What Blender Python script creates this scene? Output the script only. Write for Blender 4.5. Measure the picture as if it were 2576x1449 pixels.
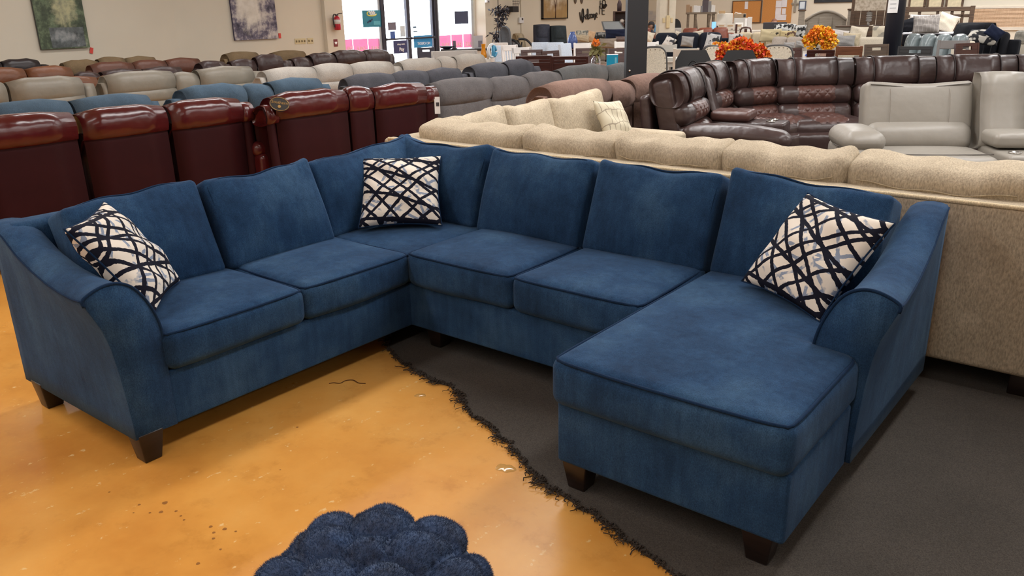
import bpy, math, random
import numpy as np
from mathutils import Matrix, Vector

for _o in list(bpy.data.objects):
    bpy.data.objects.remove(_o)
SC = bpy.context.scene
COL = SC.collection
random.seed(7)
RNG = np.random.default_rng(7)
PI = math.pi

# ------------------------------------------------------------------ camera
FPX = 2026.678
CAM = np.array([2.8763, -2.7286, 1.6579])
YAW, PITCH, ROLL = 2.2492, 0.3297, -0.0207


def _basis():
    f = np.array([math.cos(YAW) * math.cos(PITCH), math.sin(YAW) * math.cos(PITCH), -math.sin(PITCH)])
    r = np.array([math.sin(YAW), -math.cos(YAW), 0.0])
    u = np.cross(r, f)
    c, s = math.cos(ROLL), math.sin(ROLL)
    return c * r + s * u, -s * r + c * u, f


CR, CU, CF = _basis()
cam_data = bpy.data.cameras.new('camera')
cam_data.sensor_width = 36.0
cam_data.lens = FPX / 2576 * 36.0
cam_data.clip_end = 300
cam = bpy.data.objects.new('camera', cam_data)
COL.objects.link(cam)
cam.matrix_world = Matrix(((CR[0], CU[0], -CF[0], CAM[0]), (CR[1], CU[1], -CF[1], CAM[1]),
                           (CR[2], CU[2], -CF[2], CAM[2]), (0, 0, 0, 1)))
SC.camera = cam

# ------------------------------------------------------------------ world (daylight beyond the shop front)
world = bpy.data.worlds.new('daylight')
SC.world = world
world.use_nodes = True
_bg = world.node_tree.nodes['Background']
_bg.inputs[0].default_value = (0.80, 0.90, 1.0, 1)
_bg.inputs[1].default_value = 4.5

# ------------------------------------------------------------------ ceiling strip lights
CEIL = 3.9


def strip(x, y, lx, ly, watt, col=(1.0, 0.99, 0.98)):
    d = bpy.data.lights.new('fluorescent_strip_light', 'AREA')
    d.shape = 'RECTANGLE'
    d.size, d.size_y = lx, ly
    d.energy = watt
    d.color = col
    o = bpy.data.objects.new('fluorescent_strip_light', d)
    COL.objects.link(o)
    o.location = (x, y, CEIL - 0.12)
    return o


# rows of strips run the length of the shop
for _x, _w in ((2.6, 100), (-1.2, 105), (-5.2, 74), (-9.2, 48)):
    for _y in (-4.2, 3.6, 11.2, 18.8):
        if _y < 0:
            strip(_x, _y, 0.5, 5.6, 48 if _x > -6 else 16)
        else:
            strip(_x, _y, 0.5, 5.6, _w if _y < 8 else (_w * 1.3 if _x > -6 and _y > 15 else _w * 0.85))
for _y in (3.6, 11.2, 18.8):
    strip(6.6, _y, 0.5, 5.6, 110 if _y < 15 else 140)

# ------------------------------------------------------------------ exposure
SC.view_settings.view_transform = 'Standard'
SC.view_settings.look = 'None'
SC.view_settings.gamma = 1.0
SC.view_settings.use_curve_mapping = False
SC.view_settings.exposure = 0.86


# ------------------------------------------------------------------ picking points of the place
def ray(px, py):
    return CF + (px - 1288.0) / FPX * CR - (py - 724.5) / FPX * CU


def onz(px, py, z):
    d = ray(px, py)
    return CAM + d * ((z - CAM[2]) / d[2])


def onx(px, py, x):
    d = ray(px, py)
    return CAM + d * ((x - CAM[0]) / d[0])


def ony(px, py, y):
    d = ray(px, py)
    return CAM + d * ((y - CAM[1]) / d[1])


def dist(px, py, D):
    d = ray(px, py)
    return CAM + d * (D / math.hypot(d[0], d[1]))


# ------------------------------------------------------------------ materials
MATS = {}


def _mat(name):
    m = bpy.data.materials.new(name)
    m.use_nodes = True
    nt = m.node_tree
    return m, nt, nt.nodes['Principled BSDF']


def _n(nt, kind, **kw):
    n = nt.nodes.new(kind)
    for k, v in kw.items():
        setattr(n, k, v)
    return n


def lin(c):
    return tuple((v / 12.92 if v <= 0.04045 else ((v + 0.055) / 1.055) ** 2.4) for v in (x / 255.0 for x in c[:3]))


def ramp(nt, src, stops):
    r = _n(nt, 'ShaderNodeValToRGB')
    el = r.color_ramp.elements
    while len(el) < len(stops):
        el.new(0.5)
    for e, (p, c) in zip(el, stops):
        e.position = p
        e.color = (*c, 1) if len(c) == 3 else c
    nt.links.new(src, r.inputs[0])
    return r.outputs[0]


def noise(nt, scale, detail=3, rough=0.55, coord='Object', stretch=None):
    tc = _n(nt, 'ShaderNodeTexCoord')
    t = _n(nt, 'ShaderNodeTexNoise')
    t.inputs['Scale'].default_value = scale
    t.inputs['Detail'].default_value = detail
    t.inputs['Roughness'].default_value = rough
    src = tc.outputs[coord]
    if stretch:
        mp = _n(nt, 'ShaderNodeMapping')
        mp.inputs['Scale'].default_value = stretch
        nt.links.new(src, mp.inputs[0])
        src = mp.outputs[0]
    nt.links.new(src, t.inputs['Vector'])
    return t.outputs['Fac']


def bump(nt, bsdf, h, strength, distance=0.01, prev=None):
    b = _n(nt, 'ShaderNodeBump')
    b.inputs['Strength'].default_value = strength
    b.inputs['Distance'].default_value = distance
    nt.links.new(h, b.inputs['Height'])
    if prev is not None:
        nt.links.new(prev, b.inputs['Normal'])
    nt.links.new(b.outputs[0], bsdf.inputs['Normal'])
    return b.outputs[0]


def plain(name, col, rough=0.5, metal=0.0, spec=0.5, emit=None, var=0.06, scale=6.0):
    if name in MATS:
        return MATS[name]
    m, nt, b = _mat(name)
    c = lin(col)
    f = noise(nt, scale, 3)
    o = ramp(nt, f, [(0.3, tuple(v * (1 - var) for v in c)), (0.7, tuple(min(1, v * (1 + var)) for v in c))])
    nt.links.new(o, b.inputs['Base Color'])
    b.inputs['Roughness'].default_value = rough
    b.inputs['Metallic'].default_value = metal
    b.inputs['Specular IOR Level'].default_value = spec
    if emit:
        b.inputs['Emission Color'].default_value = (*c, 1)
        b.inputs['Emission Strength'].default_value = emit
    MATS[name] = m
    return m


def fabric(name, col, var=0.18, patch=5.0, weave=420.0, bumpk=0.25, sheen=0.25, rough=0.95, wrinkle=0.0, hue=None):
    if name in MATS:
        return MATS[name]
    m, nt, b = _mat(name)
    c = lin(col)
    c2 = lin(hue) if hue else c
    f = noise(nt, patch, 4, 0.6)
    o1 = ramp(nt, f, [(0.28, tuple(v * (1 - var) for v in c)), (0.55, c), (0.78, tuple(min(1, v * (1 + var)) for v in c2))])
    g = noise(nt, weave, 2, 0.7, stretch=(1, 1, 0.35))
    mx = _n(nt, 'ShaderNodeMix', data_type='RGBA', blend_type='MULTIPLY')
    mx.inputs[0].default_value = 1.0
    o2 = ramp(nt, g, [(0.3, (0.72, 0.72, 0.72)), (0.7, (1.25, 1.25, 1.25))])
    nt.links.new(o1, mx.inputs[6])
    nt.links.new(o2, mx.inputs[7])
    nt.links.new(mx.outputs[2], b.inputs['Base Color'])
    b.inputs['Roughness'].default_value = rough
    b.inputs['Specular IOR Level'].default_value = 0.15
    b.inputs['Sheen Weight'].default_value = sheen
    b.inputs['Sheen Roughness'].default_value = 0.45
    b.inputs['Sheen Tint'].default_value = (*[min(1, v * 1.6 + 0.05) for v in c], 1)
    pr = None
    if wrinkle:
        pr = bump(nt, b, noise(nt, 9.0, 3, 0.5), wrinkle, 0.03)
    bump(nt, b, g, bumpk, 0.004, pr)
    MATS[name] = m
    return m


def leather(name, col, rough=0.38, var=0.14, grain=0.12, wrinkle=0.25, wscale=11.0):
    if name in MATS:
        return MATS[name]
    m, nt, b = _mat(name)
    c = lin(col)
    f = noise(nt, 4.0, 4, 0.6)
    o = ramp(nt, f, [(0.3, tuple(v * (1 - var) for v in c)), (0.7, tuple(min(1, v * (1 + var)) for v in c))])
    nt.links.new(o, b.inputs['Base Color'])
    r = _n(nt, 'ShaderNodeMapRange')
    r.inputs['To Min'].default_value = max(0.05, rough - 0.08)
    r.inputs['To Max'].default_value = rough + 0.1
    nt.links.new(noise(nt, 14.0, 3), r.inputs[0])
    nt.links.new(r.outputs[0], b.inputs['Roughness'])
    pr = bump(nt, b, noise(nt, wscale, 2, 0.45), wrinkle, 0.03)
    tc = _n(nt, 'ShaderNodeTexCoord')
    v = _n(nt, 'ShaderNodeTexVoronoi')
    v.inputs['Scale'].default_value = 260
    nt.links.new(tc.outputs['Object'], v.inputs['Vector'])
    bump(nt, b, v.outputs['Distance'], grain, 0.002, pr)
    MATS[name] = m
    return m


def wood(name, c1, c2, rough=0.4, scale=3.0, axis=(1, 1, 12)):
    if name in MATS:
        return MATS[name]
    m, nt, b = _mat(name)
    f = noise(nt, scale, 5, 0.6, stretch=axis)
    o = ramp(nt, f, [(0.3, lin(c1)), (0.7, lin(c2))])
    nt.links.new(o, b.inputs['Base Color'])
    b.inputs['Roughness'].default_value = rough
    bump(nt, b, f, 0.1, 0.004)
    MATS[name] = m
    return m


# ------------------------------------------------------------------ mesh helpers
def link(o, parent=None):
    COL.objects.link(o)
    if parent is not None:
        o.parent = parent
    return o


def mesh(name, V, F, mat, parent=None, smooth=True, M=None):
    V = np.asarray(V, float)
    if M is not None:
        V = V @ np.array(M.to_3x3()).T + np.array(M.translation)
    me = bpy.data.meshes.new(name)
    me.from_pydata([tuple(v) for v in V], [], F)
    me.update()
    if smooth:
        me.polygons.foreach_set('use_smooth', [True] * len(me.polygons))
    if mat is not None:
        me.materials.append(mat)
    o = bpy.data.objects.new(name, me)
    return link(o, parent)


def tag(o, label=None, cat=None, group=None, kind=None):
    if label:
        o['label'] = label
    if cat:
        o['category'] = cat
    if group:
        o['group'] = group
    if kind:
        o['kind'] = kind
    return o


def thing(name, label, cat, loc=(0, 0, 0), rz=0.0, group=None):
    o = bpy.data.objects.new(name, None)
    o.empty_display_size = 0.1
    link(o)
    o.location = loc
    o.rotation_euler = (0, 0, rz)
    return tag(o, label, cat, group)


def TR(x=0, y=0, z=0, rx=0, ry=0, rz=0):
    return Matrix.Translation((x, y, z)) @ Matrix.Rotation(rz, 4, 'Z') @ Matrix.Rotation(ry, 4, 'Y') @ Matrix.Rotation(rx, 4, 'X')


def _axis(half, r, m, k):
    mid = np.linspace(-(half - r), half - r, m + 1)
    if r <= 1e-6:
        return mid
    a = r * np.tan(np.linspace(0, PI / 4, k + 1))[1:]
    return np.concatenate([-(half - r) - a[::-1], mid, (half - r) + a])


def softbox(sx, sy, sz, r=0.02, n=(2, 2, 2), k=2, bulge=(0, 0, 0), fn=None, c=(0, 0, 0)):
    """rounded box centred on c, optional crown on each face pair"""
    hx, hy, hz = sx / 2, sy / 2, sz / 2
    r = min(r, hx * .98, hy * .98, hz * .98)
    ax = [_axis(hx, r, n[0], k), _axis(hy, r, n[1], k), _axis(hz, r, n[2], k)]
    idx = {}
    V, F = [], []
    L = [len(a) for a in ax]

    def vid(i, j, l):
        key = (i, j, l)
        if key not in idx:
            idx[key] = len(V)
            V.append((ax[0][i], ax[1][j], ax[2][l]))
        return idx[key]
    for d in range(3):
        a, b = [(1, 2), (2, 0), (0, 1)][d]
        for side in (0, L[d] - 1):
            for p in range(L[a] - 1):
                for q in range(L[b] - 1):
                    quad = []
                    for (pp, qq) in ((p, q), (p + 1, q), (p + 1, q + 1), (p, q + 1)):
                        t = [0, 0, 0]
                        t[d], t[a], t[b] = side, pp, qq
                        quad.append(vid(*t))
                    F.append(tuple(quad) if side else tuple(quad[::-1]))
    V = np.array(V)
    inner = np.array([hx - r, hy - r, hz - r])
    q = np.clip(V, -inner, inner)
    dd = V - q
    ln = np.linalg.norm(dd, axis=1, keepdims=True)
    V = q + dd / np.maximum(ln, 1e-9) * r
    if any(bulge):
        h = V / np.array([hx, hy, hz])
        f = 1 - np.clip(np.abs(h), 0, 1) ** 2.4
        V = V + np.stack([bulge[0] * h[:, 0] * f[:, 1] * f[:, 2], bulge[1] * h[:, 1] * f[:, 0] * f[:, 2],
                          bulge[2] * h[:, 2] * f[:, 0] * f[:, 1]], 1)
    if fn is not None:
        V = fn(V)
    return V + np.array(c), F


def box(x0, x1, y0, y1, z0, z1, r=0.0, k=1):
    return softbox(x1 - x0, y1 - y0, z1 - z0, r, (1, 1, 1), k, c=((x0 + x1) / 2, (y0 + y1) / 2, (z0 + z1) / 2))


def join(*parts):
    V, F, o = [], [], 0
    for v, f in parts:
        v = np.asarray(v, float)
        V.append(v)
        F += [tuple(i + o for i in q) for q in f]
        o += len(v)
    return np.concatenate(V), F


def xf(vf, M):
    v, f = vf
    return np.asarray(v) @ np.array(M.to_3x3()).T + np.array(M.translation), f


def tube(P, r, n=6, closed=False, cap=True):
    P = np.asarray(P, float)
    m = len(P)
    if np.isscalar(r):
        r = np.full(m, r)
    if closed:
        T = np.roll(P, -1, 0) - np.roll(P, 1, 0)
    else:
        T = np.gradient(P, axis=0)
    T /= np.maximum(np.linalg.norm(T, axis=1, keepdims=True), 1e-9)
    ref = np.array([0, 0, 1.0]) if abs(T[0][2]) < 0.9 else np.array([1.0, 0, 0])
    V = []
    N = np.cross(T[0], ref)
    N /= np.linalg.norm(N)
    for i in range(m):
        N = N - T[i] * (N @ T[i])
        N /= max(np.linalg.norm(N), 1e-9)
        B = np.cross(T[i], N)
        a = np.arange(n) * 2 * PI / n
        V.append(P[i] + r[i] * (np.cos(a)[:, None] * N + np.sin(a)[:, None] * B))
    V = np.concatenate(V)
    F = []
    for i in range(m if closed else m - 1):
        j = (i + 1) % m
        for q in range(n):
            q2 = (q + 1) % n
            F.append((i * n + q, i * n + q2, j * n + q2, j * n + q))
    if not closed and cap:
        F.append(tuple(range(n))[::-1])
        F.append(tuple((m - 1) * n + q for q in range(n)))
    return V, F


def lathe(prof, n=16, cap=True):
    prof = np.asarray(prof, float)
    a = np.arange(n) * 2 * PI / n
    V = np.concatenate([np.stack([p[0] * np.cos(a), p[0] * np.sin(a), np.full(n, p[1])], 1) for p in prof])
    F = []
    for i in range(len(prof) - 1):
        for q in range(n):
            q2 = (q + 1) % n
            F.append((i * n + q, i * n + q2, (i + 1) * n + q2, (i + 1) * n + q))
    if cap:
        F.append(tuple(range(n))[::-1])
        F.append(tuple((len(prof) - 1) * n + q for q in range(n)))
    return V, F


def prism(poly, d0, d1, plane='xz'):
    """polygon (a,b) extruded from d0 to d1 along the third axis"""
    n = len(poly)
    V = []
    for d in (d0, d1):
        for a, b in poly:
            V.append({'xz': (a, d, b), 'xy': (a, b, d), 'yz': (d, a, b)}[plane])
    F = [tuple(range(n)), tuple(range(2 * n - 1, n - 1, -1))]
    for i in range(n):
        j = (i + 1) % n
        F.append((i, i + n, j + n, j))
    return np.array(V, float), F


def pad(prof, width, r=0.04, k=3, m=1, x0=0.0, crown=0.0):
    """closed smooth profile (y,z) swept along x with rounded ends; crown swells the middle"""
    prof = np.asarray(prof, float)
    n = len(prof)
    T = np.roll(prof, -1, 0) - np.roll(prof, 1, 0)
    T /= np.maximum(np.linalg.norm(T, axis=1, keepdims=True), 1e-9)
    area = 0.5 * np.sum(prof[:, 0] * np.roll(prof[:, 1], -1) - np.roll(prof[:, 0], -1) * prof[:, 1])
    N = np.stack([T[:, 1], -T[:, 0]], 1) * (1 if area > 0 else -1)
    st = []
    for i in range(k + 1):
        t = i / k * PI / 2
        st.append((-width / 2 + r * (1 - math.sin(t)), r * (1 - math.cos(PI / 2 - t))))
    mid = [(-width / 2 + r + (width - 2 * r) * j / (m + 1), 0.0) for j in range(1, m + 1)]
    S = st + mid + [(-x, i) for x, i in st[::-1]]
    V = []
    for x, ins in S:
        cr = crown * (1 - (2 * x / width) ** 2)
        q = prof - N * (ins - cr)
        V.append(np.stack([np.full(n, x + x0), q[:, 0], q[:, 1]], 1))
    V = np.concatenate(V)
    F = []
    flip = area > 0
    for i in range(len(S) - 1):
        for q in range(n):
            q2 = (q + 1) % n
            f = (i * n + q, (i + 1) * n + q, (i + 1) * n + q2, i * n + q2)
            F.append(f[::-1] if flip else f)
    a = tuple(range(n))
    b = tuple((len(S) - 1) * n + q for q in range(n))
    F += [a[::-1] if flip else a, b if flip else b[::-1]]
    return V, F


def smooth_loop(pts, n=28):
    """closed Catmull-Rom through pts, resampled to n points"""
    P = np.asarray(pts, float)
    m = len(P)
    out = []
    for i in range(m):
        p0, p1, p2, p3 = P[i - 1], P[i], P[(i + 1) % m], P[(i + 2) % m]
        for t in np.linspace(0, 1, 8, endpoint=False):
            out.append(0.5 * ((2 * p1) + (-p0 + p2) * t + (2 * p0 - 5 * p1 + 4 * p2 - p3) * t * t + (-p0 + 3 * p1 - 3 * p2 + p3) * t ** 3))
    out = np.array(out)
    d = np.concatenate([[0], np.cumsum(np.linalg.norm(np.diff(np.vstack([out, out[:1]]), axis=0), axis=1))])
    s = np.linspace(0, d[-1], n, endpoint=False)
    o2 = np.vstack([out, out[:1]])
    return np.stack([np.interp(s, d, o2[:, i]) for i in range(P.shape[1])], 1)


def smooth_line(pts, n=30):
    P = np.asarray(pts, float)
    Q = np.vstack([2 * P[0] - P[1], P, 2 * P[-1] - P[-2]])
    out = []
    for i in range(1, len(Q) - 2):
        p0, p1, p2, p3 = Q[i - 1], Q[i], Q[i + 1], Q[i + 2]
        for t in np.linspace(0, 1, 10, endpoint=False):
            out.append(0.5 * ((2 * p1) + (-p0 + p2) * t + (2 * p0 - 5 * p1 + 4 * p2 - p3) * t * t + (-p0 + 3 * p1 - 3 * p2 + p3) * t ** 3))
    out.append(P[-1])
    out = np.array(out)
    d = np.concatenate([[0], np.cumsum(np.linalg.norm(np.diff(out, axis=0), axis=1))])
    s = np.linspace(0, d[-1], n)
    return np.stack([np.interp(s, d, out[:, i]) for i in range(P.shape[1])], 1)


def knife_pillow(w, h, t, n=20, pinch=0.07, seed=0, p=0.5, edge=0.006):
    """plump pillow lying in the xz plane, thickness along y; returns mesh and its rim loop"""
    rg = np.random.default_rng(seed)
    u = np.sin(np.linspace(-PI / 2, PI / 2, n + 1)) * 0.35 + np.linspace(-1, 1, n + 1) * 0.65
    U, W = np.meshgrid(u, u, indexing='ij')
    X = w / 2 * U * (1 - pinch * (1 - W ** 2))
    Z = h / 2 * W * (1 - pinch * (1 - U ** 2))
    th = t / 2 * (np.clip((1 - U ** 2) * (1 - W ** 2), 0, 1) ** p)
    ph = rg.uniform(0, 6.28, 6)
    wob = 0.05 * t * (np.sin(5 * U + ph[0]) * np.cos(4 * W + ph[1]) + np.sin(8 * W + ph[2] + 3 * U))
    wob *= np.clip(1 - np.maximum(abs(U), abs(W)) ** 4, 0, 1)
    V1 = np.stack([X, -th + wob - edge * 0, Z], -1).reshape(-1, 3)
    V2 = np.stack([X, th + wob, Z], -1).reshape(-1, 3)
    N = n + 1
    V, F = list(V1), []
    m2 = {}
    for i in range(N):
        for j in range(N):
            if i in (0, n) or j in (0, n):
                m2[i, j] = i * N + j
            else:
                m2[i, j] = len(V)
                V.append(V2[i * N + j])
    for i in range(n):
        for j in range(n):
            F.append((i * N + j, (i + 1) * N + j, (i + 1) * N + j + 1, i * N + j + 1))
            F.append((m2[i, j], m2[i, j + 1], m2[i + 1, j + 1], m2[i + 1, j]))
    rim = [V1[i * N] for i in range(n)] + [V1[n * N + j] for j in range(n)] + \
          [V1[i * N + n] for i in range(n, 0, -1)] + [V1[j] for j in range(n, 0, -1)]
    return (np.array(V), F), np.array(rim)


def letters(txt, size, depth=0.004, bold=False, spacing=1.0, mirror=False):
    """lettering as a mesh in the xz plane, centred, facing -y"""
    cu = bpy.data.curves.new('letters', 'FONT')
    cu.body = txt
    cu.size = size
    cu.align_x = 'CENTER'
    cu.align_y = 'CENTER'
    cu.extrude = depth / 2
    cu.resolution_u = 2
    cu.space_character = spacing
    if bold:
        cu.offset = size * 0.02
    ob = bpy.data.objects.new('letters', cu)
    COL.objects.link(ob)
    dg = bpy.context.evaluated_depsgraph_get()
    me = bpy.data.meshes.new_from_object(ob.evaluated_get(dg))
    V = np.array([v.co[:] for v in me.vertices])
    F = [tuple(p.vertices) for p in me.polygons]
    bpy.data.objects.remove(ob)
    bpy.data.curves.remove(cu)
    bpy.data.meshes.remove(me)
    V = np.stack([V[:, 0] * (-1 if mirror else 1), -V[:, 2], V[:, 1]], 1)
    if mirror:
        F = [f[::-1] for f in F]
    return V, F


def copy_thing(o, loc=None, rz=None, label=None):
    c = o.copy()
    COL.objects.link(c)
    for ch in o.children:
        d = ch.copy()
        COL.objects.link(d)
        d.parent = c
        for g in ch.children:
            e = g.copy()
            COL.objects.link(e)
            e.parent = d
    if loc is not None:
        c.location = loc
    if rz is not None:
        c.rotation_euler[2] = rz
    if label:
        c['label'] = label
    return c

# ================================================================== THE SETTING
def floor_material():
    m, nt, b = _mat('stained_concrete')
    f = noise(nt, 0.9, 6, 0.62)
    o1 = ramp(nt, f, [(0.30, lin((184, 120, 50))), (0.5, lin((208, 148, 70))), (0.72, lin((220, 168, 92)))])
    g = noise(nt, 6.0, 6, 0.7)
    o2 = ramp(nt, g, [(0.28, (0.70, 0.62, 0.52)), (0.45, (1, 1, 1)), (0.75, (1.08, 1.06, 1.02))])
    mx = _n(nt, 'ShaderNodeMix', data_type='RGBA', blend_type='MULTIPLY')
    mx.inputs[0].default_value = 0.55
    nt.links.new(o1, mx.inputs[6])
    nt.links.new(o2, mx.inputs[7])
    # pale scuffs
    s = noise(nt, 3.0, 2, 0.5, stretch=(9, 1.2, 1))
    s2 = noise(nt, 38.0, 3, 0.6)
    mul = _n(nt, 'ShaderNodeMath', operation='MULTIPLY')
    nt.links.new(s, mul.inputs[0])
    nt.links.new(s2, mul.inputs[1])
    fac = ramp(nt, mul.outputs[0], [(0.385, (0, 0, 0)), (0.44, (0.7, 0.7, 0.7))])
    m2 = _n(nt, 'ShaderNodeMix', data_type='RGBA')
    m2.inputs[7].default_value = (*lin((226, 196, 140)), 1)
    nt.links.new(fac, m2.inputs[0])
    nt.links.new(mx.outputs[2], m2.inputs[6])
    nt.links.new(m2.outputs[2], b.inputs['Base Color'])
    r = _n(nt, 'ShaderNodeMapRange')
    r.inputs['To Min'].default_value = 0.20
    r.inputs['To Max'].default_value = 0.42
    b.inputs['Specular IOR Level'].default_value = 0.22
    nt.links.new(noise(nt, 2.2, 5, 0.65), r.inputs[0])
    nt.links.new(r.outputs[0], b.inputs['Roughness'])
    bump(nt, b, noise(nt, 22, 3), 0.04, 0.01)
    return m


WALLC = plain('cream_wall_paint', (210, 202, 186), 0.85, spec=0.2, var=0.02, scale=1.2)
CEILC = plain('white_ceiling_paint', (225, 222, 214), 0.9, spec=0.1, var=0.02)
XW, YW = -12.3, 23.0           # the shop-front wall and the far wall
WIN0 = onx(858, 60, XW)[1]
WIN1 = onx(1196, 60, XW)[1]
YA = onx(441, 60, XW)[1]
HH = 3.9


def struct(name, vf, mat, parent=None, smooth=False):
    o = mesh(name, *vf, mat, parent, smooth)
    if parent is None:
        o['kind'] = 'structure'
    return o


floor = struct('floor', box(-15, 11, -8, 25, -0.2, 0.0), floor_material())
struct('ceiling', box(-15, 11, -8, 25, HH, HH + 0.15), CEILC)
struct('wall_front', join(box(XW - 0.2, XW, YA - 0.2, WIN0, 0, HH), box(XW - 0.2, XW, WIN1, YW, 0, HH),
                          box(XW - 0.2, XW, WIN0, WIN1, 3.1, HH)), WALLC)
# angled wall at the left
_dA = np.array([0.14, -0.990])
_pA = np.array([XW, YA])
_pB = _pA + _dA * 14.0
_nA = np.array([-0.99, -0.14]) * 0.2
struct('wall_left', prism([tuple(_pA), tuple(_pB), tuple(_pB + _nA), tuple(_pA + _nA)], 0, HH, 'xy'), WALLC)
struct('wall_back', box(-13, 11, YW, YW + 0.2, 0, HH), WALLC)
struct('wall_right', box(10.0, 10.2, -8, YW, 0, HH), WALLC)
struct('wall_rear', box(-9, 10, -7.2, -7.0, 0, HH), WALLC)
# pier beside the shop window and the pier by the fire extinguisher
_w1 = onx(1240, 60, XW + 0.35)[1]
struct('wall_pier', join(box(XW, XW + 0.35, WIN1 + 0.02, _w1, 0, HH)), WALLC)
_w0 = onx(820, 60, XW + 0.12)[1]
struct('trim_1', box(XW, XW + 0.12, _w0, WIN0 - 0.02, 0, HH), WALLC)

# ================================================================== CARPET
CARPET_EDGE = [(-0.45, 0.32), (-0.22, 0.04), (-0.02, -0.138), (0.293, -0.238), (0.55, -0.264), (0.738, -0.393), (0.982, -0.472),
               (1.222, -0.598), (1.402, -0.666), (1.677, -0.728), (1.795, -0.772), (1.961, -0.816), (2.5, -0.98), (3.4, -1.35), (4.6, -1.8)]


def carpet():
    m, nt, b = _mat('charcoal_carpet')
    f = noise(nt, 240, 3, 0.8)
    o = ramp(nt, f, [(0.3, lin((56, 53, 49))), (0.7, lin((90, 85, 80)))])
    g = ramp(nt, noise(nt, 2.5, 4), [(0.3, (0.86, 0.86, 0.86)), (0.7, (1.08, 1.06, 1.05))])
    mx = _n(nt, 'ShaderNodeMix', data_type='RGBA', blend_type='MULTIPLY')
    mx.inputs[0].default_value = 1
    nt.links.new(o, mx.inputs[6])
    nt.links.new(g, mx.inputs[7])
    nt.links.new(mx.outputs[2], b.inputs['Base Color'])
    b.inputs['Roughness'].default_value = 1
    b.inputs['Specular IOR Level'].default_value = 0.1
    bump(nt, b, f, 0.5, 0.006)
    E = smooth_line(CARPET_EDGE, 160)
    E = E + RNG.normal(0, 0.006, E.shape)
    poly = [tuple(p) for p in E] + [(8.5, -3.0), (8.5, 22.0), (-5.0, 22.0), (-5.0, 10.5), (-1.7, 9.5), (-1.7, 1.4)]  # unseen far stretch added to cut the floor's orange bounce onto the walls
    root = thing('carpet', 'dark grey carpet remnant with a frayed edge laid over the orange floor', 'carpet')
    vf = prism(poly, 0.0005, 0.011, 'xy')
    mesh('pile', *vf, m, root, False)
    # frayed edge: curled yarn ends along the cut
    V, F = [], []
    o = 0
    T = np.gradient(E, axis=0)
    T /= np.linalg.norm(T, axis=1, keepdims=True)
    N = np.stack([T[:, 1], -T[:, 0]], 1)
    for q in range(1100):
        i = RNG.integers(8, 128)
        clump = 0.6 + 0.6 * math.sin(i * 0.55) + 0.5 * math.sin(i * 0.21 + 1)
        ln = max(0.012, RNG.normal(0.016, 0.010) * (1 + 0.7 * max(0, clump)))
        s = E[i] + T[i] * RNG.normal(0, 0.01) - N[i] * 0.01
        a = RNG.uniform(0, 6.28)
        cr = RNG.uniform(0.004, 0.011)
        tw = RNG.uniform(1.0, 2.6) * 6.28
        sgn = 1 if (N[i] @ np.array([-0.3, -1.0])) > 0 else -1
        d = N[i] * sgn + T[i] * RNG.normal(0, 0.7)
        P = []
        for t in np.linspace(0, 1, 8):
            c = s + d * ln * t
            P.append((c[0] + cr * math.cos(a + tw * t) * t, c[1] + cr * math.sin(a + tw * t) * t,
                      0.008 + 0.012 * abs(math.sin(t * 3 + a)) * (1 - 0.5 * t)))
        v, f = tube(P, RNG.uniform(0.0012, 0.0026), 3)
        V.append(v)
        F += [tuple(k + o for k in x) for x in f]
        o += len(v)
    fr = mesh('frayed_edge', np.concatenate(V), F, fabric('carpet_yarn', (66, 58, 52), 0.3, 60, 300, 0.3), root)
    fr['kind'] = 'stuff'


carpet()

# thread and dried spots on the floor
thr = mesh('loose_thread', *tube(smooth_line([(0.13 + a, -0.62 + b, 0.003) for a, b in ((-.2, -.12), (-.12, -.09), (-.1, -.12), (-.02, -.08), (.06, -.06), (.14, -.03))], 30), 0.0022, 5), plain('thread_brown', (92, 58, 28), 0.9))
_p = onz(830, 962, 0)
_q = onz(920, 965, 0)
thr.data.clear_geometry()
_L = [(0, .0), (.12, .03), (.3, .02), (.42, .11), (.62, .13), (.8, .05), (1, .04)]
_v, _f = tube(smooth_line([(*(_p[:2] + (_q[:2] - _p[:2]) * a + np.array([-.6, .8]) * (b - .05) * .35), 0.003) for a, b in _L], 30), 0.002, 5)
thr.data.from_pydata([tuple(v) for v in _v], [], _f)
tag(thr, 'thin brown thread lying on the orange floor in front of the left sofa run', 'thread')
for k, (px, py, sz) in enumerate([(1057, 995, 0.022), (1272, 1178, 0.034)]):
    P = onz(px, py, 0)
    a = np.linspace(0, 2 * PI, 18, endpoint=False)
    rr = sz * (1 + 0.22 * np.sin(2 * a + k) + 0.1 * np.sin(5 * a))
    V = [(P[0], P[1], 0.005)] + [(P[0] + r * .6 * math.cos(t), P[1] + r * .6 * math.sin(t), 0.0042) for r, t in zip(rr, a)] + \
        [(P[0] + r * math.cos(t), P[1] + r * math.sin(t), 0.0005) for r, t in zip(rr, a)]
    F = [(0, 1 + i, 1 + (i + 1) % 18) for i in range(18)] + [(1 + i, 19 + i, 19 + (i + 1) % 18, 1 + (i + 1) % 18) for i in range(18)]
    o = mesh('dried_glue_blob', V, F, plain('dried_glue', (190, 146, 84), 0.12))
    tag(o, ['small shiny dried glue blob near the frayed carpet corner', 'larger shiny dried glue blob beside the frayed carpet edge'][k], 'glue blob')
_st = []
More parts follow.
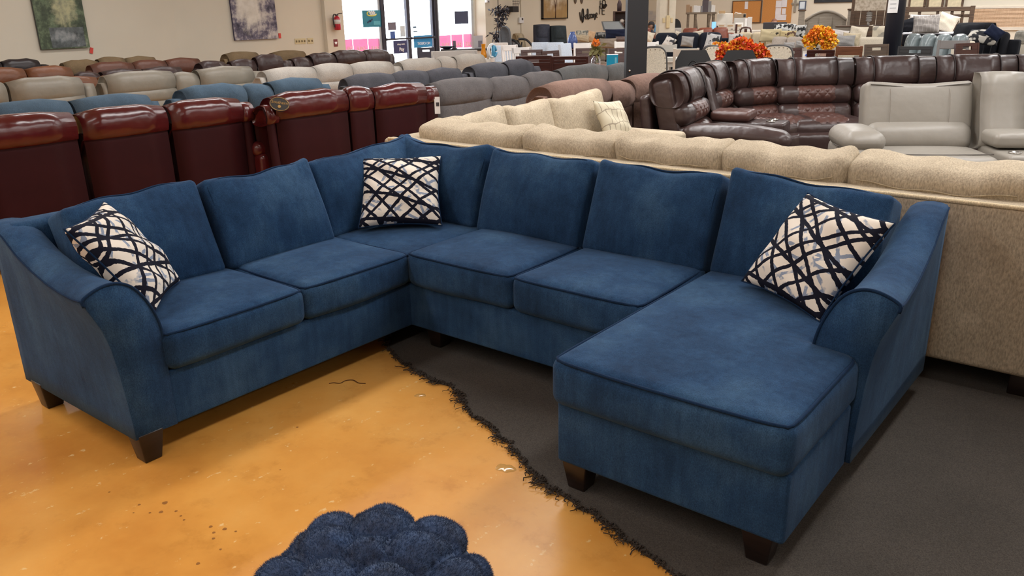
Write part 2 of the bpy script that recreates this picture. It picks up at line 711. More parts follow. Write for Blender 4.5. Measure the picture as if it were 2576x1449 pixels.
for px, py, r in [(415, 1265, 9), (350, 1270, 5), (405, 1288, 7), (443, 1286, 5), (455, 1298, 4), (463, 1308, 4), (377, 1290, 4), (336, 1290, 3),
                  (530, 1325, 6), (565, 1331, 7), (538, 1340, 5), (537, 1355, 5), (593, 1337, 4), (498, 1418, 6), (555, 1382, 4), (275, 1238, 4), (748, 1075, 5), (705, 1182, 3)]:
    P = onz(px, py, 0)
    a = np.linspace(0, 2 * PI, 10, endpoint=False)
    R = r * 0.0011
    V = [(P[0], P[1], 0.0012)] + [(P[0] + R * (1 + .2 * math.sin(3 * t + r)) * math.cos(t), P[1] + R * math.sin(t), 0.0006) for t in a]
    mesh('dried_drip', V, [(0, 1 + i, 1 + (i + 1) % 10) for i in range(10)], plain('drip_brown', (140, 88, 24), 0.6), floor)

# ================================================================== BLUE SECTIONAL
def blue_material():
    m, nt, b = _mat('blue_chenille')
    c = [lin((25, 48, 77)), lin((36, 64, 97)), lin((54, 83, 113))]
    f = noise(nt, 3.2, 4, 0.62)
    o1 = ramp(nt, f, [(0.28, c[0]), (0.5, c[1]), (0.74, c[2])])
    st = noise(nt, 30.0, 3, 0.7, stretch=(1, 1, 0.12))
    o2 = ramp(nt, st, [(0.3, (0.82, 0.82, 0.84)), (0.7, (1.18, 1.17, 1.15))])
    g = noise(nt, 330.0, 2, 0.8, stretch=(1, 1, 0.5))
    o3 = ramp(nt, g, [(0.3, (0.62, 0.64, 0.66)), (0.72, (1.42, 1.40, 1.36))])
    prev = o1
    for o in (o2, o3):
        mx = _n(nt, 'ShaderNodeMix', data_type='RGBA', blend_type='MULTIPLY')
        mx.inputs[0].default_value = 1.0
        nt.links.new(prev, mx.inputs[6])
        nt.links.new(o, mx.inputs[7])
        prev = mx.outputs[2]
    nt.links.new(prev, b.inputs['Base Color'])
    b.inputs['Roughness'].default_value = 0.9
    b.inputs['Specular IOR Level'].default_value = 0.12
    b.inputs['Sheen Weight'].default_value = 0.16
    b.inputs['Sheen Roughness'].default_value = 0.4
    b.inputs['Sheen Tint'].default_value = (0.35, 0.48, 0.62, 1)
    pr = bump(nt, b, noise(nt, 7.0, 3, 0.5), 0.22, 0.03)
    bump(nt, b, g, 0.4, 0.004, pr)
    return m


BLUE = blue_material()
BLUEP = fabric('blue_piping', (20, 42, 70), 0.15, 20, 300, 0.3, 0.15)
ESP = wood('espresso_wood', (20, 13, 11), (36, 24, 20), 0.35, 6)
ZB, ZC, ZS = 0.085, 0.318, 0.497


def piped_cushion(name, root, w, d, h, M, piping='top', r=0.045, bul=(0.006, 0.012, 0.022), n=(14, 14, 5), fn=None, seed=0, mat=None, pm=None, edges=None):
    """box cushion, centred in x, front at -y, bottom z=0; piping run along chosen loop"""
    rg = np.random.default_rng(seed)
    ph = rg.uniform(0, 6.28, 8)

    def wob(V):
        a = 0.004
        V = V.copy()
        V[:, 2] += a * np.sin(9 * V[:, 0] + ph[0]) * np.sin(8 * V[:, 1] + ph[1])
        V[:, 1] += a * np.sin(11 * V[:, 0] + ph[2]) * np.cos(12 * V[:, 2] + ph[3])
        return V
    vf = softbox(w, d, h, r, n, 3, bul, wob, (0, 0, h / 2))
    V, F = vf
    if fn is not None:
        V = fn(V)
    cu = mesh(name, V, F, mat or BLUE, root, True, M)
    lines = edges(w, d, h) if edges else None
    if lines is not None:
        parts = []
        for L, closed in lines:
            L = np.asarray(L, float)
            if fn is not None:
                L = fn(L)
            parts.append(tube(L, 0.0058, 6, closed))
        pv, pf = join(*parts)
        mesh('piping', pv, pf, pm or BLUEP, cu, True, M)
    return cu


def seat_edges(w, d, h):
    z = h - 0.012
    q = 0.018
    L = [(-w / 2 + q, d / 2 - .05, z), (-w / 2 + q * .6, 0, z), (-w / 2 + q * .5, -d / 2 + .06, z), (-w / 2 + .03, -d / 2 + .016, z), (-w / 4, -d / 2 + .002, z + .002),
         (0, -d / 2 - .002, z + .003), (w / 4, -d / 2 + .002, z + .002), (w / 2 - .03, -d / 2 + .016, z), (w / 2 - q * .5, -d / 2 + .06, z), (w / 2 - q * .6, 0, z), (w / 2 - q, d / 2 - .05, z)]
    return [(smooth_line(L, 60), False)]


def back_edges(w, d, h):
    y = -d / 2 + 0.014
    r = 0.03
    q = 0.012
    L = [(-w / 2 + q, y, h * .15), (-w / 2 + q, y, h * .5), (-w / 2 + q, y, h - .06), (-w / 2 + .03, y, h - .018), (-w / 4, y, h - .004), (0, y, h), (w / 4, y, h - .004),
         (w / 2 - .03, y, h - .018), (w / 2 - q, y, h - .06), (w / 2 - q, y, h * .5), (w / 2 - q, y, h * .15)]
    y2 = d / 2 - 0.014
    L2 = [(x, y2, z) for x, _, z in L]
    return [(smooth_line(L, 70), False), (smooth_line(L2, 50), False)]


def blue_sectional():
    root = thing('sectional_sofa', 'large navy blue chenille sectional sofa with chaise in the foreground', 'sofa', (0, 0, 0.032))
    # rails
    mesh('base', *softbox(0.97, 1.36, ZC - ZB, 0.012, (3, 4, 2), 2, (0, 0, 0), None, (-0.485, -0.66, (ZB + ZC) / 2)), BLUE, root)
    mesh('base', *softbox(2.37, 0.98, ZC - ZB, 0.012, (6, 3, 2), 2, (0, 0, 0), None, (0.195, 0.49, (ZB + ZC) / 2)), BLUE, root)

    def notch(V):
        V = V.copy()
        lim = np.where(V[:, 1] > -0.035, 2.06, np.where(V[:, 1] < -0.05, 2.225, 2.225 - (V[:, 1] + 0.05) / 0.015 * 0.165))
        x0 = 1.75
        k = np.clip((V[:, 0] - x0) / (2.225 - x0), 0, None)
        V[:, 0] = np.where(V[:, 0] > x0, x0 + k * (lim - x0), V[:, 0])
        return V
    gy = softbox(0.835, 1.62, ZC - ZB + .01, 0.014, (6, 60, 2), 2, (0, 0, 0), None, (1.8025, 0.17, (ZB + ZC) / 2 + .005))
    mesh('base', notch(gy[0]), gy[1], BLUE, root)
    # frame behind the cushions
    mesh('back_frame', *softbox(0.14, 2.46, 0.52, 0.04, (1, 6, 3), 2, (0.0, 0, 0), None, (-0.905, -0.25, 0.56)), BLUE, root)
    mesh('back_frame', *softbox(3.02, 0.14, 0.52, 0.04, (6, 1, 3), 2, (0, 0.0, 0), None, (0.56, 0.905, 0.56)), BLUE, root)
    # ---- arms
    fr = np.array([(0.0, .085), (0.0, .20), (0.0, .33), (0.0, .44), (.004, .505), (.018, .565), (.040, .620), (.068, .668), (.100, .701), (.142, .720), (.185, .722), (.225, .712),
                   (.258, .697), (.270, .684), (.266, .664), (.247, .62), (.222, .56), (.203, .48), (.191, .38), (.182, .26), (.176, .16), (.174, .085)])
    bk = np.array([(0.0, .085), (0.0, .20), (0.0, .36), (0.0, .52), (.002, .62), (.008, .70), (.020, .755), (.040, .795), (.066, .815), (.098, .823), (.13, .826), (.160, .824),
                   (.182, .818), (.190, .806), (.191, .78), (.190, .72), (.190, .64), (.190, .54), (.190, .42), (.19, .30), (.19, .18), (.19, .085)])
    tz = [0, .1, .25, .38, .54, .70, .85, 1.0]
    wz = [0, -.10, -.13, -.08, .08, .34, .80, 1.0]

    def arm(side, length, org):
        # side: function (a, s, z)->world ; s runs from the front to the back
        rows = []
        ns = 22
        S = [0.0, 0.004] + list(np.linspace(0.012, 1, ns))
        for s in S:
            w = np.interp(s, tz, wz)
            ws = s
            z = fr[:, 1] + (bk[:, 1] - fr[:, 1]) * w
            a = fr[:, 0] + (bk[:, 0] - fr[:, 0]) * ws
            ins = 0.006 if s == 0 else (0.002 if s == 0.004 else 0)
            cx, cz = a.mean(), z.mean()
            a2 = a + (cx - a) * ins * 4
            z2 = np.maximum(z + (cz - z) * ins * 2, 0.085)
            rows.append([side(p, s * length, q) for p, q in zip(a2, z2)])
        n = len(fr)
        V = np.array(rows).reshape(-1, 3)
        F = []
        for i in range(len(S) - 1):
            for q in range(n - 1):
                F.append((i * n + q, i * n + q + 1, (i + 1) * n + q + 1, (i + 1) * n + q))
            F.append((i * n + n - 1, i * n, (i + 1) * n, (i + 1) * n + n - 1))
        F.append(tuple(range(n))[::-1])
        F.append(tuple((len(S) - 1) * n + q for q in range(n)))
        o = mesh('arm', V, F, BLUE, root)
        # welt round the front panel and along the outer top seam
        L = [side(p, 0.002, q) for p, q in fr[3:15]]
        pv = tube(smooth_line(L, 50), 0.0062, 6)
        L2 = [rows[i][13] for i in range(2, len(S))]
        pv2 = tube(smooth_line(L2, 40), 0.004, 5)
        mesh('piping', *join(pv, pv2), BLUEP, o)
    arm(lambda a, s, z: (0.004 - s, -1.32 - a, z), 0.97, None)
    arm(lambda a, s, z: (2.062 + a * 0.98, -0.045 + s, z if z < .3 else z * 1.02), 1.0, None)
    # ---- seat cushions
    hS = ZS - ZC
    mL = lambda y0, y1: TR(-0.285, (y0 + y1) / 2, ZC, 0, 0, PI / 2)
    piped_cushion('seat_cushion', root, 0.665, 0.64, hS - 0.012, mL(-1.325, -0.67), seed=1, edges=seat_edges)
    piped_cushion('seat_cushion', root, 0.665, 0.64, hS - 0.008, mL(-0.665, -0.005), seed=2, edges=seat_edges)
    piped_cushion('seat_cushion', root, 0.98 - .3, 0.70, hS - 0.022, TR(-0.32, 0.33, ZC), seed=3, edges=seat_edges)
    piped_cushion('seat_cushion', root, 0.675, 0.64, hS, TR(0.348, 0.285, ZC), seed=4, edges=seat_edges)
    piped_cushion('seat_cushion', root, 0.675, 0.64, hS, TR(1.028, 0.285, ZC), seed=5, edges=seat_edges)
    # chaise cushion (wider in front of the arm)
    gy = softbox(0.855, 1.30, hS + .004, 0.045, (18, 60, 4), 3, (0.004, 0.012, 0.016), None, (1.7965, -0.02, (ZC + ZS) / 2))
    cc = mesh('chaise_cushion', notch(gy[0]), gy[1], BLUE, root)
    z = ZS - 0.008
    L = np.array([(1.395, 0.55, z), (1.384, 0.2, z), (1.383, -0.3, z), (1.384, -0.60, z), (1.41, -0.654, z), (1.6, -0.672, z + .002), (1.8, -0.676, z + .003), (2.0, -0.672, z + .002),
                  (2.185, -0.654, z), (2.211, -0.61, z), (2.213, -0.4, z), (2.213, -0.2, z), (2.212, -0.09, z), (2.195, -0.055, z), (2.14, -0.046, z), (2.07, -0.046, z)])
    mesh('piping', *tube(smooth_line(L, 110), 0.0058, 6), BLUEP, cc)
    # ---- back cushions
    def back(y0, y1, run, seed, h=0.475, tilt=21, off=0.0, dip=0.02, skew=0.0, top=0.0):
        w = y1 - y0 - 0.018
        rg = np.random.default_rng(seed)

        def fn(V):
            V = V.copy()
            zz = np.clip(V[:, 2] / h, 0, 1)
            xx = V[:, 0] / (w / 2)
            V[:, 2] += zz ** 2 * (dip * (xx ** 2 - 0.55) + skew * xx + 0.006 * np.sin(7 * xx + seed))
            V[:, 0] *= 1 - 0.025 * np.sin(zz * PI) * 1.0
            V[:, 1] -= 0.02 * np.sin(zz * PI) * (1 - 0.4 * xx ** 2) * (V[:, 1] < 0)
            return V
        T = Matrix.Rotation(math.radians(-tilt), 4, 'X')
        base = Matrix.Translation((0, 0.10, 0))           # hinge on the lower front edge
        if run == 'L':
            M = TR(-0.50 + off, (y0 + y1) / 2, 0.482, 0, 0, PI / 2) @ T @ base
        else:
            M = TR((y0 + y1) / 2, 0.535 - off, 0.482) @ T @ base
        piped_cushion('back_cushion', root, w, 0.20, h, M, r=0.03, bul=(0.006, 0.04, 0.008), n=(14, 4, 12), fn=fn, seed=seed, edges=back_edges)
    back(-1.345, -0.695, 'L', 11, 0.455, 22, 0.0, 0.006, 0.012)
    back(-0.690, -0.040, 'L', 12, 0.455, 22, 0.02, 0.030, 0.010)
    back(-0.035, 0.80, 'L', 13, 0.455, 21, -0.05, 0.020, 0.030)
    back(-0.80, -0.045, 'R', 14, 0.465, 21, -0.02, 0.035, -0.004)
    back(-0.020, 0.675, 'R', 15, 0.465, 21, 0.01, 0.018, -0.004)
    back(0.685, 1.365, 'R', 16, 0.465, 21, 0.01, 0.022, -0.002)
    back(1.375, 2.10, 'R', 17, 0.475, 21, 0.0, 0.022, -0.026)
    # ---- legs
    for x, y, fl in ((-0.045, -1.435, 0), (-0.86, -1.46, 0), (1.455, -0.585, 1), (2.135, -0.585, 1), (0.12, 0.08, 1), (-0.90, 0.85, 0), (2.14, 0.9, 1)):
        z0 = -0.032 + (0.0115 if fl else 0.0005)
        V, F = softbox(0.105, 0.105, 0.1 - z0, 0.006, (1, 1, 1), 1, c=(0, 0, (0.1 - z0) / 2))
        s = 0.66 + 0.34 * V[:, 2:3] / (0.1 - z0)
        V[:, :2] *= s
        mesh('leg', V + np.array([x, y, z0]), F, ESP, root)
    return root


blue_sectional()

# ================================================================== THROW PILLOWS
def lattice_material():
    m, nt, b = _mat('black_lattice_print')
    tc = _n(nt, 'ShaderNodeTexCoord')
    rg = np.random.default_rng(5)

    def warp(scale, amt):
        t = _n(nt, 'ShaderNodeTexNoise')
        t.inputs['Scale'].default_value = scale
        nt.links.new(tc.outputs['Object'], t.inputs['Vector'])
        s = _n(nt, 'ShaderNodeVectorMath', operation='SUBTRACT')
        s.inputs[1].default_value = (.5, .5, .5)
        nt.links.new(t.outputs['Color'], s.inputs[0])
        k = _n(nt, 'ShaderNodeVectorMath', operation='SCALE')
        k.inputs['Scale'].default_value = amt
        nt.links.new(s.outputs[0], k.inputs[0])
        a = _n(nt, 'ShaderNodeVectorMath', operation='ADD')
        nt.links.new(tc.outputs['Object'], a.inputs[0])
        nt.links.new(k.outputs[0], a.inputs[1])
        return a.outputs[0]
    P = warp(5.0, 0.022)
    grit = noise(nt, 60, 3)

    def lines(spec, width):
        acc = None
        for ang, d in spec:
            dt = _n(nt, 'ShaderNodeVectorMath', operation='DOT_PRODUCT')
            dt.inputs[1].default_value = (math.cos(ang), 0, math.sin(ang))
            nt.links.new(P, dt.inputs[0])
            s = _n(nt, 'ShaderNodeMath', operation='SUBTRACT')
            s.inputs[1].default_value = d
            nt.links.new(dt.outputs['Value'], s.inputs[0])
            ab = _n(nt, 'ShaderNodeMath', operation='ABSOLUTE')
            nt.links.new(s.outputs[0], ab.inputs[0])
            if acc is None:
                acc = ab.outputs[0]
            else:
                mn = _n(nt, 'ShaderNodeMath', operation='MINIMUM')
                nt.links.new(acc, mn.inputs[0])
                nt.links.new(ab.outputs[0], mn.inputs[1])
                acc = mn.outputs[0]
        g = _n(nt, 'ShaderNodeMath', operation='MULTIPLY_ADD')
        g.inputs[1].default_value = 0.008
        nt.links.new(grit, g.inputs[0])
        nt.links.new(acc, g.inputs[2])
        lt = _n(nt, 'ShaderNodeMath', operation='LESS_THAN')
        lt.inputs[1].default_value = width + 0.004
        nt.links.new(g.outputs[0], lt.inputs[0])
        return lt.outputs[0]
    black = []
    for k, d in enumerate(np.linspace(-0.29, 0.29, 9)):
        black.append((math.radians(52 + rg.uniform(-13, 13)), d + rg.uniform(-.012, .012)))
        black.append((math.radians(128 + rg.uniform(-13, 13)), d + rg.uniform(-.012, .012)))
    for k, d in enumerate((-0.2, -0.08, 0.05, 0.18)):
        black.append((math.radians(78 + rg.uniform(-14, 14)), d))
    grey = [(math.radians(rg.uniform(20, 160)), d) for d in np.linspace(-0.26, 0.26, 14)]
    f1 = lines(black, 0.0082)
    f2 = lines(grey, 0.007)
    msk = ramp(nt, noise(nt, 16, 3), [(0.44, (0, 0, 0)), (0.52, (1, 1, 1))])
    mm = _n(nt, 'ShaderNodeMath', operation='MULTIPLY')
    nt.links.new(f2, mm.inputs[0])
    nt.links.new(msk, mm.inputs[1])
    a = _n(nt, 'ShaderNodeMix', data_type='RGBA')
    a.inputs[6].default_value = (*lin((226, 218, 206)), 1)
    a.inputs[7].default_value = (*lin((134, 146, 166)), 1)
    nt.links.new(mm.outputs[0], a.inputs[0])
    c = _n(nt, 'ShaderNodeMix', data_type='RGBA')
    c.inputs[7].default_value = (*lin((22, 24, 38)), 1)
    nt.links.new(a.outputs[2], c.inputs[6])
    nt.links.new(f1, c.inputs[0])
    nt.links.new(c.outputs[2], b.inputs['Base Color'])
    b.inputs['Roughness'].default_value = 0.9
    b.inputs['Specular IOR Level'].default_value = 0.15
    bump(nt, b, noise(nt, 500, 2), 0.2, 0.003)
    return m


LATT = lattice_material()


def throw_pillow(M, size, label, seed, thick=0.17):
    (V, F), rim = knife_pillow(size, size, thick, 28, 0.085, seed, 0.40)
    o = thing('throw_pillow', label, 'pillow')
    o.matrix_world = M
    mesh('cover', V, F, LATT, o)
    mesh('piping', *tube(rim, 0.004, 5, True), BLUEP, o)
    return o


def frame_from(corners, size):
    """orientation of a square from four world corners (tl, tr, bl, br)"""
    tl, tr, bl, br = [np.asarray(q, float) for q in corners]
    c = (tl + tr + bl + br) / 4
    x = (tr - tl) + (br - bl)
    x /= np.linalg.norm(x)
    z = (tl - bl) + (tr - br)
    z -= x * (z @ x)
    z /= np.linalg.norm(z)
    y = np.cross(z, x)
    return Matrix(((x[0], y[0], z[0], c[0]), (x[1], y[1], z[1], c[1]), (x[2], y[2], z[2], c[2]), (0, 0, 0, 1)))


throw_pillow(frame_from([(-0.686, 0.346, 0.886), (-0.357, 0.639, 0.88), (-0.48, 0.102, 0.545), (-0.136, 0.403, 0.55)], 0.46), 0.46,
             'black and white lattice throw pillow in the corner of the blue sectional', 1)
throw_pillow(frame_from([(-0.296, -1.494, 0.895), (-0.615, -1.157, 0.933), (-0.105, -1.284, 0.563), (-0.462, -0.994, 0.53)], 0.46), 0.46,
             'black and white lattice throw pillow leaning on the left arm of the blue sectional', 2)
throw_pillow(frame_from([(1.756, 0.640, 0.929), (2.171, 0.440, 0.875), (1.618, 0.400, 0.548), (2.002, 0.170, 0.549)], 0.46), 0.46,
             'black and white lattice throw pillow on the chaise beside the right arm', 3)

# ================================================================== FLUFFY POUF
def pouf():
    m, nt, b = _mat('navy_faux_fur')
    o1 = ramp(nt, noise(nt, 16, 3), [(0.3, lin((16, 30, 58))), (0.7, lin((40, 66, 106)))])
    nt.links.new(o1, b.inputs['Base Color'])
    b.inputs['Roughness'].default_value = 0.75
    b.inputs['Sheen Weight'].default_value = 0.5
    b.inputs['Sheen Tint'].default_value = (0.3, 0.42, 0.6, 1)
    c = onz(925, 1418, 0.42)
    root = thing('faux_fur_pouf', 'round navy blue faux fur pouf with petal tufts at the bottom of the picture', 'pouf', (c[0], c[1], 0))
    R, Hh = 0.31, 0.47
    cen = []
    for ring, (cnt, rad) in enumerate(((1, 0.0), (5, 0.42), (8, 0.86), (10, 1.30), (11, 1.72))):
        for k in range(cnt):
            cen.append((rad, 2 * PI * (k + 0.5 * (ring % 2)) / cnt + 0.3 * ring + RNG.uniform(-.12, .12)))
    dirs = np.array([(math.sin(p) * math.cos(t), math.sin(p) * math.sin(t), math.cos(p)) for p, t in cen])

    def surf(D):
        """D unit directions on the upper dome -> point"""
        th = np.arccos(np.clip(D[:, 2], -1, 1))[:, None]
        ph_ = np.arctan2(D[:, 1], D[:, 0])[:, None]
        ct = np.array([q[0] for q in cen])[None]
        cp = np.array([q[1] for q in cen])[None]
        dph = (ph_ - cp + PI) % (2 * PI) - PI
        d2 = np.sqrt((0.80 * (th - ct)) ** 2 + (1.25 * dph * np.sin((th + ct) / 2)) ** 2 + 1e-9)
        d2[:, 0] = 1.15 * th[:, 0]
        s = np.sort(d2, 1)
        f = 1 - np.clip(s[:, 0] / (0.5 * (s[:, 0] + s[:, 1]) + 1e-6), 0, 1)
        f = np.sqrt(np.clip(1 - (1 - f) ** 2, 0, 1))
        k = 1 - 0.16 + 0.19 * f
        e = 2.6
        rad = 1.0 / (np.abs(D[:, 0]) ** e + np.abs(D[:, 1]) ** e + np.abs(D[:, 2]) ** e) ** (1 / e)
        rad2 = 1.0 / (np.hypot(D[:, 0], D[:, 1]) ** e + np.abs(D[:, 2]) ** e) ** (1 / e)
        P = D * rad2[:, None] * k[:, None]
        return P * np.array([R, R, Hh * 0.56]) + np.array([0, 0, Hh * 0.46])
    nt_, np_ = 72, 120
    D = []
    for i in range(nt_ + 1):
        th = 0.001 + (PI - 0.35) * i / nt_
        for j in range(np_):
            ph = 2 * PI * j / np_
            D.append((math.sin(th) * math.cos(ph), math.sin(th) * math.sin(ph), math.cos(th)))
    V = surf(np.array(D))
    V[:, 2] = np.maximum(V[:, 2], 0.001)
    F = [(i * np_ + j, (i + 1) * np_ + j, (i + 1) * np_ + (j + 1) % np_, i * np_ + (j + 1) % np_) for i in range(nt_) for j in range(np_)]
    body = mesh('cover', V, F, m, root)
    # fur strands
    N = 110000
    z = RNG.uniform(-0.1, 1, N)
    ph = RNG.uniform(0, 2 * PI, N)
    D = np.stack([np.sqrt(1 - z * z) * np.cos(ph), np.sqrt(1 - z * z) * np.sin(ph), z], 1)
    A = surf(D)
    nrm = D + RNG.normal(0, 0.5, D.shape)
    nrm /= np.linalg.norm(nrm, axis=1, keepdims=True)
    side = np.cross(nrm, RNG.normal(0, 1, D.shape))
    side /= np.linalg.norm(side, axis=1, keepdims=True)
    ln = RNG.uniform(0.005, 0.011, N)[:, None]
    W3 = 0.0007
    VV = np.concatenate([A - side * W3 - nrm * .002, A + side * W3 - nrm * .002, A + nrm * ln])
    FF = [(i, i + N, i + 2 * N) for i in range(N)]
    h = mesh('fur', VV, FF, m, root)
    h['kind'] = 'stuff'


pouf()

# ================================================================== ROWS OF RECLINER SOFAS SEEN FROM BEHIND
RED = leather('oxblood_leather', (74, 23, 24), 0.2, 0.15, 0.06, 0.5, 6.0)
REDP = leather('oxblood_vinyl', (44, 13, 16), 0.6, 0.1, 0.08, 0.06, 3.0)
REDP.node_tree.nodes['Principled BSDF'].inputs['Specular IOR Level'].default_value = 0.12
TEAL = fabric('slate_blue_plush', (72, 90, 106), 0.16, 6, 260, 0.3, 0.3, wrinkle=0.35)
CREAM = leather('putty_leather', (130, 124, 112), 0.42, 0.07, 0.1, 0.2)
WHITEF = fabric('oatmeal_plush', (174, 168, 160), 0.08, 6, 260, 0.25, 0.15, wrinkle=0.3)
DGREY = fabric('graphite_plush', (84, 84, 90), 0.14, 6, 260, 0.3, 0.25, wrinkle=0.4)
MGREY = fabric('warm_grey_plush', (102, 98, 98), 0.14, 7, 260, 0.3, 0.3, wrinkle=0.45)
SUEDE = fabric('mocha_suede', (122, 98, 88), 0.16, 8, 200, 0.2, 0.35, wrinkle=0.5)
GGREY = fabric('stone_grey_plush', (108, 108, 108), 0.15, 7, 260, 0.3, 0.3, wrinkle=0.45)
ORNG = leather('cognac_leather', (106, 62, 34), 0.45, 0.14, 0.1, 0.3)
RUST = leather('chestnut_leather', (92, 54, 40), 0.45, 0.12, 0.1, 0.3)
TAN = fabric('tan_microfiber', (122, 104, 80), 0.12, 7, 220, 0.2, 0.2, wrinkle=0.3)
DKBR = leather('dark_brown_leather', (58, 42, 42), 0.38, 0.14, 0.1, 0.45, 9)
BLKL = leather('black_leather', (34, 27, 30), 0.38, 0.14, 0.1, 0.3)


def back_profile(style, zt):
    if style == 'roll':
        lower = np.array([(0, .10), (.004, .3), (.006, .5), (.005, zt - .25), (0.0, zt - .19), (-.01, zt - .17), (-.05, zt - .16), (-.12, zt - .17), (-.14, zt - .2), (-.14, .5), (-.14, .10)])
        upper = smooth_loop([(.012, zt - .205), (.028, zt - .14), (.022, zt - .07), (-.02, zt - .012), (-.09, zt), (-.17, zt - .03), (-.24, zt - .13), (-.26, zt - .28), (-.2, zt - .38), (-.1, zt - .30), (-.02, zt - .215)], 30)
        return [('back_panel', lower), ('head_roll', upper)]
    if style == 'pillow':
        lower = smooth_loop([(.0, .10), (.0, zt - .36), (-.03, zt - .33), (-.14, zt - .33), (-.16, .10)], 20)
        strip_ = smooth_loop([(.0, zt - .37), (.024, zt - .30), (.012, zt - .235), (-.05, zt - .215), (-.14, zt - .25), (-.16, zt - .34), (-.1, zt - .38)], 22)
        upper = smooth_loop([(-.01, zt - .245), (.016, zt - .16), (.008, zt - .07), (-.04, zt - .012), (-.11, zt), (-.19, zt - .04), (-.25, zt - .16), (-.25, zt - .3), (-.14, zt - .27)], 28)
        return [('back_panel', lower), ('lumbar_roll', strip_), ('head_pillow', upper)]
    # 'puff'
    lower = smooth_loop([(.0, .10), (.0, zt - .25), (-.03, zt - .22), (-.14, zt - .22), (-.16, .10)], 20)
    upper = smooth_loop([(-.004, zt - .255), (.03, zt - .19), (.026, zt - .09), (-.03, zt - .015), (-.11, zt), (-.20, zt - .03), (-.27, zt - .14), (-.27, zt - .32), (-.16, zt - .34), (-.05, zt - .28)], 30)
    return [('back_panel', lower), ('head_pillow', upper)]


def recliner(name, label, mat, X, units, style, wings=(None, None), cat='sofa', sy=1.0, group=None, panel_mat=None, rz=-PI / 2, arms=True, scale_y=1.0):
    """units: (px0, px1, py_top, kind) seen on the plane x = X; the piece faces -x, its back towards us"""
    U = []
    for p0, p1, py, kind in units:
        a = onx(p0, py, X)
        b = onx(p1, py, X)
        m = onx((p0 + p1) / 2, py, X)
        U.append([a[1], b[1], m[2], kind])
    y0, y1 = U[0][0], U[-1][1]
    w0 = onx(wings[0], units[0][2], X)[1] if wings[0] else y0 - 0.1
    w1 = onx(wings[1], units[-1][2], X)[1] if wings[1] else y1 + 0.1
    yc = (w0 + w1) / 2
    root = thing(name, label, cat, (X, yc, 0), -PI / 2, group)
    root.scale = (1, sy, 1)
    zt0 = max(u[2] for u in U)
    L = lambda y: -(y - yc)
    for a, b, zt, kind in U:
        w = (b - a)
        lx = L((a + b) / 2)
        first = None
        pr = back_profile(style, zt if kind == 's' else zt)
        for i, (nm, P) in enumerate(pr):
            k = (0.045 if style != 'roll' else 0.022) if nm != 'back_panel' else 0.012
            cr = 0.010 if nm in ('head_pillow',) else (0.006 if nm == 'head_roll' else 0.0)
            ww = w - 0.008 if nm == 'back_panel' else w + (0.012 if style != 'roll' else 0.004)
            vf = pad(P, ww, min(k, w * .3), 3, 3, lx, cr)
            V, F = vf
            if nm != 'back_panel':
                # plump, uneven top
                t = np.clip((V[:, 2] - (zt - .2)) / .2, 0, 1)
                xx = (V[:, 0] - lx) / (w / 2)
                V[:, 2] += t * (-0.022 * np.abs(xx) ** 3 + 0.006 * np.sin(6 * xx + 9 * lx))
            o = mesh(nm, V, F, panel_mat if (panel_mat and nm == 'back_panel') else mat, root if i == 0 else first)
            if i == 0:
                first = o
                o.name = 'backrest'
        # seat
        if kind == 's':
            mesh('seat_cushion', *softbox(w - .01, 0.62, 0.2, 0.05, (3, 3, 1), 2, (0, 0.01, 0.03), None, (lx, -0.52, 0.38)), mat, root)
            mesh('footrest', *softbox(w - .02, 0.08, 0.34, 0.03, (2, 1, 2), 2, (0, 0.015, 0), None, (lx, -0.87, 0.24)), mat, root)
        else:
            mesh('console', *softbox(w - .01, 0.66, 0.5, 0.03, (1, 2, 1), 2, (0, 0, 0.01), None, (lx, -0.55, 0.34)), mat, root)
    mesh('base', *softbox(w1 - w0 - .06, 0.78, 0.22, 0.02, (2, 2, 1), 1, (0, 0, 0), None, (0, -0.43, 0.16)), mat, root)
    for s, wy, inner in ((1, w0, y0), (-1, w1, y1)):
        aw = max(0.11, abs(wy - inner))
        ly = L(wy) - s * aw / 2
        zA = zt0 - 0.10
        P = smooth_loop([(-.01, .10), (-.01, zA - .1), (-.03, zA - .02), (-.1, zA), (-.2, zA - .05), (-.24, zA - .2), (-.2, .10)], 22)
        mesh('back_wing', *pad(P, aw, 0.04, 3, 1, ly, 0.006), panel_mat or mat, root)
        if panel_mat:
            P = smooth_loop([(.008, zA - .13), (.02, zA - .06), (-.02, zA + .004), (-.1, zA + .012), (-.2, zA - .04), (-.22, zA - .14), (-.1, zA - .16)], 20)
            mesh('wing_roll', *pad(P, aw + .01, 0.03, 3, 1, ly, 0.004), mat, root)
        if arms:
            o = mesh('arm', *softbox(max(aw, .19), 0.78, 0.44, 0.05, (1, 3, 2), 2, (0.008, 0.01, 0), None, (L(wy) - s * max(aw, .19) / 2 + s * .03, -0.50, 0.33)), mat, root)
            mesh('arm_pad', *softbox(max(aw, .19) + .02, 0.72, 0.13, 0.055, (2, 4, 1), 3, (0.01, 0.02, 0.02), None, (L(wy) - s * max(aw, .19) / 2 + s * .03, -0.52, 0.58)), mat, o)
    for sx in (-1, 1):
        for yy in (-0.1, -0.75):
            mesh('foot', *box(sx * (w1 - w0 - .3) / 2 - .03, sx * (w1 - w0 - .3) / 2 + .03, yy - .03, yy + .03, 0.001, 0.06, 0.005), ESP, root)
    return root


